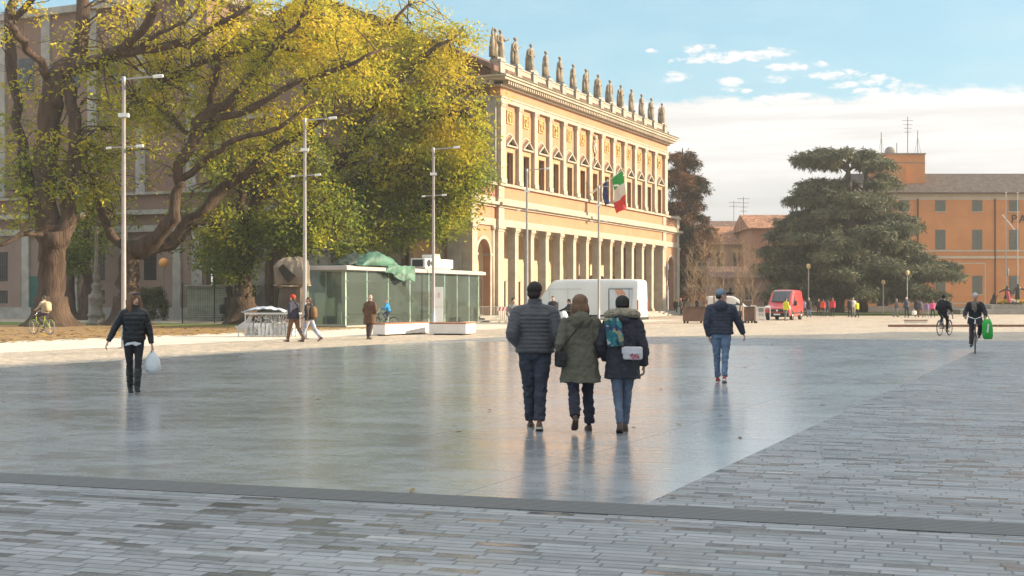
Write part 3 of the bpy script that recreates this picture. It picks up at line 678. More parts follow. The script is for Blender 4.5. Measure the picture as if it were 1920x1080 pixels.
# ================================================================ statues along the balustrade
def statue(idx, label, x, variant):
    random.seed(100+idx)
    t = thing('statue', label, 'statue', loc2w(x, .19, 19.52), FA + R(random.uniform(-25, 25)), 'statues along the theatre balustrade')
    def fig(m, ox=0.0, oy=0.0, h=2.45, arm=None, staff=False, sw=0.0):
        k = h/2.45
        prof = [(0,.36,.32),(.10,.40,.36),(.5,.36,.33),(.9,.33,.29),(1.2,.31,.26),(1.45,.27,.22),(1.7,.33,.24),(1.9,.35,.22),(2.0,.25,.18),(2.06,.10,.10),(2.12,.09,.09)]
        n = 20; rr = []
        for z, rx, ry in prof:
            lean = sw*math.sin(z*1.6)
            fold = .045 if z < 1.5 else .02
            rr.append([Vector((ox + lean + (rx+fold*math.sin(7*2*math.pi*j/n+z*2+idx))*k*.92*math.cos(2*math.pi*j/n), oy + (ry+fold*math.sin(7*2*math.pi*j/n+z*2+idx))*k*.92*math.sin(2*math.pi*j/n), z*k)) for j in range(n)])
        m.rings(rr)
        lx = ox + sw*math.sin(2.2*1.6)
        m.ball((lx, oy-.02, 2.27*k), .125*k, .145*k, .17*k, 12, 8); m.ball((lx, oy+.03, 2.33*k), .15*k, .16*k, .14*k, 10, 6)
        for sgn in (-1, 1):
            a = arm[0 if sgn < 0 else 1] if arm else 0
            sh = Vector((lx+sgn*.31*k, oy, 1.86*k))
            if a == 0: el_, wr = sh+Vector((sgn*.08,.02,-.42))*k, sh+Vector((sgn*-.08,-.24,-.55))*k     # folded in
            elif a == 1: el_, wr = sh+Vector((sgn*.22,-.05,-.3))*k, sh+Vector((sgn*.50,-.22,-.16))*k       # held out
            elif a == 2: el_, wr = sh+Vector((sgn*.26,.05,-.33))*k, sh+Vector((sgn*.02,-.06,-.62))*k       # hand on hip
            elif a == 3: el_, wr = sh+Vector((sgn*.24,-.1,.1))*k, sh+Vector((sgn*.18,-.15,.52))*k          # raised
            else: el_, wr = sh+Vector((sgn*.08,0,-.45))*k, sh+Vector((sgn*.1,-.06,-.85))*k
            m.tube([sh, el_, wr], [.115*k,.095*k,.06*k], 8, True, 1.0, True); m.ball(wr, .07*k)
        if staff: m.tube([(lx+.42*k, oy-.2*k, .1), (lx+.42*k, oy-.2*k, 2.5*k)], .035, 6)
        # cloak fall
        m.tube([(lx-.25*k, oy+.16*k, 1.85*k), (ox-.32*k, oy+.2*k, 1.0*k), (ox-.30*k, oy+.18*k, .1)], [.12*k,.17*k,.20*k], 8)
    m = MB(); m.box(-.42, .42, -.36, .36, -.02, .16)
    b = MB()
    if variant == 'pair':
        fig(b, -.22, .12, 2.55, (3, 4), sw=-.04); fig(b, .24, -.1, 2.45, (0, 1), sw=.04)
        b.tube([(-.7,.1,.1),(-.62,.1,1.2),(-.5,.1,2.0)], [.25,.22,.1], 8)
    else: fig(b, *variant)
    i0 = len(b.v)
    b.v = [(x_*.84, y_*.84, z_*.87+.14) for x_, y_, z_ in b.v]
    b.build('figure', M['statue'], t, True); m.build('plinth', M['stone_grey'], t)
    return t
words_ = ['statue of two grouped figures at the left corner, one arm raised', 'statue with hand on hip and other arm held out, beside the corner pair',
 'slim statue with folded arms, third from the left corner', 'draped statue with one arm bent out, fourth from the left corner', 'tall plain cloaked statue, fifth from the left corner',
 'narrow statue with trailing cloak, sixth from the left corner', 'statue holding a thin staff above the left half of the facade', 'statue with both arms crossed in, just right of the staff bearer',
 'statue with hanging arms, sixth from the right end', 'statue with one arm held out, fifth from the right end', 'leaning statue with hand on hip, fourth from the right end', 'statue with bent forearm, third from the right end',
 'straight folded statue, second from the right end', 'last statue at the far right corner of the roofline']
var_ = ['pair', (0,0,2.45,(2,1),False,.05), (0,0,2.5,(0,0),False,0), (0,0,2.45,(4,1),False,-.03), (0,0,2.5,(0,4),False,.04), (0,0,2.35,(4,0),False,0), (0,0,2.45,(2,0),True,0),
        (0,0,2.45,(0,0),False,.05), (0,0,2.4,(4,4),False,-.04), (0,0,2.4,(1,0),False,.05), (0,0,2.45,(2,1),False,.08), (0,0,2.4,(0,1),False,-.05), (0,0,2.45,(0,0),False,0), (0,0,2.4,(2,4),False,.05)]
for i, x in enumerate(pil): statue(i, words_[i], x, var_[i])

# ================================================================ orange palazzo on the right
M['orange'] = pm('orange_plaster', (0.56, 0.235, 0.09), 0.9, 0.09, 0.35, 0.08, 20, stain=0.18)
M['orange_pale'] = pm('faded_orange_plaster', (0.47, 0.20, 0.075), 0.9, 0.1, 0.4, stain=0.15)
M['shutter'] = pm('grey_green_shutters', (0.135, 0.145, 0.125), 0.7, 0.12, 4.0)
M['trim'] = pm('pale_plaster_trim', (0.50, 0.42, 0.32), 0.85, 0.08, 1.5)
M['plinth'] = pm('grey_plaster_base', (0.30, 0.25, 0.20), 0.9, 0.12, 0.8, stain=0.3)
YP = 160.0
pz = thing('palazzo', 'orange plastered palazzo with grey green shutters and a flat topped roof tower', 'palazzo', (44, YP, 0), 0)
pw = MB(); pw.box(0, 36, 0, 14, 0.8, 14.9); pw.build('wall', M['orange'], pz)
MB().box(-.04, 36.04, -.06, 1, 0, .82).build('plinth', M['plinth'], pz)
tr = MB(); tr.box(0, 36, -.04, .1, 14.1, 14.9); tr.box(-.1, 36.1, -.10, .1, 7.62, 7.8); tr.box(-.1, 36.1, -.16, .1, 6.75, 7.05)
for (xa, xb, za, zb) in ((3.0, 14.6, .0, .0),):
    tr.box(3.2, 15.2, -.03, .05, 6.1, 6.22); tr.box(3.2, 15.2, -.03, .05, 1.1, 1.22); tr.box(3.2, 3.32, -.03, .05, 1.22, 6.1); tr.box(15.08, 15.2, -.03, .05, 1.22, 6.1)
tr.build('string_courses', M['trim'], pz)
dp = MB()
for x in (6.7, 16.35): dp.tube([(x, -.14, 14.2), (x, -.14, .3)], .09, 8)
dp.box(-.3, 36.3, -.62, -.42, 14.80, 14.98)
dp.build('rain_pipes', M['wood_dark'], pz)
rf = MB()
rf.prism([(-.5, -.62, 14.95), (-.5, 7, 18.05), (-.5, 14.6, 14.95)], (37, 0, 0)); rf.build('roof', M['tiles_grey'], pz)
for col_x in (0.55, 5.0, 9.55, 14.15, 18.75, 23.4, 28.0):
    for (za, zb) in ((12.65, 14.02), (7.86, 10.35), (2.3, 4.6)):
        if zb < 5 and col_x < 3: continue
        wv_ = MB(); wv_.box(col_x-.62, col_x-.02, -.06, .02, za, zb); wv_.box(col_x+.02, col_x+.62, -.06, .02, za, zb)
        n = int((zb-za)/.16)
        for k in range(n):
            z = za+.1+k*(zb-za-.16)/n
            wv_.box(col_x-.55, col_x-.08, -.085, -.06, z, z+.07); wv_.box(col_x+.08, col_x+.55, -.085, -.06, z, z+.07)
        wv_.build('shutters', M['shutter'], pz)
        MB().box(col_x-.75, col_x+.75, -.12, .02, za-.12, za-.02).build('sill', M['trim'], pz)
MB().box(1.6, 3.0, -.05, .05, 0, 3.6).build('doorway', M['dark'], pz)
tw = MB(); tw.box(3.2, 8.6, 3.0, 8.5, 14.5, 20.1); tw.box(2.2, 6.0, 2.2, 6.5, 14.5, 18.4); tw.build('roof_tower', M['orange'], pz)
tt = MB(); tt.box(3.1, 8.7, 2.9, 8.6, 20.1, 20.28); tt.box(3.16, 8.64, 2.96, 8.54, 19.0, 19.12); tt.build('tower_cornice', M['plinth'], pz)
an = MB()
for (x, h) in ((3.6, 3.0), (7.0, 5.0), (8.3, 3.2), (5.6, 1.6)):
    an.tube([(x, 5, 20.2), (x, 5, 20.2+h)], .05, 6)
for k in range(4): an.bar((6.3+.1*k, 5, 24.7-.5*k), (7.7-.1*k, 5, 24.7-.5*k), .05)
for sg in (-1, 1): an.bar((8.3, 5, 22.6), (8.3+sg*.45, 5, 20.2), .03); an.bar((3.6, 5, 22.6), (3.6+sg*.4, 5, 20.2), .03)
an.build('roof_aerials', M['iron'], pz)
MB().ball((4.6, 4.6, 20.6), .7, .25, .7).build('satellite_dish', M['iron'], pz)
tx = bpy.data.curves.new('letters', 'FONT'); tx.body = 'PAL'; tx.size = 1.5; tx.extrude = .05; tx.space_character = 1.25
to = bpy.data.objects.new('lettering', tx); C.objects.link(to); to.parent = pz; to.location = (18.35, -.05, 11.2); to.rotation_euler = (R(90), 0, 0)
tx.materials.append(M['wood_dark'])
bpy.context.view_layer.update()
dgx = bpy.context.evaluated_depsgraph_get(); me_ = bpy.data.meshes.new_from_object(to.evaluated_get(dgx))
lo_ = bpy.data.objects.new('wall_lettering', me_); C.objects.link(lo_); lo_.parent = pz; lo_.location = to.location; lo_.rotation_euler = to.rotation_euler
bpy.data.objects.remove(to); bpy.data.curves.remove(tx)
lm = MB(); lm.bar((17.6, -.1, 6.5), (17.6, -.9, 6.5), .06); lm.tube([(17.6, -.9, 6.5), (17.6, -.9, 5.6)], .03, 6); lm.lathe([(.05,5.6),(.2,5.35),(.16,4.7),(.04,4.6)], (17.6, -.9, 0), 8)
lm.build('wall_lantern', M['iron'], pz)

# ================================================================ older houses in the gap
def house(name, label, x0, x1, Y, zE, zR, depth, mw, mr, wins, rz=0.0, chim=(), shutter=None):
    h = thing(name, label, 'house', (x0, Y, 0), rz); L = x1-x0
    MB().box(0, L, 0, depth, 0, zE).build('wall', mw, h)
    r = MB(); r.prism([(-.5, -.6, zE), (-.5, depth/2, zR), (-.5, depth+.6, zE), (-.5, depth+.6, zE-.15), (-.5, -.6, zE-.15)], (L+1, 0, 0)); ro = r.build('roof', mr, h)
    for (cx0, cy0) in chim:
        c = MB(); c.box(cx0-.4, cx0+.4, cy0-.4, cy0+.4, zE, zR+1.2); c.box(cx0-.5, cx0+.5, cy0-.5, cy0+.5, zR+1.2, zR+1.35); c.build('chimney', M['brick_red'], ro)
    for (wx, z0, z1, ww) in wins:
        w_ = MB().box(wx-ww/2, wx+ww/2, -.03, .05, z0, z1).build('window', M['glass_dark'], h)
        f = MB(); f.box(wx-ww/2-.1, wx+ww/2+.1, -.09, .04, z0-.14, z0); f.box(wx-.03, wx+.03, -.05, -.03, z0, z1); f.build('window_frame', M['trim'], w_)
    MB().box(-.05, L+.05, -.05, .5, 0, .7).build('plinth', M['plinth'], h)
    return h
hx = lambda x, Y: (x-960)/FPX*Y
M['house_tan'] = pm('tan_old_plaster', (0.42, 0.27, 0.165), 0.9, 0.14, 0.5, stain=0.4)
M['house_brick'] = brick_mat('orange_house_brick', (0.42, 0.20, 0.115), (0.36, 0.17, 0.10), (0.36, 0.26, 0.19), 0.5, 0.14)
h1 = house('old_house', 'tan old house with warm tiled roof between the theatre and the cedars', hx(1296,185), hx(1412,185), 185, 9.6, 12.6, 14, M['house_tan'], M['tiles_red'],
      [(1.6,6.4,8.4,1.0),(4.2,6.4,8.4,1.0),(6.6,6.4,8.4,1.0),(1.6,2.6,4.6,1.0),(4.2,2.6,4.6,1.0)], chim=((3.0,5),))
h2 = house('old_house', 'taller pale house just behind the tan one, only its roof edge showing', hx(1290,215), hx(1400,215), 215, 12.4, 15.2, 12, M['house_tan'], M['tiles'], [(2,9.4,11.4,1.0),(5,9.4,11.4,1.0)])
h3 = house('old_house', 'orange brick house standing behind the left cedar branches', hx(1408,178), hx(1600,178), 178, 11.6, 13.8, 12, M['house_brick'], M['tiles_red'],
      [(2.4,6.6,8.8,1.1),(5.6,6.6,8.8,1.1),(8.6,6.6,8.8,1.1),(2.4,2.4,4.4,1.1),(5.6,2.4,4.4,1.1),(8.6,2.4,4.4,1.1),(11.5,2.4,4.4,1.1),(11.5,6.6,8.8,1.1)], chim=((9.5,4),))
h4 = house('low_house', 'low dark roofed brick house half hidden behind the red van', hx(1340,172), hx(1450,172), 172, 4.6, 6.2, 8, M['brick_red'], M['tiles'], [(1.8,1.6,3.2,1.0),(4.6,1.6,3.2,1.0)])
def aerial(label, x, Y, z0, z1, arms):
    t = thing('roof_aerial', label, 'aerial', (hx(x,Y), Y, 0))
    MB().tube([(0,0,z0),(0,0,z1)], .05, 6).build('mast', M['iron'], t)
    a = MB()
    for k in range(arms): a.bar((-.9+.12*k, 0, z1-.3-.62*k), (.9-.12*k, 0, z1-.3-.62*k), .06)
    a.build('crossbars', M['iron'], t)
aerial('tall roof aerial with several crossbars above the tan house', 1394, 190, 11.0, 16.9, 4)
aerial('small roof aerial left of the tall one', 1376, 212, 14.0, 18.0, 2)

# ================================================================ building off to the right whose shadow covers the square
sh_line = [(-36.7,-20),(-12.6,31.5),(-8.1,40.4),(-4.9,45.4),(0,49.2),(5.8,55.6),(10.4,57.2),(16,60),(18.5,63.4)]
HB = 21.8; LX = HB/math.tan(SUN_EL)
ob = thing('palazzo', 'tall ochre block at the right side of the square that shades the paving', 'palazzo', (0,0,0))
pts = [(x + LX*math.cos(SUN_AZ), y + LX*math.sin(SUN_AZ), 0) for x, y in sh_line]
pts += [(150, pts[-1][1], 0), (150, pts[0][1], 0)]
wb = MB().prism(pts, (0,0,HB)).build('wall', M['plaster'], ob)
ow = MB()
for k in range(len(sh_line)-1):
    a, b = Vector(pts[k]), Vector(pts[k+1]); d = (b-a); L = d.length; d.normalize(); nrm = Vector((-d.y, d.x, 0))
    for q in range(int(L/4.2)):
        for z in (3.0, 8.5, 14.0): ow.obox(a+d*(2.1+q*4.2)+Vector((0,0,z+1)), d*.6, nrm*.05, Vector((0,0,1.1)))
ow.build('shutters', M['shutter'], ob)
# ================================================================ trees
def leaf_mat(name, cols, scale=0.35, trans=0.35, zlo=None):
    m = bpy.data.materials.new(name); m.use_nodes = True; m.node_tree.nodes.clear(); N = NT(m.node_tree)
    o = N.add('ShaderNodeOutputMaterial')
    co = N.add('ShaderNodeTexCoord').outputs['Object']
    rnd = N.add('ShaderNodeNewGeometry').outputs['Random Per Island']
    f = N.noise(co, scale, 3.0, 0.6)
    x, y, z = N.sep(co)
    g = N.m('ADD', N.m('MULTIPLY', N.ramp(f, 0.3, 0.7), 0.62), N.m('MULTIPLY', rnd, 0.38))
    if zlo: g = N.m('ADD', N.m('MULTIPLY', g, 0.66), N.m('MULTIPLY', N.ramp(z, zlo[0], zlo[1]), 0.34))
    r = N.add('ShaderNodeValToRGB'); N.l.new(g, r.inputs[0])
    while len(r.color_ramp.elements) < len(cols): r.color_ramp.elements.new(0.5)
    for k, (p, c) in enumerate(cols): r.color_ramp.elements[k].position = p; r.color_ramp.elements[k].color = (*c, 1)
    d = N.add('ShaderNodeBsdfPrincipled'); N.l.new(r.outputs[0], d.inputs['Base Color']); d.inputs['Roughness'].default_value = 0.6; d.inputs['Specular IOR Level'].default_value = 0.25
    t = N.add('ShaderNodeBsdfTranslucent'); N.l.new(r.outputs[0], t.inputs[0])
    s = N.add('ShaderNodeMixShader'); s.inputs[0].default_value = trans
    N.l.new(d.outputs[0], s.inputs[1]); N.l.new(t.outputs[0], s.inputs[2]); N.l.new(s.outputs[0], o.inputs[0])
    return m
def bark_mat(name, base):
    m = pm(name, base, 0.95, 0.45, 3.0, 1.0, 11, stretch=(1, 1, 0.2))
    [n for n in m.node_tree.nodes if n.type == 'BUMP'][0].inputs['Distance'].default_value = 0.12
    return m
M['bark'] = bark_mat('furrowed_brown_bark', (0.085, 0.055, 0.038))
M['leaf_autumn'] = leaf_mat('autumn_leaves', [(0.20,(0.11,0.17,0.03)),(0.44,(0.29,0.33,0.03)),(0.66,(0.58,0.49,0.03)),(0.97,(0.70,0.46,0.05))], 0.30, 0.42, (3.0, 19.0))
M['leaf_green'] = leaf_mat('dark_green_leaves', [(0.1,(0.035,0.055,0.018)),(0.5,(0.07,0.09,0.025)),(0.9,(0.16,0.16,0.05))], 0.8, 0.25)
def leaves(C0, n_each, spread, size, rs, droop=0.5, stick=1.0):
    """numpy leaf quads scattered round cluster centres C0 (k,3)"""
    K = len(C0); n = K*n_each
    c = np.repeat(C0, n_each, 0)
    d = rs.normal(size=(n,3)); d /= np.linalg.norm(d, axis=1, keepdims=True)
    rad = rs.random((n,1))**0.55
    p = c + d*rad*np.asarray(spread)
    ax = rs.normal(size=(n,3)); ax[:,2] = ax[:,2]*0.5 - droop; ax /= np.linalg.norm(ax, axis=1, keepdims=True)
    b = np.cross(ax, rs.normal(size=(n,3))); b /= np.linalg.norm(b, axis=1, keepdims=True)+1e-9
    L = size*(0.6+0.8*rs.random((n,1))); Wd = L*0.42*stick
    nn = np.cross(ax, b)*L*0.12
    V = np.empty((n,4,3)); V[:,0] = p; V[:,1] = p + ax*L*.5 + b*Wd*.5 + nn; V[:,2] = p + ax*L; V[:,3] = p + ax*L*.5 - b*Wd*.5 + nn
    return V.reshape(-1,3)
def quads(nv): return np.arange(nv).reshape(-1,4)
def jitter_path(pts, rad, rs, amp=0.12, sub=3):
    P_, R_ = [], []
    for k in range(len(pts)-1):
        a, b = pts[k], pts[k+1]
        for q in range(sub):
            t = q/sub
            p0 = pts[max(k-1,0)]; p3 = pts[min(k+2,len(pts)-1)]
            # catmull-rom through the traced points
            v = 0.5*((2*a) + (b-p0)*t + (2*p0-5*a+4*b-p3)*t*t + (3*a-p0-3*b+p3)*t*t*t)
            r = rad[k]*(1-t)+rad[k+1]*t
            if k+q > 0: v = v + Vector(rs.normal(size=3))*amp*min(1, r*3)
            P_.append(v); R_.append(r*(1+0.08*rs.normal()))
    P_.append(pts[-1]); R_.append(rad[-1]); return P_, R_
def park_tree(label, seed, Y, base, limbs, zones, leaf_n, leaf_size=0.24, bare=60, density=1.0, spread=(1.0,1.0,0.75)):
    rs = np.random.RandomState(seed)
    b = P(*base) if base[1] > 570 else at(base[0], base[1], Y)
    origin = Vector(((base[0]-960)/FPX*Y, Y, 0))
    t = thing('plane_tree', label, 'tree', origin, 0, 'autumn trees in the park')
    px = Y/FPX
    mb = MB(); skel = []
    for ln in limbs:
        pts = [at(x, y, Y + dy) - origin for (x, y, dy, r) in ln]; rad = [r*px*(.86 if r < 20 else .96) for (_, _, _, r) in ln]
        pth, rr = jitter_path(pts, rad, rs)
        mb.tube(pth, rr, 12 if rad[0] > .35 else 8)
        for p_, r_ in zip(pth, rr): skel.append((p_, r_))
    # root flare
    r0 = limbs[0][0][3]*px; fl_ = []; ph = rs.random(3)*6
    for z in (-.1, .05, .25, .5, .8, 1.2, 1.8):
        g = math.exp(-max(z,0)/.55)
        fl_.append([Vector(((r0*(.80+.75*g)*(1+.16*g*math.cos(5*q+ph[0])+.10*g*math.cos(3*q+ph[1])))*math.cos(q), (r0*(.80+.75*g)*(1+.16*g*math.cos(5*q+ph[0])+.10*g*math.cos(3*q+ph[1])))*math.sin(q), z)) for q in [2*math.pi*j/40 for j in range(40)]])
    mb.rings(fl_)
    sk = np.array([tuple(p_) for p_, _ in skel]); sr = np.array([r_ for _, r_ in skel])
    # twigs run from the nearest limb to leaf clusters in the crown
    tw = MB(); cents = []
    for (zx, zy, rx, ry, n, d0, d1) in zones:
        for _ in range(int(n*density)):
            a = rs.random()*2*math.pi; q = math.sqrt(rs.random())
            tip = np.array(at(zx + rx*q*math.cos(a), zy + ry*q*math.sin(a), Y + d0 + (d1-d0)*rs.random()) - origin)
            dist = np.linalg.norm(sk - tip, axis=1) + (sr < .05)*2 + (sr > .5)*3
            j = np.argmin(dist); s0 = sk[j]; L = np.linalg.norm(tip-s0)
            if L > 7: s0 = tip + (s0-tip)*7/L; L = 7
            bend = rs.normal(size=3)*L*.13 + np.array([0,0,.16*L])
            p1 = s0 + (tip-s0)*.35 + bend; p2 = s0 + (tip-s0)*.7 + bend*.8 + rs.normal(size=3)*.1
            r1 = min(sr[j]*.5, .02+.014*L)
            tw.tube([s0, p1, p2, tip], [r1, r1*.75, r1*.5, .008], 5, False)
            for _k in range(2):
                sp = p1 + (p2-p1)*rs.random(); e = sp + rs.normal(size=3)*np.array([.8,.8,.5])*min(1.3, .4*L+.3)
                tw.tube([sp, (sp+e)/2+rs.normal(size=3)*.08, e], [r1*.45, r1*.3, .006], 4, False)
                if rs.random() < .7: cents.append(e)
            cents.append(tip); cents.append(p2 + rs.normal(size=3)*.25)
    for _ in range(bare):                 # leafless twigs, sticking out of the crown
        j = rs.randint(len(sk)); s0 = sk[j]
        if sr[j] > .3: continue
        d = rs.normal(size=3); d[2] = abs(d[2])*.8+.1; d /= np.linalg.norm(d)
        L = .8+1.8*rs.random(); e = s0+d*L
        m_ = (s0+e)/2+rs.normal(size=3)*.12
        tw.tube([s0, m_, e], [.03, .02, .006], 4, False)
        for _k in range(3):
            e2 = e + rs.normal(size=3)*.35; tw.tube([m_ if _k else e, e2], [.012, .005], 4, False)
    i0 = len(mb.v); mb.v += tw.v; mb.f += [tuple(i0+q for q in f) for f in tw.f]
    mb.build('trunk', M['bark'], t, True)
    V = leaves(np.array(cents), leaf_n, spread, leaf_size, rs, .55)
    fast_mesh('crown', V, quads(len(V)), M['leaf_autumn'], t)
    return t
park_tree('huge old forked plane tree at the far left with a flared trunk', 3, 76.8, (95,612), [
  [(95,614,0,36),(95,590,0,32),(97,540,0,28),(100,480,0,28),(100,440,0,32)],
  [(92,450,0,22),(84,390,0,21),(86,320,0,20),(94,220,0,21),(105,150,0,22),(150,95,1,17),(158,20,1,14),(150,-60,1,10)],
  [(112,455,0,20),(128,380,0,17),(138,300,-.5,15),(138,220,-.5,14),(125,150,0,14)],
  [(120,145,0,15),(170,118,-1,14),(205,100,-2,11),(262,62,-3,9),(300,-5,-4,7)],
  [(190,112,-1,12),(240,100,-2,10),(300,86,-3,9),(350,80,-3,8),(400,52,-4,6),(470,12,-5,4)],
  [(86,440,0,16),(50,340,1,13),(34,230,1,12),(20,110,1,12),(20,30,2,11),(24,-70,2,9)],
  [(105,160,0,12),(85,125,-1,10),(45,80,-2,9),(20,50,-3,8)],
  [(22,40,2,9),(50,10,1,8),(80,-40,1,6)],
  [(80,440,-1,6),(40,440,-2,5),(0,460,-3,4)],
  [(250,100,-2,6),(285,70,-3,5),(330,50,-4,4),(370,20,-4,3)]],
  [(70,345,75,45,22,-3,3),(60,250,60,60,9,-3,4),(170,250,70,70,16,-3,3),(80,110,90,90,10,-4,4),(250,60,120,80,18,-5,3),(170,330,60,50,20,-1,4),(330,40,120,60,14,-5,1),(35,410,40,30,8,-1,4),(240,200,70,60,12,-3,3)],
  18, 0.29, 300)
park_tree('spreading plane tree with two thick limbs sweeping right behind the first lamp post', 5, 80.0, (238,612), [
  [(236,614,0,30),(238,580,0,23),(240,530,0,20),(242,490,0,20),(246,455,0,22)],
  [(240,468,0,10),(208,440,0,9),(188,390,0,8),(176,340,0,7),(160,285,0,5)],
  [(252,470,0,20),(296,442,-1,17),(328,392,-2,14),(340,330,-2,11),(352,275,-3,11),(385,215,-3,12),(432,190,-4,9),(472,135,-4,7),(525,75,-5,6),(562,38,-5,5),(585,-30,-5,4)],
  [(380,220,-3,9),(450,212,-4,8),(500,185,-5,7),(560,152,-5,6),(640,128,-6,5),(705,95,-6,3)],
  [(262,474,0,18),(320,452,1,16),(372,402,1,15),(422,350,1,13),(470,312,0,11),(512,284,0,9),(555,256,0,7),(605,226,-1,5),(655,212,-1,3)],
  [(392,200,-3,7),(410,120,-3,6),(420,60,-3,6),(432,20,-3,4)],
  [(420,58,-3,5),(445,35,-3,4),(470,10,-3,3)],
  [(350,250,-3,6),(315,215,-2,6),(285,190,-2,6),(250,185,-1,5)],
  [(300,150,-1,7),(360,125,-2,7),(420,100,-3,6),(500,90,-4,5),(560,95,-5,3)],
  [(350,275,-2,8),(420,215,-1,7),(470,165,0,6),(515,120,0,5),(600,80,1,4)],
  [(340,335,-2,7),(400,290,-4,7),(440,262,-5,6),(520,240,-6,5),(590,190,-6,3)]],
  [(420,110,120,90,40,-6,2),(520,160,110,90,44,-6,2),(560,60,130,70,44,-6,3),(330,230,70,60,22,-4,3),(420,270,80,60,26,-4,4),(260,250,60,70,16,-2,4),(300,110,90,80,22,-4,3),(640,110,90,70,36,-6,2),(500,30,120,50,24,-4,3),(200,400,40,60,16,0,4)],
  23, 0.28, 300)
park_tree('plane tree with straight dark trunk left of the wrapped monument', 8, 84.5, (455,606), [
  [(453,608,0,26),(456,570,0,19),(459,520,0,17),(464,470,0,16),(468,420,0,15)],
  [(466,430,0,11),(450,362,-1,10),(432,295,-1,9),(405,235,0,7),(395,170,0,5)],
  [(470,428,0,12),(492,370,0,10),(535,325,0,9),(575,290,1,7),(620,250,1,5)],
  [(468,420,0,9),(478,350,1,8),(490,280,1,7),(500,200,2,5)],
  [(460,470,0,7),(420,440,-2,6),(385,420,-3,4),(355,430,-3,3)],
  [(470,450,0,7),(520,420,-2,6),(570,410,-3,4)]],
  [(440,430,70,45,34,-4,3),(415,492,58,34,30,-4,2),(540,440,70,45,52,-5,2),(600,400,70,50,40,-4,3),(480,330,90,60,32,-3,5),(640,450,50,35,26,-3,3),(370,380,50,60,16,-2,4),(560,300,70,60,30,-3,4)],
  20, 0.29, 110)
park_tree('bright yellow crowned plane tree reaching toward the theatre corner above the glass pavilion', 11, 92.0, (560,604), [
  [(558,606,0,20),(560,560,0,17),(561,500,0,16),(562,430,0,15),(566,380,0,15)],
  [(566,385,0,12),(566,330,0,11),(582,265,0,9),(576,190,0,7),(566,120,0,5)],
  [(570,380,0,14),(598,345,-1,12),(642,292,-2,12),(690,212,-3,11),(722,172,-4,8),(765,138,-4,6),(806,98,-5,5),(850,72,-5,3)],
  [(640,296,-2,9),(690,258,-3,9),(742,240,-4,9),(790,222,-4,6),(835,216,-5,4),(885,200,-5,3)],
  [(575,390,0,9),(640,352,-2,9),(700,315,-3,8),(760,305,-4,6),(820,330,-5,5),(868,352,-5,3)],
  [(690,215,-3,8),(735,188,-3,7),(790,185,-3,6),(840,205,-4,4),(890,190,-4,3)],
  [(725,172,-4,6),(700,120,-3,6),(720,60,-3,5),(765,10,-3,3)],
  [(650,290,-2,7),(660,220,0,7),(668,150,1,5),(672,90,1,4)],
  [(600,342,-1,7),(640,360,-3,6),(690,400,-4,4),(730,430,-5,3)],
  [(760,305,-4,5),(800,360,-5,4),(820,400,-5,3)]],
  [(770,150,110,75,60,-6,1),(830,90,70,50,26,-5,1),(850,260,66,70,64,-6,1),(875,325,46,70,46,-6,0),(800,330,90,70,68,-6,1),(700,110,90,70,46,-5,3),(740,230,90,60,40,-6,0),(640,160,70,70,34,-4,3),(700,400,70,40,34,-5,1),(640,330,80,50,34,-4,3),(820,410,60,28,28,-5,-1),(720,455,50,16,10,-5,-2),(800,440,40,14,9,-5,-2),(660,50,90,50,26,-4,3),(740,320,90,60,40,-2,3)],
  27, 0.29, 170, 1.0, (1.05,1.0,.75))
for (lab, x, y, r, h, sd) in (('slim sunlit tree trunk standing behind the huge forked tree', 131, 599.8, 10, 8, 21), ('dark slender park tree beside the green side door', 160, 599.8, 11, 9, 22), ('thin leaning tree behind the wire fence', 428, 602, 7, 7, 23)):
    Y = P(x, y).y
    park_tree(lab, sd, Y, (x, y), [[(x, y+1, 0, r*1.2), (x+1, y-40, 0, r), (x+3, y-100, 0, r*.85), (x+2, y-170, 0, r*.6), (x+8, y-240, 0, r*.3)],
      [(x+3, y-110, 0, r*.5), (x+25, y-150, -1, r*.4), (x+45, y-185, -1, r*.2)], [(x+2, y-130, 0, r*.5), (x-25, y-165, 1, r*.35), (x-40, y-200, 1, r*.2)]],
      [(x+5, y-170, 45, 50, 20, -2, 2), (x, y-110, 40, 25, 12, -2, 2)], 28, 0.26, 10)

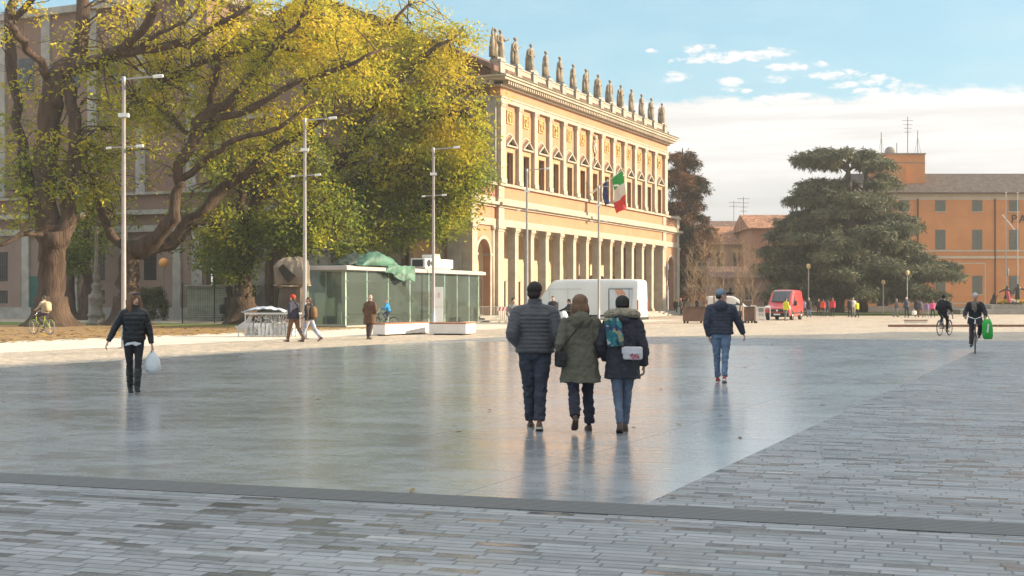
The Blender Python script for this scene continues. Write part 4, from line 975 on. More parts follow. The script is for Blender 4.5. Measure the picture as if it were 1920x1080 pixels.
# ---------------------------------------------------------------- cedars
M['needles'] = leaf_mat('cedar_needles', [(0.1,(0.055,0.066,0.036)),(0.5,(0.10,0.115,0.062)),(0.9,(0.22,0.21,0.115))], 0.5, 0.12)
M['needles_rust'] = leaf_mat('rusty_cedar_needles', [(0.2,(0.03,0.035,0.02)),(0.42,(0.05,0.045,0.025)),(0.55,(0.17,0.075,0.035)),(0.9,(0.28,0.12,0.05))], 0.30, 0.12)
M['bark_grey'] = bark_mat('grey_brown_bark', (0.10, 0.08, 0.065))
def cedar(label, seed, loc, trunk, limbs, mat, n_rand, prof, blade=0.5, dens=1.0):
    """limbs: (z0, azimuth deg, length, tip z); prof: [(z, radius)] for the unseen sides"""
    rs = np.random.RandomState(seed)
    t = thing('cedar_tree', label, 'tree', loc, 0, 'cedars around the square')
    mb = MB(); mb.tube(*jitter_path([Vector(p[:3]) for p in trunk], [p[3] for p in trunk], rs, .05), 12)
    tr = np.array([p[:3] for p in trunk])
    def axis(z):
        return Vector((np.interp(z, tr[:,2], tr[:,0]), np.interp(z, tr[:,2], tr[:,1]), z))
    zs = [p[0] for p in prof]; rsd = [p[1] for p in prof]
    allb = list(limbs)
    for q in range(n_rand):
        z = zs[0] + round((zs[-1]-zs[0])*rs.random()/1.75)*1.75 + (.2 if n_rand < 50 else .8)*rs.normal(); z = min(max(z, zs[0]), zs[-1]); a = rs.random()*360
        allb.append((max(1.5, z-.4-rs.random()*.8), a, np.interp(z, zs, rsd)*(.55+.55*rs.random()), z))
    cents = []
    for (z0, a, L, zt) in allb:
        d = Vector((math.cos(R(a)), math.sin(R(a)), 0)); s = Vector((-d.y, d.x, 0))
        p0 = axis(z0); n = 7
        pth = []
        for k in range(n+1):
            u = k/n
            z = z0 + (zt-z0)*(1.5*u - .5*u*u*u) + .35*math.sin(u*math.pi) - .5*u**4
            pth.append(p0 + d*L*u + Vector((0,0,z-z0)) + s*(rs.normal()*.12*u*L*.3))
        r0 = .05+.017*L
        mb.tube(pth, [r0*(1-.85*k/n) for k in range(n+1)], 6)
        ns = int(L*5*dens)
        for k in range(ns):
            u = .22+.78*((k+rs.random())/ns); i = min(int(u*n), n-1); q = pth[i].lerp(pth[i+1], u*n-i)
            side = 1 if rs.random() < .5 else -1
            w_ = (0.4+2.1*math.sin(min(1, u*1.05)*math.pi*.9))*rs.random()*min(1, L/6)
            e = q + s*side*w_ + d*(.5*rs.random()) + Vector((0,0,.12 - .22*w_))
            if w_ > .7: mb.tube([q, e], [.025, .012], 4, False)
            m_ = max(1, int(w_/.45))
            for j in range(m_+1):
                cents.append(tuple(q.lerp(e, (j+1)/(m_+1)) + Vector(rs.normal(size=3))*.08))
    mb.build('trunk', M['bark_grey'], t, True)
    c = np.array(cents)
    V = leaves(c, 17, (.46,.46,.13), blade, rs, .30, .40)
    V2 = leaves(c + np.array([0,0,-.24]), 7, (.36,.36,.26), blade*1.1, rs, 1.7, .36)
    V = np.vstack([V, V2]); fast_mesh('crown', V, quads(len(V)), mat, t)
    return t
def side(zc, cx, tips, base_x, Y, dz=1.2):
    out = []
    for (x, y) in tips:
        dx = (x-base_x)/FPX*Y; z = CAMH + (HOR-y)/FPX*Y
        out.append((max(1.6, z-dz), 0 if dx > 0 else 180, abs(dx), z))
        if abs(dx) > 5: out += [(max(1.5, z-dz-.5), (0 if dx > 0 else 180)+sg*(16+3*(len(out)%4)), abs(dx)*(.98-.05*(len(out)%3)), z-.25) for sg in (-1, 1)]
    return out
YA, YB = 138.0, 136.0
A0 = Vector(((1568-960)/FPX*YA, YA, 0)); B0 = Vector(((1640-960)/FPX*YB, YB+5, 0))
cedar('broad dark cedar on the left with a leaning trunk and wide flat branches', 31, A0, [(0,0,-.1,.95),(.3,0,2,.75),(1.2,.2,6,.6),(1.6,.3,11,.42),(1.4,.3,15,.25),(1.2,.2,18.2,.08)],
  side(0,0,[(1468,288),(1500,280),(1478,338),(1448,366),(1462,352),(1430,410),(1415,432),(1402,462),(1398,492),(1428,505),(1425,545),(1450,520),(1470,555),(1445,480),(1620,283),(1560,280),(1640,300)],1568,YA) +
  [(16,200,5,16.6),(16.2,150,5,16.9),(16.4,30,4.5,17.2),(15.6,330,5,16.2),(16.5,250,4.5,17.3),(9,215,8,8.5),(7,240,9,6.5),(5,255,9,4.5),(11,230,7,11),(4,200,9,3.4),(6,290,9,5.4),(12.5,270,6,12.5),(9,285,8,8.8),(3.6,275,8,2.8)], M['needles'], 20,
  [(2.5,6),(5,8),(8,8.4),(11,7.2),(14,6.4),(16,5.6),(17.4,4.6)])
cedar('lighter grey green cedar in front of the orange palazzo with a long low branch', 32, B0, [(0,0,-.1,.7),(0,0,3,.55),(.2,0,9,.42),(.4,0,14,.25),(.5,0,18,.07)],
  side(0,0,[(1690,292),(1672,285),(1706,330),(1715,372),(1742,398),(1748,412),(1722,430),(1745,448),(1770,470),(1822,488),(1815,505),(1800,545),(1780,500),(1735,520),(1700,500),(1560,400),(1570,330),(1590,480)],1640,YB) +
  [(8,250,8,7),(6,280,9,4.8),(10,300,7,9.6),(4,300,9,3.2),(12,260,6,12),(5.5,320,11,4.6),(14,280,5,14.2),(3.6,260,9,2.6)], M['needles'], 20,
  [(2.5,6),(5,7),(8,6.4),(11,5.2),(14,4),(17.2,2.4)])
cedar('dead rust coloured conifer rising behind the far corner of the theatre', 33, Vector(((1284-960)/FPX*150, 152, 0)), [(0,0,-.1,.6),(0,0,8,.4),(0,0,14,.25),(0,0,19.6,.06)],
  side(0,0,[(1315,300),(1328,335),(1330,348),(1318,365),(1322,380),(1308,330),(1345,425),(1350,440),(1335,455),(1325,480),(1340,470),(1260,290),(1262,330)],1284,150,.6), M['needles_rust'], 95,
  [(2,2.6),(6,3.0),(9,3.2),(13,2.2),(16,2.1),(19.0,1.0)], 0.42, 1.5)
# ---------------------------------------------------------------- bare saplings
M['bark_pale'] = bark_mat('pale_sapling_bark', (0.24, 0.17, 0.11))
labs = ['bare sapling in the left brown planter', 'bare forked sapling just right of the first planter', 'tall thin bare sapling left of the man in the cap', 'bare sapling with dense twigs behind the cap man', 'pale bare sapling above the small white van', 'straight bare sapling near the red van', 'slim bare sapling between the white van and the cap man']
for k, (x, yt, Y) in enumerate([(1302,470,100),(1322,455,104),(1340,440,108),(1362,450,112),(1388,458,104),(1412,478,114),(1376,470,118)]):
    rs = np.random.RandomState(60+k); b = Vector(((x-960)/FPX*Y, Y, 0)); H_ = CAMH + (HOR-yt)/FPX*Y
    t = thing('bare_sapling', labs[k], 'tree', b, 0, 'bare saplings by the far planters')
    m = MB(); tw = MB(); sw = rs.normal(size=2)*.25
    ax = lambda u: Vector((sw[0]*u, sw[1]*u, H_*u))
    m.tube([ax(u/8) + Vector((rs.normal()*.05, rs.normal()*.05, 0)) for u in range(9)], [.06*(1-.85*u/8) for u in range(9)], 7)
    for j in range(38):
        u = .16+.8*rs.random(); q = ax(u); a = rs.random()*2*math.pi; L = (1.0-.6*u)*2.1*(.5+rs.random()*.7)
        e = q + Vector((math.cos(a)*L*.55, math.sin(a)*L*.55, L*.85)); m_ = q.lerp(e, .5) + Vector((0,0,-.08))
        tw.tube([q, m_, e], [.018, .012, .005], 4, False)
        for g in range(5):
            s0 = q.lerp(e, .25+.7*rs.random()); e2 = s0 + Vector((rs.normal()*.35, rs.normal()*.35, .3+.4*rs.random())); tw.tube([s0, e2], [.008, .004], 3, False)
    m.build('trunk', M['bark_pale'], t, True); tw.build('branches', M['bark_pale'], t)
# ---------------------------------------------------------------- clipped evergreen shrub by the path
rs = np.random.RandomState(5); b = P(284, 601)
t = thing('evergreen_shrub', 'rounded dark green shrub behind the woman with the shopping bag', 'shrub', b)
cl = []
for _ in range(230):
    a = rs.random()*2*math.pi; z = rs.random(); r = 1.25*math.sqrt(max(0, 1-(z*1.0-.25)**2*1.3))
    cl.append((math.cos(a)*r*(.75+.25*rs.random()), math.sin(a)*r*(.75+.25*rs.random()), .2+z*2.25))
V = leaves(np.array(cl), 24, (.3,.3,.28), .17, rs, .1); fast_mesh('foliage', V, quads(len(V)), M['leaf_green'], t)
m = MB()
for k in range(6): a = k*1.05; m.tube([(0,0,0),(math.cos(a)*.5,math.sin(a)*.5,1.2),(math.cos(a)*.8,math.sin(a)*.8,2.0)], [.06,.04,.02], 5)
m.build('stems', M['bark_grey'], t)
# small low shrubs behind the grass bed are left to the lawn

# ---------------------------------------------------------------- fallen leaves
rs = np.random.RandomState(77); n = 3400
u_ = rs.random(n); vv = rs.random(n)**1.5
pp = np.array([tuple(G_ + Nn*1.5 - T*36) ])[0] + np.outer(u_*70, np.array(T)) - np.outer(vv*15, np.array(Nn))
c_ = pp + np.array([0,0,.02]); a_ = rs.random(n)*6.28; L_ = .10+.10*rs.random(n)
ax_ = np.stack([np.cos(a_), np.sin(a_), .1*rs.normal(size=n)], 1)*L_[:,None]; bx_ = np.stack([-np.sin(a_), np.cos(a_), .15*rs.normal(size=n)], 1)*L_[:,None]*.5
V = np.stack([c_-ax_, c_-bx_, c_+ax_, c_+bx_], 1).reshape(-1,3); V[:,2] = np.maximum(V[:,2], .012)
tag(fast_mesh('fallen_leaves', V, quads(len(V)), leaf_mat('fallen_leaf', [(0.2,(.20,.10,.03)),(.5,(.38,.22,.05)),(.9,(.50,.33,.07))], 2.0, .1)), None, None, kind='stuff')

# a few stray leaves blown onto the paving
n = 90; xs_ = -14+26*rs.random(n); ys_ = 8.2+40*rs.random(n)**1.3
c_ = np.stack([xs_, ys_, np.full(n, .02)], 1); a_ = rs.random(n)*6.28; L_ = .035+.03*rs.random(n)
ax_ = np.stack([np.cos(a_), np.sin(a_), .15*rs.normal(size=n)], 1)*L_[:,None]; bx_ = np.stack([-np.sin(a_), np.cos(a_), .2*rs.normal(size=n)], 1)*L_[:,None]*.55
V = np.stack([c_-ax_, c_-bx_, c_+ax_, c_+bx_], 1).reshape(-1,3); V[:,2] = np.maximum(V[:,2], .014)
tag(fast_mesh('stray_leaves', V, quads(len(V)), leaf_mat('stray_leaf', [(0.2,(.10,.055,.02)),(.5,(.20,.12,.04)),(.9,(.32,.22,.06))], 2.0, .1)), None, None, kind='stuff')
# ================================================================ street furniture
lamp_pts = [(-12.8, 42.2), (-8.4, 51.9), (-3.8, 61.9), (0.84, 71.9), (5.6, 82.6)]
def make_lamp(label, loc, rz):
    t = thing('street_lamp', label, 'lamp post', loc, rz, 'tall two armed lamp posts in a row')
    m = MB(); m.lathe([(.16,0),(.16,.03),(.085,.05),(.08,1.2),(.075,3.0),(.058,8.7),(.066,8.72),(.066,8.92),(.05,8.96)], n=14); m.build('pole', M['lamp_body'], t, True)
    a = MB(); a.bar((-.12,0,8.86), (1.05,0,8.98), .06, .05); a.build('upper_arm', M['lamp_body'], t)
    h = MB(); h.obox((1.12,0,8.98), (.16,0,.016), (0,.085,0), (0,0,.045)); h.build('lamp_head', M['white_metal'], t, bevel=.015)
    a = MB(); a.bar((-.50,0,6.61), (.50,0,6.67), .05, .04); a.build('lower_arm', M['lamp_body'], t)
    h = MB(); h.obox((.52,0,6.67), (.12,0,.010), (0,.07,0), (0,0,.04)); h.build('lamp_head', M['white_metal'], t, bevel=.012); h = MB(); h.obox((-.48,0,6.60), (.09,0,.010), (0,.06,0), (0,0,.035)); h.build('lamp_head', M['white_metal'], t, bevel=.012)
    c = MB(); c.box(-.16,.16,-.10,.10,7.62,7.74); c.build('camera_box', M['white_metal'], t)
    return t
ll = ['nearest tall lamp post, behind the woman with the shopping bag', 'tall lamp post between the wrapped monument and the glass pavilion', 'tall lamp post in front of the glass pavilion beside the white totem', 'tall lamp post before the first columns of the theatre portico', 'farthest tall lamp post, in front of the portico near the flags']
lamps = [make_lamp(ll[0], (lamp_pts[0][0], lamp_pts[0][1], 0), R(3))]
for k in range(1, 5): lamps.append(copy_tree(lamps[0], (lamp_pts[k][0], lamp_pts[k][1], 0), R(3+k*.5), ll[k]))
# --- old ornate lamp post and globe lamp in the park
b = P(181, 609)
t = thing('ornate_lamp_post', 'old cast iron lamp post with a bulbous stone coloured base beside the forked tree', 'lamp post', b)
m = MB(); m.lathe([(.62,0),(.62,.16),(.55,.2),(.50,.5),(.56,.56),(.56,.66),(.40,.80),(.36,1.2),(.42,1.5),(.50,1.62),(.50,1.78),(.36,1.95),(.27,2.3),(.33,2.42),(.33,2.56),(.2,2.7)], n=18); m.build('base', M['iron'], t, True)
m = MB(); m.lathe([(.2,2.68),(.22,2.9),(.25,3.1),(.17,3.3),(.16,3.6),(.21,3.75),(.13,3.9),(.11,5.5),(.085,7.6),(.13,7.7),(.05,7.9)], n=14); m.build('pole', M['iron'], t, True)
a = MB()
for sg in (-1, 1): a.tube([(0,0,7.2),(sg*.35,0,7.55),(sg*.75,0,7.45),(sg*.8,0,7.15)], .035, 6)
a.build('arms', M['iron'], t, True)
M['globe'] = pm('milky_orange_globe', (0.75, 0.36, 0.10), 0.35, 0.06, 2.0)
M['globe_w'] = pm('milky_globe', (0.70, 0.55, 0.35), 0.35, 0.06, 2.0)
for sg in (-1, 1): MB().ball((sg*.8,0,6.95), .24, n=14, m=10).build('globe', M['globe_w'], t, True)
Yg = P(307, 601).y
t = thing('globe_lamp', 'park lamp with one orange globe on a thin pole behind the shrub', 'lamp post', P(307, 601))
MB().lathe([(.10,0),(.10,.5),(.055,.55),(.045,4.05),(.08,4.08),(.10,4.2)], n=10).build('pole', M['iron'], t, True)
MB().ball((0,0,4.46), .37, .37, .36, 16, 12).build('globe', M['globe'], t, True)
# --- small information board beside the old lamp
t = thing('notice_board', 'small pale board standing at the foot of the ornate lamp post', 'board', P(171, 604)); m = MB(); m.box(-.28,.2,.2,.26,.05,2.0); m.build('panel', M['stone_grey'], t, bevel=.02)
MB().box(-.05,.0,.26,.32,0,1.6).build('post', M['iron'], t)
# --- wire fence
M['wire'] = pm('dark_green_wire', (0.03, 0.06, 0.04), 0.6)
t = thing('wire_fence', 'dark green wire mesh fence between the shrub and the straight dark tree', 'fence', P(342, 606))
ct = Vector((1,.12,0)).normalized()
for k in range(5): MB().tube([ct*k*2.15, ct*k*2.15+Vector((0,0,2.75))], .045, 8).build('post', M['wire'], t)
f = MB()
for k in range(0, 72): f.bar(ct*k*.12, ct*k*.12+Vector((0,0,2.7)), .011)
for k in range(24): f.bar(Vector((0,0,.05+k*.115)), ct*8.6+Vector((0,0,.05+k*.115)), .011)
f.build('mesh_panel', M['wire'], t)
t = thing('shed', 'low pale slatted cabin behind the wire fence', 'shed', P(352, 602)); m = MB(); m.box(0,4.6,0,2.5,.2,2.6)
m.build('wall', pm('pale_green_boards', (0.26,0.27,0.20), .85), t)
m = MB()
for k in range(16): m.box(-.02,4.62,-.05,-.0,.3+k*.145,.4+k*.145)
m.build('slats', pm('grey_board_slats', (0.34,0.35,0.28), .85), t); m = MB(); m.box(-.2,4.8,-.3,2.7,2.6,2.72); m.build('roof', M['stone_grey'], t)
# --- bin beyond the fence
t = thing('litter_bin', 'small dark litter bin on a post beyond the wire fence', 'bin', P(418, 602.6)); MB().lathe([(.2,.55),(.26,.6),(.28,1.2),(.25,1.25),(.24,1.2),(.2,.7)], n=12).build('bucket', M['black_metal'], t, True); MB().tube([(0,.3,0),(0,.3,1.4)], .04, 8).build('post', M['iron'], t)

# ================================================================ glass pavilion
PV = Vector((-9.6, 74.0, 0)); LP, WP, HP = 17.4, 2.9, 3.30
pv_ = thing('glass_pavilion', 'green glass walled pavilion with a flat grey roof and steel fins', 'pavilion', PV, FA)
m = MB(); m.box(-.45, LP+.35, -.35, WP+.6, HP+.02, HP+.24); m.box(-.3, LP+.2, -.2, WP+.4, HP+.24, HP+.28); m.build('roof', pm('pinkish_grey_roof_sheet', (.42,.38,.36), .5, .12, 1.0), pv_, bevel=.02)
m = MB(); m.box(-.15, LP+.15, -.12, WP+.2, 0.0, .10); m.build('floor', M['stone_grey'], pv_)
fins = [0.05, 2.4, 4.9, 7.6, 10.1, 12.3, 14.1, 15.9, 17.35]
for k in range(len(fins)-1):
    MB().box(fins[k]+.03, fins[k+1]-.03, -.02, .0, .12, HP).build('glass_pane', M['glass'], pv_)
for k in range(len(fins)-1):
    MB().box(fins[k]+.03, fins[k+1]-.03, WP, WP+.02, .12, HP).build('glass_pane', M['glass'], pv_)
for x in (-.0, LP): MB().box(x-.01, x+.01, .03, WP-.03, .12, HP).build('glass_pane', M['glass'], pv_)
M['fin'] = pm('pale_green_steel', (0.55, 0.68, 0.58), 0.4, 0.08, 3.0)
for k, x in enumerate(fins):
    f = MB(); f.box(x-.05, x+.05, .03, .30, .1, HP); f.build('fin', M['fin'], pv_)
    s = MB()
    for z in (.6, 1.7, 2.7): s.bar((x-.12, -.05, z), (x+.12, -.05, z), .035)
    s.build('glass_clamps', M['chrome'], pv_)
for x in fins[::2]: MB().box(x-.05, x+.05, WP-.25, WP-.03, .1, HP).build('fin', M['fin'], pv_)
br = MB(); br.bar((.12,.34,1.65), (2.3,.34,3.0), .07); br.bar((.12,.34,1.65), (2.3,.34,.25), .07); br.bar((9.0,.5,.3), (11,.5,1.7), .06); br.build('braces', M['white_metal'], pv_)
inn = MB()
for x in (1.7, 2.0, 5.7, 9.6, 11.7, 13.4, 16.6): inn.box(x-.04, x+.04, 1.2, 1.3, .1, 2.3)
inn.build('inner_posts', M['white_metal'], pv_)
inn = MB(); inn.box(2.5, 4.4, 1.9, 2.2, .1, .9); inn.box(9.5, 12.5, 1.7, 2.3, .1, 1.0); inn.box(5.5, 6.9, 2.0, 2.3, .1, 1.9); inn.build('counter', pm('pale_counter', (0.35,0.40,0.34), .6), pv_)
# --- folded tarpaulin on the roof
M['tarp'] = pm('green_tarpaulin', (0.06, 0.15, 0.105), 0.6, 0.45, 1.2, 0.5, 6, spec=.5)
M['tarp_brown'] = pm('brown_tarpaulin', (0.16, 0.125, 0.09), 0.5, 0.3, 1.0, 0.5, 6, spec=.5)
def cloth(fn, nu, nv, name, mat, parent, th=.02):
    V = [fn(u/nu, v/nv) for v in range(nv+1) for u in range(nu+1)]
    F = np.array([[v*(nu+1)+u, v*(nu+1)+u+1, (v+1)*(nu+1)+u+1, (v+1)*(nu+1)+u] for v in range(nv) for u in range(nu)])
    o = fast_mesh(name, np.array(V), F, mat, parent, True)
    s_ = o.modifiers.new('solid', 'SOLIDIFY'); s_.thickness = th; return o
zr = HP+.28
t = thing('tarpaulin', 'green tarpaulin heaped on the pavilion roof and hanging over its edge', 'tarpaulin', PV + T*3.2 + Vector((0,0,zr)), FA)
def heap(u, v):
    x = -2.6 + 6.4*u; y = -.42 + 2.4*v
    h = .78*max(0, 1-abs((x-.2)/2.2)**2.4)*math.sin(min(1, (v*.85+.25))*math.pi)**.6 if 0 < v < 1 else 0
    n = mnoise.noise(Vector((x*1.4, y*1.6, 3)))*.22 + mnoise.noise(Vector((x*4, y*3, 9)))*.10
    return Vector((x + n*.4, y + n*.3, max(.0, h + (n if h > .1 else abs(n)*.3)) + .03))
cloth(heap, 60, 30, 'heap', M['tarp'], t)
def hang(u, v):
    x = .9 + 3.3*u; n = mnoise.noise(Vector((x*2.2, v*2, 5)))
    return Vector((x + .1*n - .25*v, -.44 + .14*math.sin(u*16+v*2)*v + .1*n*v, .12 - v*(.45 + .70*u*(1-.3*math.sin(u*9))) + .05*n))
cloth(hang, 60, 20, 'hanging_flap', M['tarp'], t)
t = thing('tarpaulin', 'dark tarpaulin end bundled at the left of the green one on the roof', 'tarpaulin', PV + T*.6 + Vector((0,0,zr)), FA)
cloth(lambda u, v: Vector((-.2+1.9*u, .1+1.7*v, .03+.85*math.sin(math.pi*min(1,v*.9+.1))*u**.8 + .14*mnoise.noise(Vector((u*5,v*5,2))))), 30, 20, 'heap', pm('black_green_sheet', (0.03,0.045,0.035), .5, .3, 2.0), t)
# --- air conditioning unit on the roof
t = thing('rooftop_cooling_unit', 'white air conditioning unit on the pavilion roof behind the totem', 'cooling unit', PV + T*10.6 + Vector((0,0,zr)) - Nn*.6, FA)
m = MB(); m.box(0,4.0,0,1.1,.12,.74); m.build('casing', M['white_metal'], t, bevel=.05); m = MB(); m.box(1.2,2.3,.1,.9,.74,1.02); m.build('top_hood', M['white_metal'], t, bevel=.04)
m = MB(); m.box(.2,3.8,.1,.2,0,.12); m.box(.2,3.8,.9,1.0,0,.12); m.build('rails', M['metal'], t)
for x in (.5, 1.05): MB().tube([(x,-.03,.43),(x,.0,.43)], .24, 16).build('fan_grille', M['black_metal'], t)
m = MB(); m.box(-.03,0,.15,.95,.2,.66); m.build('side_grille', M['black_metal'], t)
# --- white benches with reddish tops
M['bench_wood'] = pm('reddish_bench_boards', (0.36, 0.15, 0.085), 0.6, 0.2, 3.0, stretch=(1,6,1))
M['white_stone'] = pm('white_concrete', (0.72, 0.68, 0.63), 0.75, 0.06, 2.0)
def bench(label, loc, rz, L, Wd):
    t = thing('block_bench', label, 'bench', loc, rz, 'white block benches before the pavilion')
    m = MB(); m.box(0,L,0,Wd,.06,.50); m.build('block', M['white_stone'], t, bevel=.015)
    m = MB()
    nb_ = max(3, int(Wd/.18)); q_ = Wd/nb_
    for k in range(nb_): m.box(.0,L,.005+k*q_,(k+1)*q_-.008,.50,.56)
    m.build('seat_boards', M['bench_wood'], t)
    m = MB(); m.box(.2,L-.2,.12,Wd-.12,0,.06); m.build('foot', M['black_metal'], t)
bench('long white block bench with reddish seat nearest the man in the brown coat', P(722, 630), FA, 4.2, .62)
bench('short white block bench right of the lamp post, in front of the totem', Vector((hx(804,58.2),58.2,0)), R(-13), 1.75, 1.7)
# --- totem
t = thing('information_totem', 'tall white totem standing before the glass pavilion', 'totem', Vector((hx(823,66),66,0)), R(4))
m = MB(); m.box(-.22,.22,-.09,.09,.0,2.25); m.build('body', M['white_metal'], t, bevel=.015)
m = MB(); m.box(-.2,.2,-.1,-.092,1.22,1.25); m.box(-.05,.05,-.1,-.092,1.7,1.98); m.build('printed_mark', pm('faint_print', (0.55,0.40,0.33), .6), t)
# --- barriers with red and white tape
M['grille'] = pm('barrier_grey', (0.42,0.40,0.36), .5, .1, 4.0, metal=.4)
M['red'] = pm('signal_red', (0.55,0.05,0.05), .5)
M['white'] = pm('plain_white', (0.75,0.74,0.72), .55, .05, 3)
def barrier(label, loc, rz, tape):
    t = thing('crowd_barrier', label, 'barrier', loc, rz, 'steel barriers by the theatre steps')
    m = MB(); m.tube([(0,0,.15),(0,0,1.1),(2.3,0,1.1),(2.3,0,.15),(0,0,.15)], .025, 6)
    for k in range(1, 15): m.tube([(k*.153,0,.15),(k*.153,0,1.1)], .011, 5)
    m.build('frame', M['grille'], t)
    for x in (.25, 2.05):
        f = MB(); f.bar((x,-.32,.03), (x,.32,.03), .05); f.bar((x,0,.03), (x,0,.2), .04); f.build('foot', M['grille'], t)
    if tape:
        for k in range(8):
            MB().prism([(.15+k*.26,-.035,.82),(.28+k*.26,-.035,.82),(.36+k*.26,-.035,1.06),(.23+k*.26,-.035,1.06)], (0,.012,0)).build('red_stripe', M['red'], t)
        MB().box(.1,2.25,-.03,-.026+.012,.8,1.08).build('tape_board', M['white'], t)
barrier('grey steel barrier beside the pavilion corner', Vector((hx(896,89),89,0)), R(20), False)
barrier('steel barrier with red and white striped board by the portico', Vector((hx(930,90),90,0)), R(15), True)
barrier('second plain steel barrier stacked behind the left one', Vector((hx(899,90),90.2,0)), R(20), False)
# --- wrapped monument and stacked stand at its foot
t = thing('wrapped_monument', 'monument wrapped in brown tarpaulin with a torn dark opening', 'monument', P(540, 616)+Vector((0,1.5,0)))
def wrap(zs):
    m = MB(); rr = []; n = 28
    for z, hw, hd in zs:
        ring = []
        for k in range(n):
            a = 2*math.pi*k/n; ca, sa = math.cos(a), math.sin(a)
            q = 1/max(abs(ca), abs(sa))**.75
            nz = mnoise.noise(Vector((ca*2.2, sa*2.2, z*1.5)))*.16
            ring.append(Vector((ca*q*hw*(1+nz), sa*q*hd*(1+nz), z + .12*mnoise.noise(Vector((ca*3, sa*3, z+4))))))
        rr.append(ring)
    return m.rings(rr)
wrap([(0,.72,.7),(.6,.74,.7),(1.3,.72,.68),(2.0,.70,.66),(2.35,.66,.62)]).build('lower_wrap', pm('dark_brown_sheet', (0.085,0.065,0.048), .6, .3, 1.0, .5, 6), t)
wrap([(2.3,.74,.7),(2.5,.95,.9),(2.9,.98,.95),(3.4,.92,.9),(3.75,.82,.8),(3.92,.6,.6),(3.98,.3,.3)]).build('upper_wrap', M['tarp_brown'], t)
m = MB(); m.prism([(-.62,-1.05,3.35),(-.35,-1.1,3.6),(.1,-1.15,3.15),(.35,-1.1,2.95),(-.05,-1.1,2.55),(-.3,-1.1,2.8)], (0,.25,0)); m.build('torn_opening', M['dark'], t)
m = MB(); m.tube([(-.95,-.6,2.42),(0,-.98,2.36),(.95,-.6,2.42),(.95,.6,2.42),(0,.95,2.4),(-.95,.6,2.42),(-.95,-.6,2.42)], .03, 5); m.build('rope', M['stone'], t)
ss = P(446, 632)
t = thing('folded_stand', 'silvery market stand stacked with metal frames at the foot of the wrapped monument', 'stand', ss, R(-2))
t.scale = (.62, 1, .95)
m = MB(); m.box(.45,4.1,0,1.1,1.02,1.1)
for x in (.5, 4.0):
    for y in (.06, 1.0): m.box(x-.03,x+.03,y-.03,y+.03,0,1.02)
m.build('table_frame', M['metal'], t)
rs = np.random.RandomState(4)
fr = MB()
for k in range(190):
    x = .55+3.35*rs.random(); z = .12+.8*rs.random(); a = rs.random()*math.pi; L = .2+.35*rs.random(); y = .02+.5*rs.random()
    d = Vector((math.cos(a), .1*rs.normal(), math.sin(a)*.9))*L
    p0 = Vector((x,y,z))-d*.5; p1 = Vector((x,y,z))+d*.5
    p0.z = max(.05,min(1.0,p0.z)); p1.z = max(.05,min(1.0,p1.z)); p0.x = min(4.0,max(.5,p0.x)); p1.x = min(4.0,max(.5,p1.x))
    fr.bar(p0, p1, .05, .03)
fr.build('stacked_frames', M['metal'], t)
pn = MB()
for k in range(12):
    x = .6+.28*k; pn.obox((x, .55, .35), (.11,0,.02), (.02,.4,0), (0.03*((k%3)-1),0,.28))
pn.build('stacked_panels', M['white'], t)
m = MB(); m.bar((-.15,.3,.32), (.75,.4,.75), .08, .3); m.bar((-.1,.6,.25), (.6,.6,.95), .06); m.bar((-.2,.1,.5),(.45,.1,.1),.06); m.bar((.0,.1,0),(.0,.1,.45),.06); m.build('leaning_frame', M['metal'], t)
cloth(lambda u, v: Vector((.2+2.9*u, .05+1.0*v, 1.14+.08*math.sin(u*3)+.16*math.sin(math.pi*u)*(.4+.6*v)+.10*mnoise.noise(Vector((u*6,v*4,1))))), 40, 14, 'cover_sheet', pm('pale_blue_plastic_sheet', (0.42,0.46,0.52), .4, .1, 2.0, .4, 8), t)

# ================================================================ vehicles
def van_mesh(L, Wd, H, hood_x, hood_z, ws_x, roof_x, gh=.42):
    """front at x=0. sections along x: (x, z_bottom, z_belt, z_top, half width bottom, half width top)"""
    W2 = Wd/2
    sec = [(0.0,.42,.62,.74,W2*.80,W2*.76),(.06,.28,.72,.92,W2*.93,W2*.88),(.30,.24,.86,1.04,W2*.985,W2*.92),
           (hood_x,.24,.95,hood_z,W2,W2*.90),(ws_x,.24,1.0,hood_z+.1,W2,W2*.88),(roof_x,.24,1.05,H*.965,W2,W2*.84),(roof_x+.35,.24,1.05,H*.99,W2,W2*.86),
           (roof_x+1.0,.24,1.05,H,W2,W2*.875),(L*.72,.24,1.05,H,W2,W2*.875),(L-.25,.24,1.05,H*.995,W2,W2*.87),(L-.06,.26,1.05,H*.975,W2*.985,W2*.85),(L,.34,1.05,H*.95,W2*.96,W2*.82)]
    m = MB(); rr = []
    for (x, zb, zm, zt, hb, ht) in sec:
        pr = [(-hb*.94, zb),(-hb, zb+.12),(-hb, (zb+zm)/2),(-hb*.995, zm),(-(hb*.45+ht*.55), zm+(zt-zm)*.55),(-ht, zt-(zt-zm)*.10),(-ht*.90, zt-(zt-zm)*.02),(-ht*.5, zt+.0)]
        pr = pr + [(-y, z) for y, z in pr[::-1]]
        rr.append([Vector((x, y, z)) for y, z in pr])
    return m.rings(rr), sec
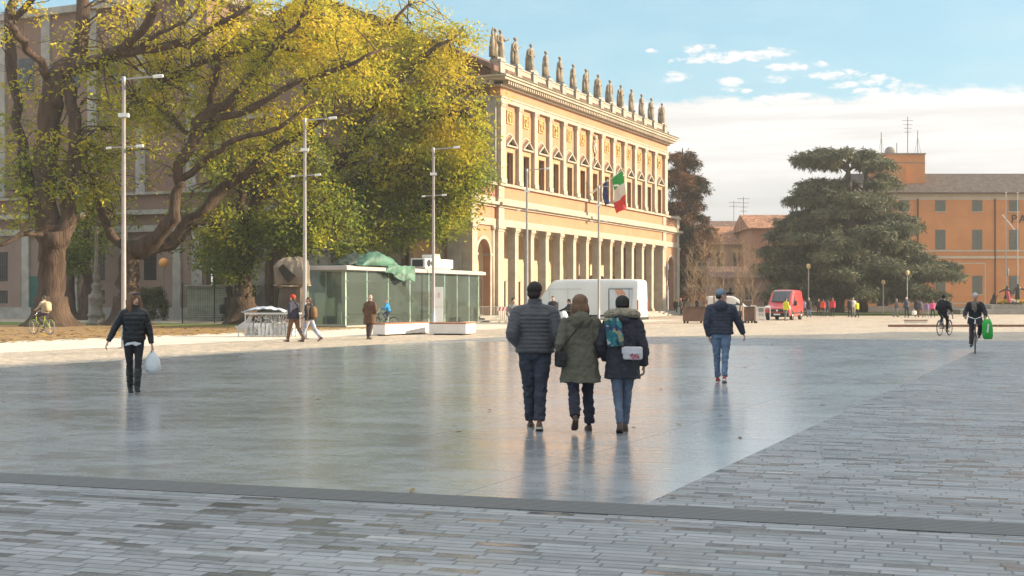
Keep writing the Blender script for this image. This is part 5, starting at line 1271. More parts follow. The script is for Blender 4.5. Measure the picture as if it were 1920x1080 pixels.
def wheel(parent, x, y, r, wdt=.22, out=1):
    w_ = MB(); w_.rings([[Vector((x+rr*math.cos(2*math.pi*k/20), y+out*yy, r+rr*math.sin(2*math.pi*k/20))) for k in range(20)] for rr, yy in ((r*.6,-wdt),(r*.96,-wdt),(r,-wdt*.8),(r,-.04),(r*.95,0),(r*.66,.0),(r*.62,-.03))])
    o = w_.build('wheel', M['rubber'], parent, True)
    h = MB(); h.rings([[Vector((x+rr*math.cos(2*math.pi*k/16), y+out*yy, r+rr*math.sin(2*math.pi*k/16))) for k in range(16)] for rr, yy in ((r*.63,-.04),(r*.60,-.01),(r*.35,-.03),(r*.3,.005),(r*.1,.012))])
    h.build('rim', M['metal'], o, True)
def van(label, loc, rz, mat, L, Wd, H, front=True, rear=True, sidewin=False, group=None):
    t = thing('van', label, 'van', loc, rz, group)
    hood_x, hood_z, ws_x, roof_x = .78, 1.16, .95, 1.95
    if H < 2.2: hood_x, hood_z, ws_x, roof_x = .8, 1.0, .95, 1.75
    m, sec = van_mesh(L, Wd, H, hood_x, hood_z, ws_x, roof_x)
    o = m.build('body', mat, t, True)
    o.modifiers.new('sub', 'SUBSURF').levels = 2; o.modifiers['sub'].render_levels = 2
    W2 = Wd/2
    for x in (.98, L-1.15):
        for sg in (-1, 1):
            wheel(t, x, sg*(W2+.012), .34, .22, sg)
            a = MB(); n = 12
            a.rings([[Vector((x+.43*math.cos(math.pi*k/n*1.0), sg*(W2+.006), .34+.43*math.sin(math.pi*k/n))) for k in range(n+1)] + [Vector((x-.43, sg*(W2+.006), .2)), Vector((x+.43, sg*(W2+.006), .2))],
                     [Vector((x+.43*math.cos(math.pi*k/n*1.0), sg*(W2-.1), .34+.43*math.sin(math.pi*k/n))) for k in range(n+1)] + [Vector((x-.43, sg*(W2-.1), .2)), Vector((x+.43, sg*(W2-.1), .2))]])
            a.build('wheel_arch', M['rubber'], t)
    # windscreen, lying just proud of the slope between bonnet and roof
    def wsp(u, v):
        x = ws_x+.12 + (roof_x-.02-ws_x-.12)*v; z = hood_z+.22 + (H*.93-hood_z-.22)*v
        hw = (W2*.86 - .10*v*W2)
        yy = (u*2-1)*hw
        return Vector((x - .075 + .22*(abs(u*2-1)**2.4), yy, z + .055))
    cloth(wsp, 14, 8, 'windscreen', M['glass_car'], t, .01)
    for sg in (-1, 1):
        g = MB(); y = sg*(W2*.965)
        pts = [(ws_x+.30, y+sg*.012, 1.12),(ws_x+1.55, y+sg*.018, 1.12),(ws_x+1.55, sg*(W2*.90+.012), H*.76),(roof_x+.12, sg*(W2*.90+.01), H*.76)]
        g.prism(pts, (0, -sg*.03, 0))
        if rear or sg > 0: g.build('cab_window', M['glass_car'], t)
        mi = MB(); mi.obox((ws_x+.32, sg*(W2+.16), 1.32), (.05,0,0), (0,.10,0), (0,0,.19)); mi.bar((ws_x+.36, sg*(W2-.02), 1.2), (ws_x+.33, sg*(W2+.12), 1.25), .05); mi.build('wing_mirror', M['black_metal'], t, bevel=.02)
        hl_ = MB(); hl_.obox((.235, sg*W2*.80, .93), (.10,0,.05), (.04*sg*0,.17,0), (-.05,0,.16)); hl_.build('headlight', pm('headlight_glass', (.55,.55,.55), .1, .05, 2, spec=.8), t, bevel=.03)
        dl = MB(); dl.box(ws_x+1.66, ws_x+1.675, min(sg*(W2+.0),sg*(W2+.006)), max(sg*W2, sg*(W2+.006)), .4, 1.6); dl.box(ws_x+.3, L-.1, min(sg*(W2-.01),sg*(W2+.018)), max(sg*(W2-.01),sg*(W2+.018)), .50, .60); dl.build('side_trim', M['rubber'], t)
        tl = MB(); tl.obox((L-.035, sg*(W2*.90), 1.25), (.035,0,0), (0,.07,0), (0,0,.34)); tl.build('tail_light', pm('tail_light_red', (.55,.03,.03), .25, .05, 2), t, bevel=.02)
        if sidewin:
            g2 = MB(); g2.prism([(ws_x+1.75, sg*(W2*.975+.012), 1.12),(L-.4, sg*(W2*.975+.012), 1.12),(L-.45, sg*(W2*.90+.014), H*.76),(ws_x+1.75, sg*(W2*.90+.014), H*.76)], (0,-sg*.03,0)); g2.build('rear_side_window', M['glass_car'], t)
    bm_ = MB(); bm_.box(-.05,.32,-W2*.90,W2*.90,.26,.58); bm_.build('bumper', M['rubber'], t, bevel=.06)
    gr = MB(); gr.box(-.02,.10,-W2*.62,W2*.62,.66,.86); gr.build('grille', M['black_metal'], t, bevel=.03)
    bd_ = MB(); bd_.tube([(-.035,0,.76),(-.02,0,.76)], .085, 14); bd_.build('badge', M['chrome'], t)
    pl = MB(); pl.box(-.065,-.05,-.26,.26,.40,.51); pl.box(L+.0,L+.012,-.26,.26,.5,.61); pl.build('number_plate', M['white'], t)
    rb = MB(); rb.box(L-.12,L+.06,-W2*.93,W2*.93,.30,.46); rb.build('rear_bumper', M['rubber'], t, bevel=.03)
    rg = MB()
    for sg in (-1, 1) if rear else (): rg.box(L-.02,L+.005,min(sg*.08,sg*W2*.74),max(sg*.08,sg*W2*.74),1.25,H*.80)
    if rear: rg.build('rear_window', M['glass_car'], t)
    return t
M['van_white'] = pm('white_van_paint', (0.70, 0.70, 0.69), 0.28, 0.05, 0.7, coat=.6, stain=.12)
M['van_red'] = pm('faded_red_van_paint', (0.48, 0.045, 0.05), 0.3, 0.08, 0.7, coat=.6, stain=.1)
M['van_white2'] = pm('white_car_paint', (0.72, 0.70, 0.66), 0.3, 0.04, 0.7, coat=.5)
VW = Vector((hx(992, 87.5), 87.5, 0)); VE = Vector((hx(1206, 84.0), 84.0, 0))
va = math.atan2((VE-VW).y, (VE-VW).x)
v1 = van('large white panel van with a hand picture on its side, behind the walking trio', VW, va, M['van_white'], (VE-VW).length, 2.1, 2.98, rear=False)
VL = (VE-VW).length
# printed picture panel on the visible side (the van's right side, y negative)
pic = MB(); pic.box(VL-1.95, VL-.42, -1.085, -1.06, .72, 2.28); po = pic.build('picture_panel', pm('pale_blue_print', (0.52,0.58,0.64), .4, .10, 1.5), v1)
fr = MB()
for (x0,x1,z0,z1) in ((VL-2.02,VL-.35,2.28,2.33),(VL-2.02,VL-.35,.67,.72),(VL-2.02,VL-1.97,.72,2.28),(VL-.60,VL-.57,.72,2.28)): fr.box(x0,x1,-1.09,-1.06,z0,z1)
fr.build('picture_frame', M['black_metal'], v1)
sk_ = pm('printed_skin_tone', (0.58,0.30,0.21), .5, .1, 3)
hd = MB(); yq = -1.088
def flat(m, pts): m.prism([(VL-1.60+px, yq, 2.27-pz_) for px, pz_ in pts], (0, .004, 0))
flat(hd, [(.02,0),(.55,0),(.64,.16),(.60,.30),(.42,.34),(.24,.34),(.14,.26),(.06,.12)])
flat(hd, [(.52,.10),(.70,.16),(.80,.30),(.76,.42),(.66,.52),(.58,.50),(.66,.38),(.60,.30)])
flat(hd, [(.40,.30),(.58,.32),(.56,.46),(.50,.56),(.42,.56),(.44,.44)])
flat(hd, [(.14,.22),(.30,.30),(.32,.46),(.36,.58),(.27,.60),(.22,.46)])
hd.build('printed_hand', sk_, v1)
dr = MB(); dr.box(1.95,1.97,-1.066,-1.05,.35,2.3); dr.box(3.3,3.315,-1.066,-1.05,.35,2.3); dr.box(1.95,4.3,-1.07,-1.052,2.30,2.325); dr.build('door_seams', M['grille'], v1)
v2 = van('red panel van seen from its front near the grass bed', Vector((hx(1457,100),100,0)), R(90)-math.atan2(.20,1)*0 + R(-24), M['van_red'], 5.4, 2.05, 2.42)
v3 = van('small white van behind the man in the cap', Vector((hx(1416,113),113,0)), R(176), M['van_white2'], 4.3, 1.8, 1.95, sidewin=True)
# --- planter boxes and white rail near the vans
M['corten'] = pm('brown_planter_metal', (0.15, 0.085, 0.06), 0.7, 0.2, 1.5, stain=.3)
M['soil'] = pm('dark_soil', (0.05,0.035,0.025), .95)
def planter(label, loc, w_, rz):
    t = thing('planter_box', label, 'planter', loc, rz, 'brown metal planter boxes')
    m = MB(); m.box(0,w_,0,1.2,.14,1.05); m.build('box', M['corten'], t, bevel=.02)
    m = MB(); m.box(-.03,w_+.03,-.03,1.23,1.05,1.10); m.build('rim', M['corten'], t)
    m = MB(); m.box(.06,w_-.06,.06,1.14,1.10,1.13); m.build('soil', M['soil'], t)
    for x in (.04, w_-.16):
        for y in (.04, 1.04): MB().box(x,x+.12,y,y+.12,0,.14).build('foot', M['black_metal'], t)
planter('brown planter box with bare saplings left of the man in the cap', Vector((hx(1287,86.5),86.5,0)), 1.35, R(4))
planter('second brown planter box just behind the cap man', Vector((hx(1330,87.5),87.5,0)), 1.2, R(6))
planter('narrow brown planter box right of the cap man with white posts', Vector((hx(1401,88),88,0)), .62, R(0))
for x, lab in ((1393,'slim white and orange post left of the narrow planter'), (1417,'slim white and orange post right of the narrow planter')):
    t = thing('marker_post', lab, 'post', Vector((hx(x,87.6),87.6,0)), 0, 'white and orange marker posts')
    MB().box(-.06,.06,-.06,.06,.12,1.2).build('post', M['white'], t); MB().box(-.062,-.0,-.065,-.06,.12,1.15).build('orange_strip', pm('orange_strip', (.55,.20,.06), .5), t)
    MB().tube([(-.1,0,.08),(.1,0,.08)], .08, 10).build('wheel', M['rubber'], t)
t = thing('white_rail', 'white tubular rail between the narrow planter and the red van', 'rail', Vector((hx(1420,95),95,0)), R(2))
m = MB()
for z in (1.0,): m.box(0,1.0,-.03,.03,z,z+.07)
for x in (0, .48, .93): m.box(x,x+.07,-.03,.03,0,1.0)
m.build('frame', M['white'], t); m = MB()
for k in range(8): m.box(.09+k*.05,.105+k*.05,-.01,.01,.2,1.0)
m.build('bars', M['grille'], t)
# --- lamp poles and bikes rack near the cedars
for x, yt, lab in ((1516,500,'thin park lamp behind the red van'),(1656,530,'thin pale park lamp before the orange wall'),(1701,512,'park lamp beside the dark doorway')):
    Y = 132; t = thing('park_lamp', lab, 'lamp post', Vector((hx(x,Y),Y,0)), 0, 'thin lamps under the cedars'); h = CAMH+(HOR-yt)/FPX*Y
    MB().tube([(0,0,0),(0,0,h-.2)], .055, 8).build('pole', M['lamp_body'], t); MB().lathe([(.05,h-.25),(.2,h-.1),(.22,h+.15),(.1,h+.3)], n=10).build('lantern', pm('warm_lantern_glass', (.7,.5,.25), .4), t, True)
# --- war monument with flowers
Ym = 140.0
t = thing('plinth', 'long low stone plinth carrying the bronze monument at the right edge', 'plinth', Vector((hx(1800,Ym),Ym,0)))
m = MB(); m.box(0,12,0,5,0,.55); m.box(3.6,12,.5,4.5,.55,1.1); m.build('steps', M['stone_grey'], t, bevel=.03)
M['bronze'] = pm('dark_bronze', (0.05,0.045,0.038), .45, .3, 2.0, metal=.6)
t = thing('bronze_monument', 'dark bronze figure group on the plinth at the right edge', 'monument', Vector((hx(1893,Ym),Ym+1.6,1.1)))
def bronze_fig(ox, oz, h, la, lean, spread):
    m = MB(); k = h/1.8
    for sg in (-1,1): m.tube([(ox+sg*spread*k,0,0),(ox+sg*spread*.6*k,0,.5*k),(ox+sg*.09*k+lean*.5,0,.92*k)], [.09*k,.11*k,.14*k], 8, dome=True)
    m.tube([(ox+lean*.5,0,.85*k),(ox+lean*.8,0,1.15*k),(ox+lean,0,1.45*k)], [.20*k,.21*k,.24*k], 10, dome=True)
    m.tube([(ox+lean,0,1.5*k),(ox+lean*1.1,0,1.62*k)], [.08*k,.07*k], 8); m.ball((ox+lean*1.15,0,1.73*k), .11*k,.12*k,.14*k)
    for sg, (ex, ez, wx, wz) in zip((-1,1), la): m.tube([(ox+lean+sg*.22*k,0,1.44*k),(ox+lean+ex*k,-.05,ez*k),(ox+lean+wx*k,-.1,wz*k)], [.09*k,.08*k,.055*k], 8, dome=True)
    return m
bronze_fig(.35,0,2.0,((-.5,1.35,-.8,1.2),(.4,1.1,.35,.8)),0,.16).build('standing_figure', M['bronze'], t, True)
bronze_fig(1.5,0,2.2,((-.4,1.2,-.5,.9),(.45,1.35,.8,1.5)),.05,.2).build('standing_figure', M['bronze'], t, True)
m = bronze_fig(-1.0,0,1.2,((-.3,1.1,-.2,.8),(.35,1.2,.5,1.5)),-.08,.14); m.build('crouching_figure', M['bronze'], t, True)
m = MB(); m.tube([(-1.2,.2,0),(-1.1,.15,.5),(-.8,.2,.9)], [.34,.28,.12], 8); m.tube([(.2,.3,0),(.45,.3,.9),(.8,.3,1.5)], [.30,.30,.18], 8); m.build('drapery', M['bronze'], t, True)
t = thing('red_ribbon', 'pinkish red cloth hanging from the bronze group', 'cloth', Vector((hx(1891,Ym-.6),Ym-.4,1.15))); cloth(lambda u, v: Vector((-.25+.5*u+.2*v, .1*math.sin(u*9), 1.3-1.25*v+.2*(1-u))), 8, 10, 'cloth', pm('faded_red_cloth', (.50,.10,.12), .8), t)
for k, (x, col, lab) in enumerate(((1884,(.70,.48,.02),'left bunch of yellow flowers on the plinth'),(1893,(.68,.45,.03),'second bunch of yellow flowers beside the white ones'),(1905,(.75,.73,.68),'bunch of white flowers on the plinth'),(1917,(.72,.42,.02),'yellow flowers at the right edge of the photo'))):
    rs = np.random.RandomState(k); t = thing('flower_bunch', lab, 'flowers', Vector((hx(x,Ym),Ym+.7,1.1)), 0, 'flower bunches below the bronze group'); c0 = rs.normal(size=(26,3))*np.array([.22,.12,.10])+np.array([0,0,.3])
    V = leaves(c0, 14, (.1,.1,.09), .13, rs, -.2, 1.6); fast_mesh('blooms', V, quads(len(V)), pm('petals', col, .7), t)
    V = leaves(c0-np.array([0,0,.14]), 8, (.14,.12,.08), .18, rs, .2); fast_mesh('leaves', V, quads(len(V)), M['leaf_green'], t)
for x, lab in ((1886,'left tall thin flagstaff before the orange palazzo'),(1908,'right tall thin flagstaff before the orange palazzo')):
    t = thing('flagstaff', lab, 'flagstaff', Vector((hx(x,Ym+3),Ym+3,0)), 0, 'bare flagstaffs by the monument'); MB().tube([(0,0,0),(0,0,13.5)], [.09,.05], 8).build('pole', M['lamp_body'], t)
    MB().ball((0,0,13.55), .1).build('finial', M['lamp_body'], t)
    if x == 1886: MB().bar((-.36,0,11.1), (1.0,0,9.4), .09).build('crosspiece', M['white'], t)
# --- low platform edge on the sunny ground
t = thing('low_platform', 'low reddish stone platform in the sun behind the cyclists', 'platform', P(1665, 613)); m = MB(); m.prism([(0,0,0),(34,1.5,0),(34,14,0),(17,14,0)], (0,0,.14)); m.build('slab', M['cobble'], t); m = MB(); m.bar((0,-.03,.07),(34,1.47,.07),.08,.07); m.build('edging', pm('red_granite_edge', (.24,.10,.08), .7), t)
t = thing('wooden_bench', 'reddish slatted block at the far platform edge', 'bench', P(1700, 609.5)); m = MB(); m.box(0,1.3,0,.5,.12,.28); m.build('block', M['white_stone'], t); m = MB(); m.box(-.03,1.33,-.03,.53,.28,.33); m.build('top', M['bench_wood'], t)
# ================================================================ people
def fabric(name, base, rough=.85, var=.22, scale=9.0, bump=.35, bscale=60, **k): return pm(name, base, rough, var, scale, bump, bscale, **k)
SKIN = pm('skin', (0.52, 0.30, 0.215), 0.55, 0.06, 6.0, spec=.4)
FM = {}
def fab(col, rough=.85):
    key = (tuple(round(c, 3) for c in col), rough)
    if key not in FM: FM[key] = fabric('cloth_fabric', col, rough)
    return FM[key]
_tmp = bpy.data.objects.new('tmp_shape', bpy.data.meshes.new('tmp')); C.objects.link(_tmp)
_rm = _tmp.modifiers.new('r', 'REMESH'); _rm.mode = 'VOXEL'; _rm.use_smooth_shade = True
_sm = _tmp.modifiers.new('s', 'SMOOTH')
def fuse(mb, name, mat, parent, voxel, smooth=4, fac=.5, disp=None, extra=None):
    me = bpy.data.meshes.new('t'); me.from_pydata(mb.v, [], mb.f); me.update()
    bm = bmesh.new(); bm.from_mesh(me); bmesh.ops.recalc_face_normals(bm, faces=bm.faces[:]); bm.to_mesh(me); bm.free()
    old = _tmp.data; _tmp.data = me; bpy.data.meshes.remove(old)
    _rm.voxel_size = voxel; _sm.iterations = smooth; _sm.factor = fac
    dg = bpy.context.evaluated_depsgraph_get(); dg.update()
    res = bpy.data.meshes.new_from_object(_tmp.evaluated_get(dg))
    if disp:
        n = len(res.vertices); co = np.empty(n*3, np.float32); res.vertices.foreach_get('co', co); co = co.reshape(-1,3)
        nr = np.empty(n*3, np.float32); res.vertices.foreach_get('normal', nr); nr = nr.reshape(-1,3)
        amp = np.array([disp(c) for c in co], np.float32)
        co += nr*amp[:,None]; res.vertices.foreach_set('co', co.ravel()); res.update()
    if extra is not None:
        bm = bmesh.new(); bm.from_mesh(res)
        off = [bm.verts.new(v) for v in extra.v]
        for f in extra.f:
            try: bm.faces.new([off[i] for i in f])
            except ValueError: pass
        bmesh.ops.recalc_face_normals(bm, faces=bm.faces[:]); bm.to_mesh(res); bm.free()
    res.name = name; res.materials.clear(); res.materials.append(mat); res.shade_smooth()
    o = bpy.data.objects.new(name, res); C.objects.link(o); o.parent = parent
    return o
def wr(sx, sz, amp, seed=0.0):          # cloth wrinkles
    return lambda c: 1.5*amp*(mnoise.noise(Vector((c[0]*sx, c[1]*sx, c[2]*sz+seed))) + .5*mnoise.noise(Vector((c[0]*sx*2.3, c[1]*sx*2.3, c[2]*sz*2.1+seed+7))))
def ik(a, b, l1, l2, hint):             # joint between a and b
    a, b = Vector(a), Vector(b); d = b-a; L = min(d.length, (l1+l2)*.999); dn = d.normalized(); b = a + dn*L
    x = (l1*l1 - l2*l2 + L*L)/(2*L); h = math.sqrt(max(0, l1*l1 - x*x))
    hv = Vector(hint); hv = (hv - dn*hv.dot(dn))
    hv = hv.normalized() if hv.length > 1e-6 else dn.orthogonal()
    return a + dn*x + hv*h, b
def ell(c, ax, ay, rx, ry, n=24, sq=1.0):
    out = []
    for j in range(n):
        a = 2*math.pi*j/n; ca, sa = math.cos(a), math.sin(a)
        ca = math.copysign(abs(ca)**sq, ca); sa = math.copysign(abs(sa)**sq, sa)
        out.append(c + ax*rx*ca + ay*ry*sa)
    return out
def person(label, loc, rz, H=1.75, legs=((12,8,3),(-12,18,3)), feet=None, pelvis=None, arms=((-12,10,15,6),(14,10,20,6)), hands=None, lean=4, head=(0,0),
           top=None, bottom=None, shoes=(.05,.04,.035), hair=('short',(.04,.025,.018)), skirt=None, face=False, curl=.9, sole=None, build=1.0, group=None, belly=1.0):
    """local +y is forward; legs (thigh pitch, knee, splay); arms (pitch, out, elbow, forearm out)"""
    dist = Vector(loc).length; vox = max(.0075, .0075*(dist/17)**1.0); vox = min(vox, .03); detail = dist < 45
    t = thing('person', label, 'person', loc, rz, group); k = H/1.75
    V3 = Vector; fx = build
    hipw = .092*k; hc = V3((0,0,0)) if pelvis is None else V3(pelvis)
    J = []
    for i, sg in enumerate((-1, 1)):
        hp = hc + V3((sg*hipw, 0, 0))
        if feet:
            kn, an = ik(hp, feet[i][:3], .43*k, .42*k, V3((sg*.15,1,.1))); ft = R(feet[i][3]) if len(feet[i]) > 3 else 0
        else:
            p, b, s = (R(q) for q in legs[i])
            dr = lambda pp: V3((sg*math.sin(s)*math.cos(pp)*1.0, math.sin(pp), -math.cos(pp)))
            kn = hp + dr(p)*.43*k; an = kn + dr(p-b)*.42*k; ft = (p-b)*.75 if p-b < 0 else (p-b)*.5
        J.append([hp, kn, an, ft])
    if pelvis is None:                   # put the lower sole on the ground
        low = min(j[2].z - .085*k*abs(math.cos(j[3])) - max(0, -math.sin(j[3]))*.13*k - max(0, math.sin(j[3]))*.05*k for j in J)
        dz = V3((0,0,-low)); hc = hc + dz
        for j in J: j[0] = j[0]+dz; j[1] = j[1]+dz; j[2] = j[2]+dz
    l = R(lean); up = V3((0, math.sin(l), math.cos(l))); fw = V3((0, math.cos(l), -math.sin(l))); X = V3((1,0,0))
    S = lambda h, y=0: hc + up*h*k + fw*y*k
    shw = .185*k*fx
    AJ = []
    for i, sg in enumerate((-1, 1)):
        sh = S(.455) + X*sg*shw*.97
        if hands and hands[i] is not None:
            elb, wrs = ik(sh, hands[i][:3], .29*k, .255*k, V3((sg*.6,-.7,-.5)) if len(hands[i]) < 4 else V3(hands[i][3]))
        else:
            a, b, e, b2 = (R(q) for q in arms[i])
            elb = sh + V3((sg*math.sin(b), math.sin(a)*math.cos(b), -math.cos(a)*math.cos(b)))*.29*k
            wrs = elb + V3((sg*math.sin(b2), math.sin(a+e)*math.cos(b2), -math.cos(a+e)*math.cos(b2)))*.255*k
        AJ.append((sh, elb, wrs))
    # --- head frame
    nb = S(.545); hu = (up*.7 + V3((0,0,1))*.3).normalized()
    hm = Matrix.Rotation(R(head[0]), 3, 'Z') @ Matrix.Rotation(R(-head[1]), 3, 'X')
    hcn = nb + hu*.160*k; Hd = lambda x, y, z: hcn + hm @ V3((x, y, z))*k
    # --- continuous body
    b = MB()
    b.rings([ell(S(h), X, fw, rx*k*fx, ry*k) for h, rx, ry in ((-.08,.12,.09),(-.02,.155,.115),(.08,.15,.11),(.20,.135,.10),(.36,.16,.112),(.46,.165,.10),(.52,.10,.075))])
    b.tube([S(.50), nb, hcn - hu*.05*k], [.065*k,.056*k,.054*k], 14)
    hp_ = [(-.115,.026,.028,.048),(-.098,.044,.048,.036),(-.065,.058,.070,.022),(-.02,.069,.088,.008),(.02,.075,.095,.0),(.06,.073,.093,-.006),(.09,.058,.076,-.010),(.108,.036,.046,-.010),(.117,.01,.012,-.010)]
    b.rings([[Hd(rx*math.cos(2*math.pi*j/20), ry*math.sin(2*math.pi*j/20)+yo, z) for j in range(20)] for z, rx, ry, yo in hp_])
    b.tube([Hd(0,.088,.022), Hd(0,.108,-.012), Hd(0,.112,-.026), Hd(0,.095,-.034)], [.008*k,.012*k,.015*k,.010*k], 8, dome=True)
    for sg in (-1, 1):
        b.tube([Hd(sg*.073,-.002,.018), Hd(sg*.082,-.012,.0), Hd(sg*.076,-.004,-.028)], [.010*k,.013*k,.008*k], 6, dome=True)
        b.tube([Hd(sg*.014,.093,-.058), Hd(0,.098,-.057)], .007*k, 6)
    fing = MB()
    for i, sg in enumerate((-1, 1)):
        sh, elb, wrs = AJ[i]; hp, kn, an, ft = J[i]
        b.tube([sh, sh.lerp(elb,.5), elb, elb.lerp(wrs,.4), wrs], [.048*k,.042*k,.036*k,.034*k,.025*k], 12, dome=True)
        b.tube([hp, hp.lerp(kn,.45), kn, kn.lerp(an,.35), an], [.072*k,.060*k,.043*k,.042*k,.030*k], 14, dome=True)
        fd = V3((0, math.cos(ft), math.sin(ft))); b.tube([an, an+fd*.075*k-V3((0,0,.060*k))], [.028*k,.018*k], 8, dome=True)
        d = (wrs-elb).normalized(); pn = V3((-sg,0,0)) - d*d.dot(V3((-sg,0,0))); pn = pn.normalized() if pn.length > .05 else d.orthogonal()
        s_ = d.cross(pn).normalized()
        if s_.dot(fw) < 0: s_ = -s_
        b.rings([ell(wrs + d*q*k, s_, pn, w_*k, th_*k, 12) for q, w_, th_ in ((-.02,.027,.022),(.02,.034,.018),(.06,.042,.016),(.095,.040,.013))])
        for q, (o_, L_) in enumerate(((.030,.066),(.010,.078),(-.010,.072),(-.029,.056))):
            p0 = wrs + d*.088*k + s_*o_*k; c1 = curl*.45; c2 = curl*1.05; c3 = curl*1.6
            p1 = p0 + (d*math.cos(c1)+pn*math.sin(c1))*L_*.48*k; p2 = p1 + (d*math.cos(c2)+pn*math.sin(c2))*L_*.32*k; p3 = p2 + (d*math.cos(c3)+pn*math.sin(c3))*L_*.24*k
            fing.tube([p0, p1, p2, p3], [.0095*k,.009*k,.008*k,.0065*k], 7, dome=True)
        p0 = wrs + d*.025*k + s_*.030*k; p1 = p0 + (d*.7+s_*.6+pn*.25).normalized()*.042*k; p2 = p1 + (d*.9+s_*.15+pn*.35).normalized()*.030*k
        fing.tube([p0, p1, p2], [.0125*k,.0105*k,.008*k], 7, dome=True)
    fuse(b, 'body', SKIN, t, vox, 3, .5, None, fing)
    # --- trousers
    bc = bottom or {}
    m = MB(); tk = bc.get('w', 1.0)
    m.rings([ell(S(h), X, fw, rx*k*fx*belly, ry*k, 24, .9) for h, rx, ry in ((-.10,.15,.115),(-.03,.168,.128),(.06,.165,.122),(.13,.155,.115))])
    for i in range(2):
        hp, kn, an, ft = J[i]
        an2 = an + V3((0,0,.012*k))
        rr = [r_*k*tk for r_ in bc.get('r', (.098,.086,.066,.064,.056))]
        m.tube([hp+V3((0,0,-.01)), hp.lerp(kn,.45), kn, kn.lerp(an2,.4), an2], rr, 16, dome=False)
        m.ball(hp, rr[0]*.98)
    dsp = wr(14/k, 22/k, .007*k*bc.get('wr', 1), H*3)
    def dleg(c):
        zz = c[2]; a_ = dsp(c); kz = J[0][1].z
        return a_*(1.0+1.2*math.exp(-((zz-kz)/.08)**2)+1.5*math.exp(-((zz-J[0][2].z-.06)/.10)**2))
    fuse(m, bc.get('name', 'trousers'), bc.get('mat') or fab(bc.get('col', (.05,.055,.08))), t, vox*1.15, 2, .5, dleg)
    # --- shoes
    for i in range(2):
        an, ft = J[i][2], J[i][3]; f = V3((0, math.cos(ft), math.sin(ft))); u_ = V3((0, -math.sin(ft), math.cos(ft)))
        o_ = an - u_*.085*k; sh = MB(); tall = bc.get('boot', .10)
        sec = [(-.072,.022,.055),(-.06,.034,.080),(-.02,.038,tall),(.03,.038,tall*.95),(.07,.043,.070),(.12,.047,.054),(.165,.043,.042),(.192,.026,.030)]
        sh.rings([[o_ + f*y*k + X*hw*k*cx2 + u_*(hh*k*zz) for cx2, zz in ((-.9,0),(-1,.25),(-.92,.6),(-.6,.9),(0,1.0),(.6,.9),(.92,.6),(1,.25),(.9,0))] for y, hw, hh in sec])
        so = fuse(sh, 'shoe', fab(shoes, .55), t, max(.006, vox*.8), 2, .5) if detail else sh.build('shoe', fab(shoes, .55), t, True)
        if sole:
            s2 = MB(); s2.rings([[o_ + f*y*k + X*hw*k*cx2*1.04 + u_*(z_*k) for cx2, z_ in ((-1,-.006),(-1,.018),(1,.018),(1,-.006))] for y, hw, hh in sec]); s2.build('sole', fab(sole, .7), so)
    # --- jacket or coat
    tp = top or {}
    hem = tp.get('hem', -.06); puff = tp.get('puff', 0); sp = tp.get('step', .055); ft_ = tp.get('fit', 1.0); flare = tp.get('flare', 1.0)
    m = MB(); rr = []
    prof_h = [hem, -.02, .08, .20, .30, .38, .46, .50, .54, .575]; prof = {-.02:(.185,.145),.08:(.180,.140),.20:(.172,.135),.30:(.182,.140),.38:(.192,.140),.46:(.180,.122),.50:(.135,.100),.54:(.088,.088),.575:(.078,.082)}
    hs = sorted(prof); hx_ = np.linspace(hem, .575, max(24, int((.575-hem)/.010)) if puff else 26)
    for h in hx_:
        rx = np.interp(h, hs, [prof[q][0] for q in hs]); ry = np.interp(h, hs, [prof[q][1] for q in hs])
        if h < .08: q = (.08-h)/.3; rx *= 1+(flare-1)*q*1.0; ry *= 1+(flare-1)*q*1.0
        f_ = 1.0
        if puff: f_ = 1 + puff*(abs(math.sin(math.pi*(h-hem)/sp))**.6 - .6)
        if h < .46: rx, ry = rx*ft_*belly*fx, ry*ft_*belly
        else: rx, ry = rx*(1+(ft_-1)*.4)*fx, ry*(1+(ft_-1)*.4)
        c = S(h)
        if h < -.02: c = hc + V3((0,0,1))*h*k
        rr.append(ell(c, X, fw, rx*k*f_, ry*k*f_, 30, .92))
    m.rings(rr)
    sr_ = tp.get('sleeve', (.082,.070,.062,.058,.050))
    for i in range(2):
        sh, elb, wrs = AJ[i]; n = 22 if puff else 8; pp, rd = [], []
        w2 = wrs + (wrs-elb).normalized()*.0
        for q in range(n+1):
            u = q/n; p_ = sh.lerp(elb, u/.53) if u < .53 else elb.lerp(w2, (u-.53)/.47)
            r_ = np.interp(u, (0,.25,.53,.75,1), sr_)*k
            if puff: r_ *= 1 + puff*.9*(abs(math.sin(math.pi*u*.545/sp))**.6 - .6)
            pp.append(p_); rd.append(r_)
        m.tube(pp, rd, 16, dome=False); m.ball(sh, sr_[0]*k*.97)
        m.tube([sh+V3((0,0,.004*k)), sh.lerp(S(.53), .55), S(.545)], [sr_[0]*.93*k, .074*k, .060*k], 12)
    if tp.get('hood'):
        m.tube([S(.50,-.06)+X*-.10*k, S(.535,-.105), S(.50,-.06)+X*.10*k], [.055*k,.078*k,.055*k], 12, dome=True)
        m.ball(S(.53,-.10), .11*k, .085*k, .075*k)
    if tp.get('hood') == 'big': m.ball(S(.50,-.12), .13*k, .09*k, .12*k)
    if tp.get('collar'): m.rings([ell(S(h), X, fw, rx*k, rx*k*1.03, 20) for h, rx in ((.53,.088),(.60,.084),(.625,.080))])
    jk = fuse(m, tp.get('name', 'jacket'), tp.get('mat') or fab(tp.get('col', (.04,.04,.05)), tp.get('rough', .8)), t, vox, 2 if puff else 3, .5, wr(11/k, 13/k, tp.get('wrinkle', .006)*k, H*5))
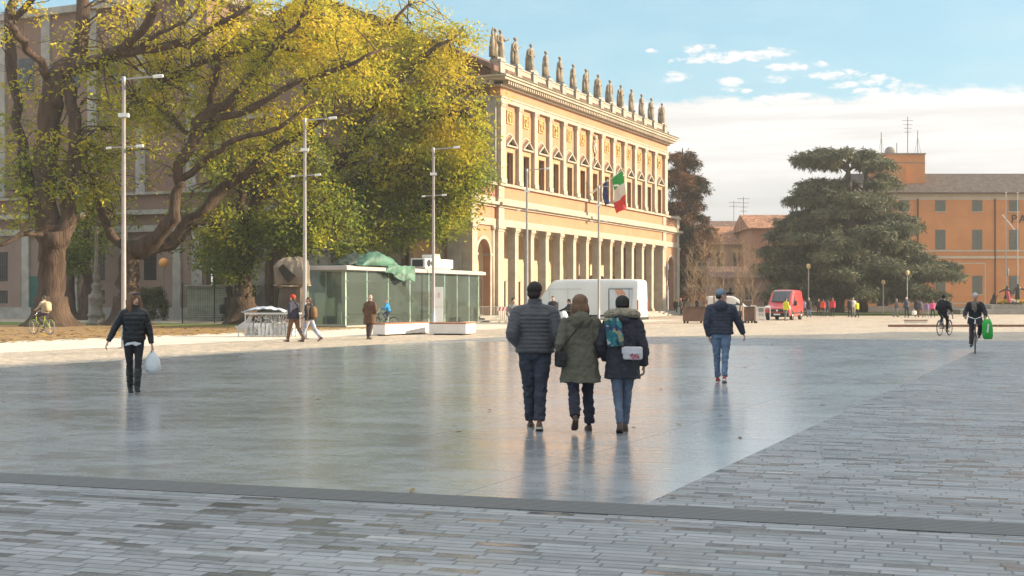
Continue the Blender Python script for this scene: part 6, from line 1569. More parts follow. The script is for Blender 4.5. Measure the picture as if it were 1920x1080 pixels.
    if tp.get('hemline'):                # shirt showing below the jacket
        s2 = MB(); s2.rings([ell(S(h), X, fw, .166*k*fx*(1+.03*math.sin(h*60)), .128*k, 30) for h in (-.085,-.065,-.04,.0)])
        zs2 = len(s2.v)
        s2.v = [(x, y, z + (.018*math.sin(x*38)+.012*math.sin(x*71)) if n_ < 30 else z) for n_, (x, y, z) in enumerate(s2.v)]
        s2.build('shirt_hem', tp['hemline'], t, True)
    # --- hair or hat
    kind, col = hair[0], hair[1]
    hmt = pm('hair', col, .6, .35, 30.0, .5, 90, spec=.4, stretch=(1,1,.15))
    strand = lambda c: .006*k*(mnoise.noise(Vector((c[0]*70/k, c[1]*70/k, c[2]*9/k))) + .6*mnoise.noise(Vector((c[0]*150, c[1]*150, c[2]*20))))
    def hball(m, c, r, n=16): 
        rings_ = []
        for q in range(11):
            a = math.pi*(q+.1)/10.2
            rings_.append([Hd(c[0]+r[0]*math.sin(a)*math.cos(2*math.pi*j/n), c[1]+r[1]*math.sin(a)*math.sin(2*math.pi*j/n), c[2]-r[2]*math.cos(a)) for j in range(n)])
        m.rings(rings_)
    m = MB()
    if kind in ('short', 'short_thick'):
        g = 1.06 if kind == 'short_thick' else 1.0
        hball(m, (0,-.018,.040), (.084*g,.100*g,.088*g)); hball(m, (0,-.050,-.020), (.074*g,.062*g,.066)); fuse(m, 'hair', hmt, t, vox, 2, .4, strand)
    elif kind == 'bob':
        hball(m, (0,-.018,.032), (.104,.114,.102)); hball(m, (0,-.045,-.06), (.120,.088,.13)); hball(m, (.068,-.008,-.085), (.054,.072,.105)); hball(m, (-.068,-.008,-.085), (.054,.072,.105)); hball(m, (0,-.055,-.15), (.112,.062,.055))
        fuse(m, 'hair', hmt, t, vox, 2, .4, strand)
    elif kind == 'long':
        hball(m, (0,-.020,.036), (.112,.116,.108)); hball(m, (0,-.05,-.06), (.130,.078,.15)); hball(m, (.092,.012,-.10), (.042,.066,.17)); hball(m, (-.094,.014,-.12), (.050,.070,.19)); hball(m, (-.090,.055,-.22), (.048,.048,.11)); hball(m, (0,-.065,-.18), (.135,.055,.13))
        fuse(m, 'hair', hmt, t, vox, 2, .4, strand)
    elif kind == 'beanie':
        hball(m, (0,-.012,.050), (.092,.108,.090)); hball(m, (0,-.02,.012), (.090,.104,.045)); fuse(m, 'beanie', fab(col), t, vox, 3, .5, lambda c: .003*k*math.sin(math.atan2(c[1]-hcn.y, c[0]-hcn.x)*40))
        if len(hair) > 2:
            m = MB(); hball(m, (0,-.045,-.05), (.078,.058,.075)); fuse(m, 'hair', pm('hair', hair[2], .6, .35, 30.0), t, vox, 2, .4, strand)
    elif kind == 'cap':
        hball(m, (0,-.014,.050), (.090,.106,.082)); fuse(m, 'cap', fab(col), t, vox, 3, .5)
        v = MB(); n = 12
        v.rings([[Hd(.078*math.cos(math.pi*j/n), .075+(.0+.03)*math.sin(math.pi*j/n), z) for j in range(n+1)] + [Hd(.080*math.cos(math.pi*(n-j)/n), .085+.165*math.sin(math.pi*(n-j)/n)+0, z+.034) for j in range(n+1)] for z in (.024,.046)])
        v.build('visor', fab((.03,.03,.035)), t); m = MB(); hball(m, (0,-.05,-.02), (.074,.056,.055)); fuse(m, 'hair', pm('hair', hair[2], .6, .35, 30.0), t, vox, 2, .4, strand)
    elif kind == 'balding':
        hball(m, (0,-.045,.0), (.082,.068,.055)); fuse(m, 'hair', hmt, t, vox, 2, .4, strand)
    if face:
        ey = MB(); br_ = MB(); lp = MB()
        for sg in (-1, 1):
            hball(ey, (sg*.031,.080,.012), (.013,.010,.008), 8); br_.tube([Hd(sg*.016,.094,.033), Hd(sg*.034,.091,.038), Hd(sg*.050,.080,.033)], .005*k, 6)
        lp.tube([Hd(-.024,.088,-.056), Hd(0,.099,-.054), Hd(.024,.088,-.056)], .0065*k, 6); lp.tube([Hd(-.019,.088,-.066), Hd(0,.098,-.068), Hd(.019,.088,-.066)], .006*k, 6)
        ey.build('eyes', fab((.03,.02,.015), .3), t, True); br_.build('eyebrows', hmt, t, True); lp.build('lips', fab((.35,.10,.09), .5), t, True)
    return dict(t=t, S=S, Hd=Hd, AJ=AJ, J=J, k=k, X=X, fw=fw, up=up, hc=hc, vox=vox, jk=jk)
def strap(parent, pts, w_, mat, name='strap'):
    m = MB(); m.tube([Vector(p) for p in pts], w_, 6); return m.build(name, mat, parent, True)
M['navy_puff'] = pm('charcoal_quilted_nylon', (0.060,0.057,0.064), .55, .15, 3.0, .15, 50, spec=.45)
M['navy_puff2'] = pm('dark_navy_quilted_nylon', (0.022,0.026,0.045), .55, .15, 3.0, .15, 50, spec=.4)
M['black_puff'] = pm('black_glossy_nylon', (0.008,0.008,0.011), .38, .15, 3.0, .15, 50, spec=.4)
M['olive'] = fabric('olive_cotton', (0.115,0.108,0.078), .9, .14, 5.0)
M['jeans_dark'] = fabric('dark_denim', (0.036,0.040,0.058), .9, .28, 7.0)
M['jeans_mid'] = fabric('blue_grey_denim', (0.105,0.135,0.195), .9, .28, 6.0)
M['jeans_blue'] = fabric('faded_blue_denim', (0.115,0.165,0.25), .9, .30, 6.0)
M['fur'] = fabric('beige_fur', (0.42,0.36,0.27), .95, .30, 14.0, 1.0, 60)
def hxp(x, y): return P(x, y)
# --- the walking trio
def shift(px_, py_): return P(px_, py_)
p1 = person('dark haired man in charcoal quilted jacket and dark jeans, left of the walking trio', P(1003, 806), R(-2), 1.80, ((9,4,-2.6),(-7,10,-2.6)), arms=((-24,14,68,-28),(-22,15,66,-26)), lean=2, head=(-14,0),
   top=dict(mat=M['navy_puff'], hem=-.02, puff=.075, step=.048, fit=1.10, collar=True, wrinkle=.004, sleeve=(.095,.088,.080,.070,.056)), bottom=dict(mat=M['jeans_dark'], r=(.112,.100,.075,.070,.062)), shoes=(.10,.055,.035), sole=(.35,.33,.30), hair=('short_thick',(.022,.014,.011)), build=1.12, belly=1.02)
p2 = person('woman in an olive parka with a brown bob, middle of the walking trio', P(1088, 809), R(3), 1.65, ((-14,30,1),(7,4,2)), arms=((-14,15,42,-6),(-10,20,62,-14)), lean=2, head=(-8,4),
   top=dict(mat=M['olive'], hem=-.30, fit=1.13, flare=1.22, hood='big', wrinkle=.011, sleeve=(.090,.082,.078,.072,.062), name='parka'), bottom=dict(mat=fab((.026,.026,.042)), r=(.094,.086,.072,.072,.068)), shoes=(.06,.03,.022), hair=('bob',(.16,.088,.046)), build=1.02)
p3 = person('woman in a dark fur hooded parka with a patterned scarf, right of the walking trio', P(1167, 810), R(-3), 1.63, ((-8,16,-3.6),(7,2,-3.6)), arms=((-12,20,55,-20),(-6,15,22,4)), lean=3, head=(0,0),
   top=dict(mat=fab((.030,.030,.040), .75), hem=-.24, fit=1.10, flare=1.12, hood=True, wrinkle=.010, sleeve=(.092,.084,.076,.070,.060), name='parka'), bottom=dict(mat=M['jeans_mid'], r=(.098,.084,.062,.056,.046), boot=.14, wr=.5), shoes=(.085,.05,.038), hair=('beanie',(.035,.030,.030)), build=1.04)
# fur edge of the hood: a fluffy half ring over the shoulders
def fur_ring(p):
    m = MB(); S, k, X = p['S'], p['k'], p['X']; pts, rd = [], []
    for q in range(15):
        a = math.pi*(-.12 + 1.24*q/14)
        pts.append(S(.585 + .03*math.sin(a), 0) + X*.195*k*math.cos(a)*-1 + p['fw']*(-.155*math.sin(a)+.03)*k); rd.append((.044+.014*math.sin(max(0, min(math.pi, a))))*k)
    m.tube(pts, rd, 12, dome=True)
    fuse(m, 'fur_trim', M['fur'], p['t'], p['vox']*.8, 1, .3, lambda c: .012*(mnoise.noise(Vector((c[0]*90,c[1]*90,c[2]*60)))+.6*mnoise.noise(Vector((c[0]*190,c[1]*190,c[2]*190)))))
fur_ring(p3)
def scarf(p):
    S, k, X, fw = p['S'], p['k'], p['X'], p['fw']
    m = bpy.data.materials.new('patterned_scarf'); m.use_nodes = True; N = NT(m.node_tree); b_ = m.node_tree.nodes['Principled BSDF']; b_.inputs['Roughness'].default_value = .85
    co = N.add('ShaderNodeTexCoord').outputs['Object']; v = N.add('ShaderNodeTexVoronoi'); v.inputs['Scale'].default_value = 17; N.l.new(co, v.inputs['Vector'])
    rs_ = N.sep(v.outputs['Color'])[0]; r = N.add('ShaderNodeValToRGB'); N.l.new(rs_, r.inputs[0]); r.color_ramp.interpolation = 'CONSTANT'
    cols = [(0,(.02,.13,.16)),(.3,(.03,.20,.22)),(.5,(.28,.26,.16)),(.66,(.03,.06,.12)),(.8,(.42,.42,.46)),(.92,(.02,.10,.10))]
    while len(r.color_ramp.elements) < len(cols): r.color_ramp.elements.new(.5)
    for q, (pp, c) in enumerate(cols): r.color_ramp.elements[q].position = pp; r.color_ramp.elements[q].color = (*c, 1)
    N.l.new(r.outputs[0], b_.inputs['Base Color'])
    def f(u, v_):
        return S(.54 - .36*v_ , -.155-.035*math.sin(v_*2.6)-.014*math.sin(u*17)) + X*(-.235 + .20*u + .05*v_)*k
    cloth(f, 14, 18, 'scarf', m, p['t'], .015)
scarf(p3)
# bags carried by the two women
def bag(label, name, p, c, size, mat, rz=0, printed=None):
    t = thing(name, label, 'bag', p['t'].matrix_basis @ Vector(c) if False else Vector(p['t'].location) + Matrix.Rotation(p['t'].rotation_euler.z, 3, 'Z') @ Vector(c), p['t'].rotation_euler.z + rz)
    sx, sy, sz = size; m = MB(); m.box(-sx/2, sx/2, -sy/2, sy/2, -sz/2, sz/2); m.build('body', mat, t, bevel=.025)
    m = MB(); m.prism([(-sx/2-.004, -sy/2-.008, sz/2-.01), (sx/2+.004, -sy/2-.008, sz/2-.01), (sx/2+.004, -sy/2-.008, -sz*.02), (sx*.0, -sy/2-.010, -sz*.06), (-sx/2-.004, -sy/2-.008, -sz*.02)], (0, .006, 0)); m.build('flap', mat, t)
    return t
hb = bag('silver white handbag with pink print beside the fur hooded parka', 'handbag', p3, tuple(p3['S'](.09,-.235) + Vector((.115,0,0))), (.235,.09,.155), pm('silver_white_leather', (.55,.53,.55), .4, .1, 5), R(-14))
m = MB(); rsb = random.Random(3)
for q in range(16): x = rsb.uniform(-.02,.10); z = rsb.uniform(-.07,-.01); r = rsb.uniform(.006,.016); m.prism([(x+r*math.cos(a*1.05), -.0562, z+r*math.sin(a*1.05)) for a in range(6)], (0,.003,0))
m.build('pink_print', pm('pink_print', (.45,.12,.17), .6), hb)
m = MB(); m.box(-.122,-.118,-.045,.045,-.07,.07); m.build('dark_side', M['black_metal'], hb)
strap(hb, [(-.11,-.02,.07),(-.16,.02,.16),(-.20,.08,.30),(-.24,.14,.40)], .008, fab((.18,.11,.08)))
hb2 = bag('small black shoulder bag at the left hip of the woman in the olive parka', 'shoulder_bag', p2, tuple(p2['S'](.0,-.10) + Vector((-.255,0,0))), (.10,.20,.19), fab((.02,.018,.02), .5), R(8))
strap(hb2, [(.0,.0,.09),(.06,-.11,.22),(.17,-.13,.36),(.30,-.10,.49),(.38,-.02,.53)], .010, fab((.03,.025,.02)))
# --- man in a cap walking away
p4 = person('man in a grey blue cap, dark navy puffer and faded jeans walking away alone', P(1352, 717), R(-12), 1.80, ((9,3,-1.5),(-8,18,-1.5)), arms=((-16,12,26,-8),(6,27,22,18)), lean=4, head=(-62,8),
   top=dict(mat=M['navy_puff2'], hem=-.03, puff=.05, step=.062, fit=1.14, hood='big', wrinkle=.006, sleeve=(.096,.086,.078,.068,.052)), bottom=dict(mat=M['jeans_blue'], r=(.104,.092,.066,.060,.050)), shoes=(.30,.04,.045), sole=(.62,.58,.56), hair=('cap',(.17,.22,.27),(.05,.035,.025)), build=1.10)
# --- woman with the shopping bag walking towards the camera
p5 = person('woman in glossy black puffer walking towards the camera with a plastic bag', P(251, 737), R(203), 1.70, ((11,4,-3.6),(-5,10,-3.2)), arms=((4,16,8,8),(-2,30,14,26)), lean=1, head=(26,0), face=True,
   top=dict(mat=M['black_puff'], hem=-.01, puff=.07, step=.085, fit=1.10, collar=True, wrinkle=.005, hemline=pm('white_shirt_cloth', (.70,.72,.76), .8, .06, 5), sleeve=(.078,.070,.062,.055,.045)), bottom=dict(mat=fab((.014,.014,.018), .7), r=(.094,.080,.058,.060,.056), name='leggings', boot=.16, wr=.4), shoes=(.012,.012,.012), hair=('long',(.155,.085,.042)), curl=.7)
m = MB()
for sg in (-1, 1): m.tube([p5['Hd'](sg*.012,.070,.112), p5['Hd'](sg*.035,.075,.108), p5['Hd'](sg*.058,.062,.100)], .015, 8, dome=True)
m.build('sunglasses', M['glass_car'], p5['t'], True)
for i in range(2):                       # tall boots over the leggings
    hp, kn, an, ft = p5['J'][i]; m = MB(); m.tube([kn.lerp(an,.22), kn.lerp(an,.5), kn.lerp(an,.8), an, an+Vector((0,.01,-.04))], [.066,.064,.054,.050,.050], 16); fuse(m, 'boot', pm('black_boot_leather', (.014,.013,.013), .35, .2, 6, .2, 30, spec=.5), p5['t'], .009, 2, .5, wr(16,30,.006))
wl_ = p5['t'].location + Matrix.Rotation(R(203), 3, 'Z') @ (p5['AJ'][0][2] + (p5['AJ'][0][2]-p5['AJ'][0][1]).normalized()*.08)
M['plastic'] = pm('thin_white_plastic', (.62,.64,.66), .35, .10, 6, .6, 14, spec=.5)
t = thing('shopping_bag', 'full white plastic shopping bag hanging from the hand of the woman in black', 'bag', wl_ )
m = MB(); rr = []
for z, r in ((-.02,.012),(-.06,.03),(-.12,.085),(-.20,.120),(-.28,.138),(-.35,.138),(-.40,.115),(-.425,.06)):
    rr.append([Vector((r*math.cos(a)*(1+.14*mnoise.noise(Vector((math.cos(a)*3, math.sin(a)*3, z*11)))), r*.75*math.sin(a)*(1+.14*mnoise.noise(Vector((math.cos(a)*3+5, math.sin(a)*3, z*11)))), z)) for a in [2*math.pi*j/28 for j in range(28)]])
m.rings(rr); m.build('body', M['plastic'], t, True)
for sg in (-1, 1): MB().tube([(sg*.02,0,-.06),(sg*.016,0,.0),(0,0,.025)], .007, 6).build('handle', M['plastic'], t, True)

# ================================================================ bicycles
M['spoke'] = pm('steel_spokes', (.5,.5,.5), .3, .05, 3, metal=.9)
def bicycle(label, loc, rz, frame, tyre=(.02,.02,.02), r=.34, steer=0, step=False, basket=False, hb_w=.28):
    t = thing('bicycle', label, 'bicycle', loc, rz); fm = fab(frame, .35); wb = .53
    for y in (-wb, wb):
        w_ = MB(); w_.tube([(0, y+(r-.018)*math.cos(2*math.pi*k/28), r+(r-.018)*math.sin(2*math.pi*k/28)) for k in range(29)], .019, 7, False); o = w_.build('wheel', fab(tyre, .8), t, True)
        s = MB(); s.tube([(0, y+(r-.045)*math.cos(2*math.pi*k/24), r+(r-.045)*math.sin(2*math.pi*k/24)) for k in range(25)], .010, 5, False)
        for k in range(18): a = 2*math.pi*k/18; s.bar((.012*(-1)**k, y, r), (0, y+(r-.04)*math.cos(a), r+(r-.04)*math.sin(a)), .004)
        s.tube([(-.05,y,r),(.05,y,r)], .018, 8); s.build('rim', M['spoke'], o)
        g = MB(); g.tube([(0, y+(r+.022)*math.cos(a), r+(r+.022)*math.sin(a)) for a in [R(20+14*q) for q in range(11)]], .012, 5); g.build('mudguard', fm, t)
    f = MB(); bb = (0,-.08,.29); st = (0,-.22,.84); hd0 = (0,.36,.62); hd1 = (0,.33,.86)
    f.tube([bb, st], .017, 8); f.tube([bb, hd0], .018, 8); f.tube([(0,.22,.42) if step else (0,-.20,.76), hd1 if not step else (0,.355,.66)], .017, 8); f.tube([hd0, hd1], .021, 8)
    if step: f.tube([(0,-.12,.42),(0,.1,.40),(0,.35,.70)], .017, 8)
    for sg in (-1, 1):
        f.tube([bb, (sg*.05,-wb,r)], .011, 6); f.tube([(0,-.2,.74), (sg*.05,-wb,r)], .010, 6); f.tube([hd0, (sg*.05,.42,.52), (sg*.05,wb,r)], .013, 6)
    f.build('frame', fm, t, True)
    h = MB(); h.tube([hd1, (0,.31,1.02)], .015, 8); h.tube([(-hb_w,.18,1.07),(-hb_w*.6,.30,1.09),(0,.33,1.02),(hb_w*.6,.30,1.09),(hb_w,.18,1.07)], .013, 8); h.build('handlebar', M['chrome'], t, True)
    for sg in (-1, 1): MB().tube([(sg*hb_w,.18,1.07),(sg*(hb_w-.01),.06,1.06)], .019, 8).build('grip', M['rubber'], t, True)
    s = MB(); s.tube([(0,-.22,.84),(0,-.25,.93)], .014, 8); s.build('seat_post', M['chrome'], t)
    s = MB(); s.rings([ell(Vector((0,y,.95)), Vector((1,0,0)), Vector((0,0,1)), w_, .028, 10) for y, w_ in ((-.40,.05),(-.36,.085),(-.26,.075),(-.16,.035),(-.08,.022))]); s.build('saddle', M['rubber'], t, True)
    c = MB(); c.tube([(.05,-.08+.09*math.cos(2*math.pi*k/16),.29+.09*math.sin(2*math.pi*k/16)) for k in range(17)], .008, 5, False)
    c.bar((.07,-.08,.29),(.07,.01,.15),.02); c.bar((-.07,-.08,.29),(-.07,-.17,.43),.02); c.box(.07,.16,-.03,.05,.135,.155); c.box(-.16,-.07,-.21,-.13,.425,.445); c.build('crank', M['chrome'], t)
    l = MB(); l.ball((0,.40,.90), .035, .05, .035); l.build('headlamp', M['chrome'], t, True)
    return t
def rider(label, loc, rz, H, top, bottom, hair, head=(0,0), face=False, shoes=(.05,.04,.035), lean=12, hb_w=.28, k=1.0, **kw):
    return person(label, loc, rz, H, feet=((-.115,-.17,.53,0),(.115,.0,.245,8)), pelvis=(0,-.24,1.02*k), hands=((-hb_w+.01,.12,1.10),(hb_w-.01,.12,1.10)), lean=lean, head=head, top=top, bottom=bottom, hair=hair, face=face, shoes=shoes, curl=1.5, **kw)
L6 = P(1841, 663)+Vector((0,.55,0))
bicycle('dark city bicycle ridden towards the camera by the woman with the green bag', L6, R(160), (.03,.03,.035), hb_w=.30, step=True)
p6 = rider('woman in dark coat, grey scarf and pale knit hat cycling towards the camera', L6, R(160), 1.66, dict(col=(.022,.022,.028), hem=-.16, fit=1.12, flare=1.25, wrinkle=.008, sleeve=(.090,.082,.074,.066,.054), name='coat'), dict(col=(.045,.030,.040), r=(.10,.09,.075,.072,.066)), ('beanie',(.50,.46,.47)), face=True, hb_w=.30, lean=6, shoes=(.10,.05,.04))
m = MB(); rr = [ell(p6['S'](h, y), p6['X'], p6['fw'], rx, ry, 22) for h, rx, ry, y in ((.49,.11,.11,.03),(.535,.125,.125,.02),(.555,.112,.115,.015),(.572,.09,.095,.005))]; m.rings(rr); m.tube([p6['S'](.53,.12), p6['S'](.42,.15), p6['S'](.28,.155)], [.055,.05,.045], 10, dome=True); m.tube([p6['S'](.53,.12)+Vector((.06,0,0)), p6['S'](.44,.155)+Vector((.06,0,0)), p6['S'](.33,.16)+Vector((.05,0,0))], [.05,.045,.04], 10, dome=True)
fuse(m, 'scarf', fabric('grey_brown_wool', (.20,.16,.13), .95, .45, 16, .6, 50), p6['t'], .014, 2, .5, wr(20,20,.012))
wl6 = L6 + Matrix.Rotation(R(160), 3, 'Z') @ Vector((-.33,.16,1.02))
t = thing('green_bag', 'bright green shopping bag hanging from the handlebar of the woman cyclist', 'bag', wl6)
m = MB(); rr = []
for z, a_, b_ in ((.0,.10,.02),(-.10,.15,.05),(-.25,.165,.08),(-.42,.165,.09),(-.55,.15,.085),(-.60,.11,.05)):
    rr.append(ell(Vector((.05*abs(z),0,z)), Vector((1,.25,0)), Vector((-.25,1,0)), a_, b_, 22, .8))
m.rings(rr); o = m.build('body', pm('bright_green_plastic', (.03,.42,.06), .4, .12, 4, .5, 12), t, True)
MB().prism([(-.02,-.115,-.14),(.03,-.115,-.14),(.0,-.125,-.40),(-.05,-.125,-.40)], (0,.01,0)).build('pale_stripe', M['white'], t)
MB().tube([(-.08,0,-.02),(-.03,0,.10),(.03,0,.10),(.08,0,-.02)], .012, 6).build('handles', pm('green_strap', (.02,.25,.04), .6), t)
L7 = P(1771, 629)
bicycle('dark bicycle ridden away by the man with a black rucksack', L7, R(-41), (.03,.05,.09))
p7 = rider('dark clothed man with a rucksack cycling away on the right', L7, R(-41), 1.78, dict(col=(.016,.016,.019), hem=-.05, fit=1.12, hood=True, sleeve=(.094,.084,.076,.066,.054)), dict(col=(.018,.018,.024)), ('short',(.012,.010,.010)), lean=14)
m = MB(); m.rings([ell(p7['S'](h,-.20), p7['X'], p7['fw'], a_, b_, 18, .7) for h, a_, b_ in ((.06,.12,.06),(.10,.16,.10),(.36,.165,.11),(.46,.13,.07),(.49,.07,.03))]); t = thing('rucksack', 'black rucksack on the back of the man cycling away', 'bag', p7['t'].location, p7['t'].rotation_euler.z); m.build('body', fab((.014,.014,.017)), t, True)
m = MB(); m.rings([ell(p7['S'](h,-.06), p7['X'], p7['fw'], a_, .10, 16) for h, a_ in ((.50,.13),(.56,.125),(.59,.09))]); m.build('grey_hood', fab((.35,.36,.36)), p7['t'], True)
L8 = P(78, 627)
bicycle('lime green bicycle beside the huge forked tree', L8, R(62), (.35,.50,.06), (.25,.24,.22), r=.33)
p8 = rider('cyclist in beige jacket with a beige rucksack beside the huge forked tree', L8, R(62), 1.66, dict(col=(.42,.33,.24), hem=-.04, fit=1.08), dict(col=(.08,.055,.10)), ('short',(.07,.05,.04)), lean=8)
t = thing('rucksack', 'beige rucksack on the back of the cyclist by the forked tree', 'bag', p8['t'].location, p8['t'].rotation_euler.z); m = MB(); m.rings([ell(p8['S'](h,-.21), p8['X'], p8['fw'], a_, b_, 18, .7) for h, a_, b_ in ((.02,.12,.06),(.07,.17,.11),(.38,.175,.12),(.48,.12,.07))]); m.build('body', fab((.45,.36,.22)), t, True)
L9 = Vector((hx(723,84.5), 84.0, 0)); L9 = Vector((hx(721,72.5),72.5,0))
bicycle('dark bicycle of the child in blue beside the pavilion', L9, R(84), (.03,.035,.04), r=.30)
p9 = rider('child in a bright blue jacket sitting on a bicycle by the pavilion', L9, R(84), 1.45, dict(col=(.015,.22,.48), hem=-.04, fit=1.10, hood=True), dict(col=(.05,.06,.11)), ('short',(.22,.11,.05)), lean=16, k=.93, head=(25,0))
# --- walkers on the sunny paving
p10 = person('man in a red knit hat, dark jacket and brown trousers walking past the wrapped monument', P(551, 641), R(58), 1.80, ((16,6,2),(-16,20,2)), arms=((-14,8,40,0),(10,8,55,0)), lean=5, head=(10,0),
   top=dict(col=(.045,.045,.065), hem=-.08, fit=1.16, sleeve=(.094,.086,.078,.068,.056)), bottom=dict(col=(.20,.105,.055), r=(.108,.096,.076,.070,.062)), hair=('beanie',(.55,.045,.02),(.05,.03,.02)), shoes=(.16,.09,.06), build=1.08)
p11 = person('man in dark jacket and pale grey trousers with a brown rucksack', P(580, 641), R(72), 1.72, ((20,8,2),(-22,16,2)), arms=((-16,8,30,0),(18,8,40,0)), lean=4, head=(25,4),
   top=dict(col=(.045,.035,.030), hem=-.08, fit=1.12, hood=True), bottom=dict(col=(.36,.38,.47), r=(.110,.102,.088,.084,.074)), hair=('short',(.09,.055,.035)), shoes=(.14,.09,.07), build=1.05)
t = thing('rucksack', 'brown rucksack slung on the man in pale grey trousers', 'bag', p11['t'].location, p11['t'].rotation_euler.z); m = MB(); m.rings([ell(p11['S'](h,-.21), p11['X'], p11['fw'], a_, b_, 18, .7) for h, a_, b_ in ((.0,.11,.06),(.05,.15,.11),(.34,.15,.11),(.44,.10,.06))]); m.build('body', fab((.16,.09,.045)), t, True)
p12 = person('grey haired man in a long brown coat standing by the pavilion', P(693, 636), R(-24), 1.80, ((8,4,2),(-9,12,2)), arms=((-22,10,44,-16),(-20,24,52,-30)), lean=5, head=(28,0),
   top=dict(col=(.105,.055,.030), hem=-.34, fit=1.16, flare=1.12, name='coat'), bottom=dict(col=(.075,.05,.045), r=(.10,.092,.078,.074,.066)), hair=('balding',(.45,.40,.36)), shoes=(.05,.035,.03), build=1.06)
# --- people and scooter by the white van
person('dark haired man in black jacket standing behind the left of the trio by the van', Vector((hx(1037,66),66,0)), R(172), 1.78, ((2,2,3),(-2,2,3)), arms=((6,8,20,0),(6,8,20,0)), top=dict(col=(.018,.018,.022), hem=-.10, fit=1.12), bottom=dict(col=(.03,.03,.04)), hair=('short',(.03,.02,.015)), face=True)
person('person in black reaching left over the scooter before the white van', Vector((hx(1068,60),60,0)), R(95), 1.62, ((4,4,3),(-4,4,3)), arms=((60,10,10,0),(55,10,15,0)), top=dict(col=(.02,.018,.022), hem=-.10, fit=1.12, hood=True), bottom=dict(col=(.03,.03,.04)), hair=('short_thick',(.02,.014,.012)))
person('person in a grey jacket half hidden behind the man in the charcoal jacket', Vector((hx(962,50),50,0)), R(200), 1.66, ((4,4,3),(-4,4,3)), arms=((10,18,40,0),(10,18,40,0)), top=dict(col=(.24,.22,.20), hem=-.10, fit=1.2), bottom=dict(col=(.03,.03,.04)), hair=('short_thick',(.02,.014,.012)))
t = thing('motor_scooter', 'black and white motor scooter glimpsed between the man and the olive parka', 'scooter', Vector((hx(1050,57),57,0)), R(200))
for y in (-.62,.62):
    w_ = MB(); w_.tube([(0,y+.20*math.cos(2*math.pi*q/20),.25+.20*math.sin(2*math.pi*q/20)) for q in range(21)], .055, 8, False); o = w_.build('wheel', M['rubber'], t, True); MB().tube([(-.03,y,.25),(.03,y,.25)], .15, 14).build('rim', M['metal'], o)
m = MB(); m.rings([ell(Vector((0,y,z)), Vector((1,0,0)), Vector((0,0,1)), a_, b_, 14, .8) for y, z, a_, b_ in ((-.85,.62,.08,.08),(-.6,.62,.16,.16),(-.2,.55,.17,.16),(.0,.36,.16,.07),(.3,.36,.17,.06),(.42,.55,.2,.2))]); m.build('body', fab((.02,.02,.022), .3), t, True)
m = MB(); m.rings([ell(Vector((0,y,z)), Vector((1,0,0)), Vector((0,.35,1)), a_, b_, 14, .8) for y, z, a_, b_ in ((.42,.45,.17,.16),(.47,.75,.20,.22),(.44,1.0,.13,.10),(.40,1.08,.05,.04))]); m.build('front_shield', M['van_white'], t, True)
m = MB(); m.rings([ell(Vector((0,y,.80)), Vector((1,0,0)), Vector((0,0,1)), a_, .06, 12, .8) for y, a_ in ((-.85,.10),(-.6,.15),(-.2,.14),(-.05,.09))]); m.build('saddle', M['rubber'], t, True)
m = MB(); m.tube([(-.36,.30,1.10),(-.15,.38,1.12),(.15,.38,1.12),(.36,.30,1.10)], .018, 8); m.build('handlebar', M['black_metal'], t, True)
for sg in (-1, 1):
    m = MB(); m.tube([(sg*.28,.36,1.1),(sg*.34,.36,1.28)], .01, 6); m.ball((sg*.36,.36,1.32), .075,.02,.05); m.build('mirror', M['black_metal'], t, True)
MB().ball((0,.60,.82), .09,.06,.08).build('headlight', M['chrome'], t, True)
# --- people in the distance
G = 'people far across the square'
def far(label, x, Y, top, bottom, hair=('short',(.03,.02,.015)), H=1.7, rz=0, st=10, **kw):
    person(label, Vector((hx(x,Y),Y,0)), R(rz), H, ((st,5,3),(-st,st*.8,3)), arms=((-st,9,18,2),(st,9,24,2)), top=dict(col=top, hem=kw.pop('hem',-.10), fit=1.14), bottom=dict(col=bottom), hair=hair, group=G)
    return None
K_ = (.018,.018,.022); J_ = (.09,.12,.19); N_ = (.03,.035,.06)
far('blond person in dark jacket by the far end of the portico', 1267, 133, K_, K_, ('long',(.45,.28,.10)), 1.68, 160, 4)
far('person with an orange knit hat by the far end of the portico', 1277, 128, (.07,.06,.06), K_, ('beanie',(.60,.16,.03)), 1.75, 100, 9)
far('person in grey beside the first sapling', 1290, 131, (.14,.12,.10), N_, H=1.7, rz=200, st=3)
far('dark dressed person with pale scarf among the saplings', 1309, 128, K_, N_, H=1.78, rz=20, st=5)
far('worker in a yellow vest in front of the red van', 1473, 97.5, (.62,.62,.03), (.13,.17,.16), H=1.72, rz=-60, st=10)
far('person in black with blue jeans right of the red van', 1517, 118, K_, (.16,.24,.40), ('beanie',(.40,.40,.36)), 1.75, 10, 3, hem=-.25)
far('small figure in violet just behind the red van', 1509, 126, (.22,.16,.30), K_, H=1.6, rz=30)
far('person in an orange red jacket left of the pair in red', 1543, 122, (.60,.06,.03), N_, H=1.66, rz=-30, st=6)
far('dark dressed person between the two red jackets', 1552, 124, N_, N_, H=1.7, rz=10)
far('dark person standing left of the orange red jacket', 1535, 124, K_, K_, H=1.68, rz=170, st=3)
far('person in a crimson jacket and dark trousers', 1561, 120, (.52,.03,.05), K_, ('short',(.20,.12,.05)), 1.76, -20, 8)
far('dark dressed person left of the yellow jacket', 1594, 118, K_, K_, H=1.72, rz=15, st=5)
far('person in a white top behind the yellow jacket', 1600, 121, (.62,.60,.58), (.35,.33,.33), ('short',(.40,.36,.32)), 1.78, 0, 5)
far('person in a bright yellow jacket', 1607, 116.5, (.75,.68,.02), K_, ('short',(.15,.10,.06)), 1.5, 20, 5)
far('grey dressed person before the dark doorway', 1680, 118, (.10,.10,.12), (.12,.12,.14), ('beanie',(.18,.18,.18)), 1.72, -90, 14)
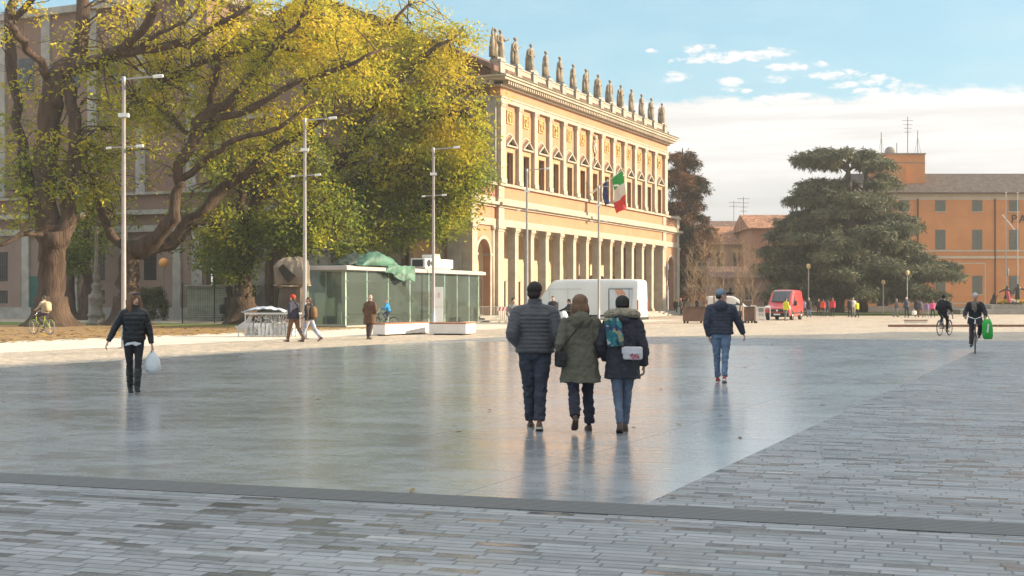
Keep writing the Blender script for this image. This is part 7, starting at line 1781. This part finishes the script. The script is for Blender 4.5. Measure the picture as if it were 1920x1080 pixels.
far('tall dark person with a white cap beside the park lamp', 1700, 116, (.05,.055,.07), N_, ('beanie',(.60,.60,.58)), 1.80, 10, 3)
far('dark coated person left of the child in violet', 1719, 119, K_, K_, H=1.7, rz=0, st=3, hem=-.3)
far('person in navy next to the dark coat', 1726, 117, (.06,.06,.10), (.22,.08,.10), H=1.62, rz=20)
far('child in violet before the orange wall', 1738, 119, (.20,.13,.30), (.28,.24,.26), H=1.42, rz=-10)
far('person in a pink jacket before the orange wall', 1749, 116, (.65,.08,.22), K_, ('long',(.12,.07,.04)), 1.56, 0)
far('dark dressed person just behind the cyclist riding away', 1782, 108, (.025,.03,.03), (.10,.10,.11), H=1.62, rz=10)
t = thing('carrier_bag', 'small white carrier bag standing near the dark coated person', 'bag', Vector((hx(1714,115),115,.45)), R(10)); m = MB(); m.rings([ell(Vector((0,0,z)), Vector((1,0,0)), Vector((0,1,0)), a_, .09, 14, .7) for z, a_ in ((-.22,.20),(-.1,.22),(.12,.2),(.17,.15))]); m.build('body', M['white'], t, True); MB().tube([(-.08,0,.14),(0,0,.30),(.08,0,.14)], .012, 6).build('handle', M['white'], t)
bpy.data.objects.remove(_tmp)
# parked bicycles seen through the pavilion glass
for k, (x, y_, lab, fc_, rz_) in enumerate(((870,-4,'pale parked bicycle leaning inside the right end of the pavilion',(.45,.35,.28),20),(758,0,'reddish parked bicycle seen through the middle of the pavilion glass',(.40,.14,.08),-30))):
    q = PV + T*(14.5 if k == 0 else 5.6) - Nn*1.0; bicycle(lab, q + Vector((0,0,.10)), FA-R(90)+R(rz_)*.3, fc_)
# ================================================================ air
HZ = bpy.data.materials.new('thin_haze'); HZ.use_nodes = True; HZ.node_tree.nodes.clear(); N = NT(HZ.node_tree)
o_ = N.add('ShaderNodeOutputMaterial'); v_ = N.add('ShaderNodeVolumePrincipled'); v_.inputs['Color'].default_value = (0.92, 0.90, 0.86, 1); v_.inputs['Density'].default_value = 0.00055; v_.inputs['Anisotropy'].default_value = 0.2
N.l.new(v_.outputs[0], o_.inputs['Volume'])
tag(MB().box(-160, 170, -70, 300, -1.0, 34).build('haze', HZ), None, None, kind='stuff')
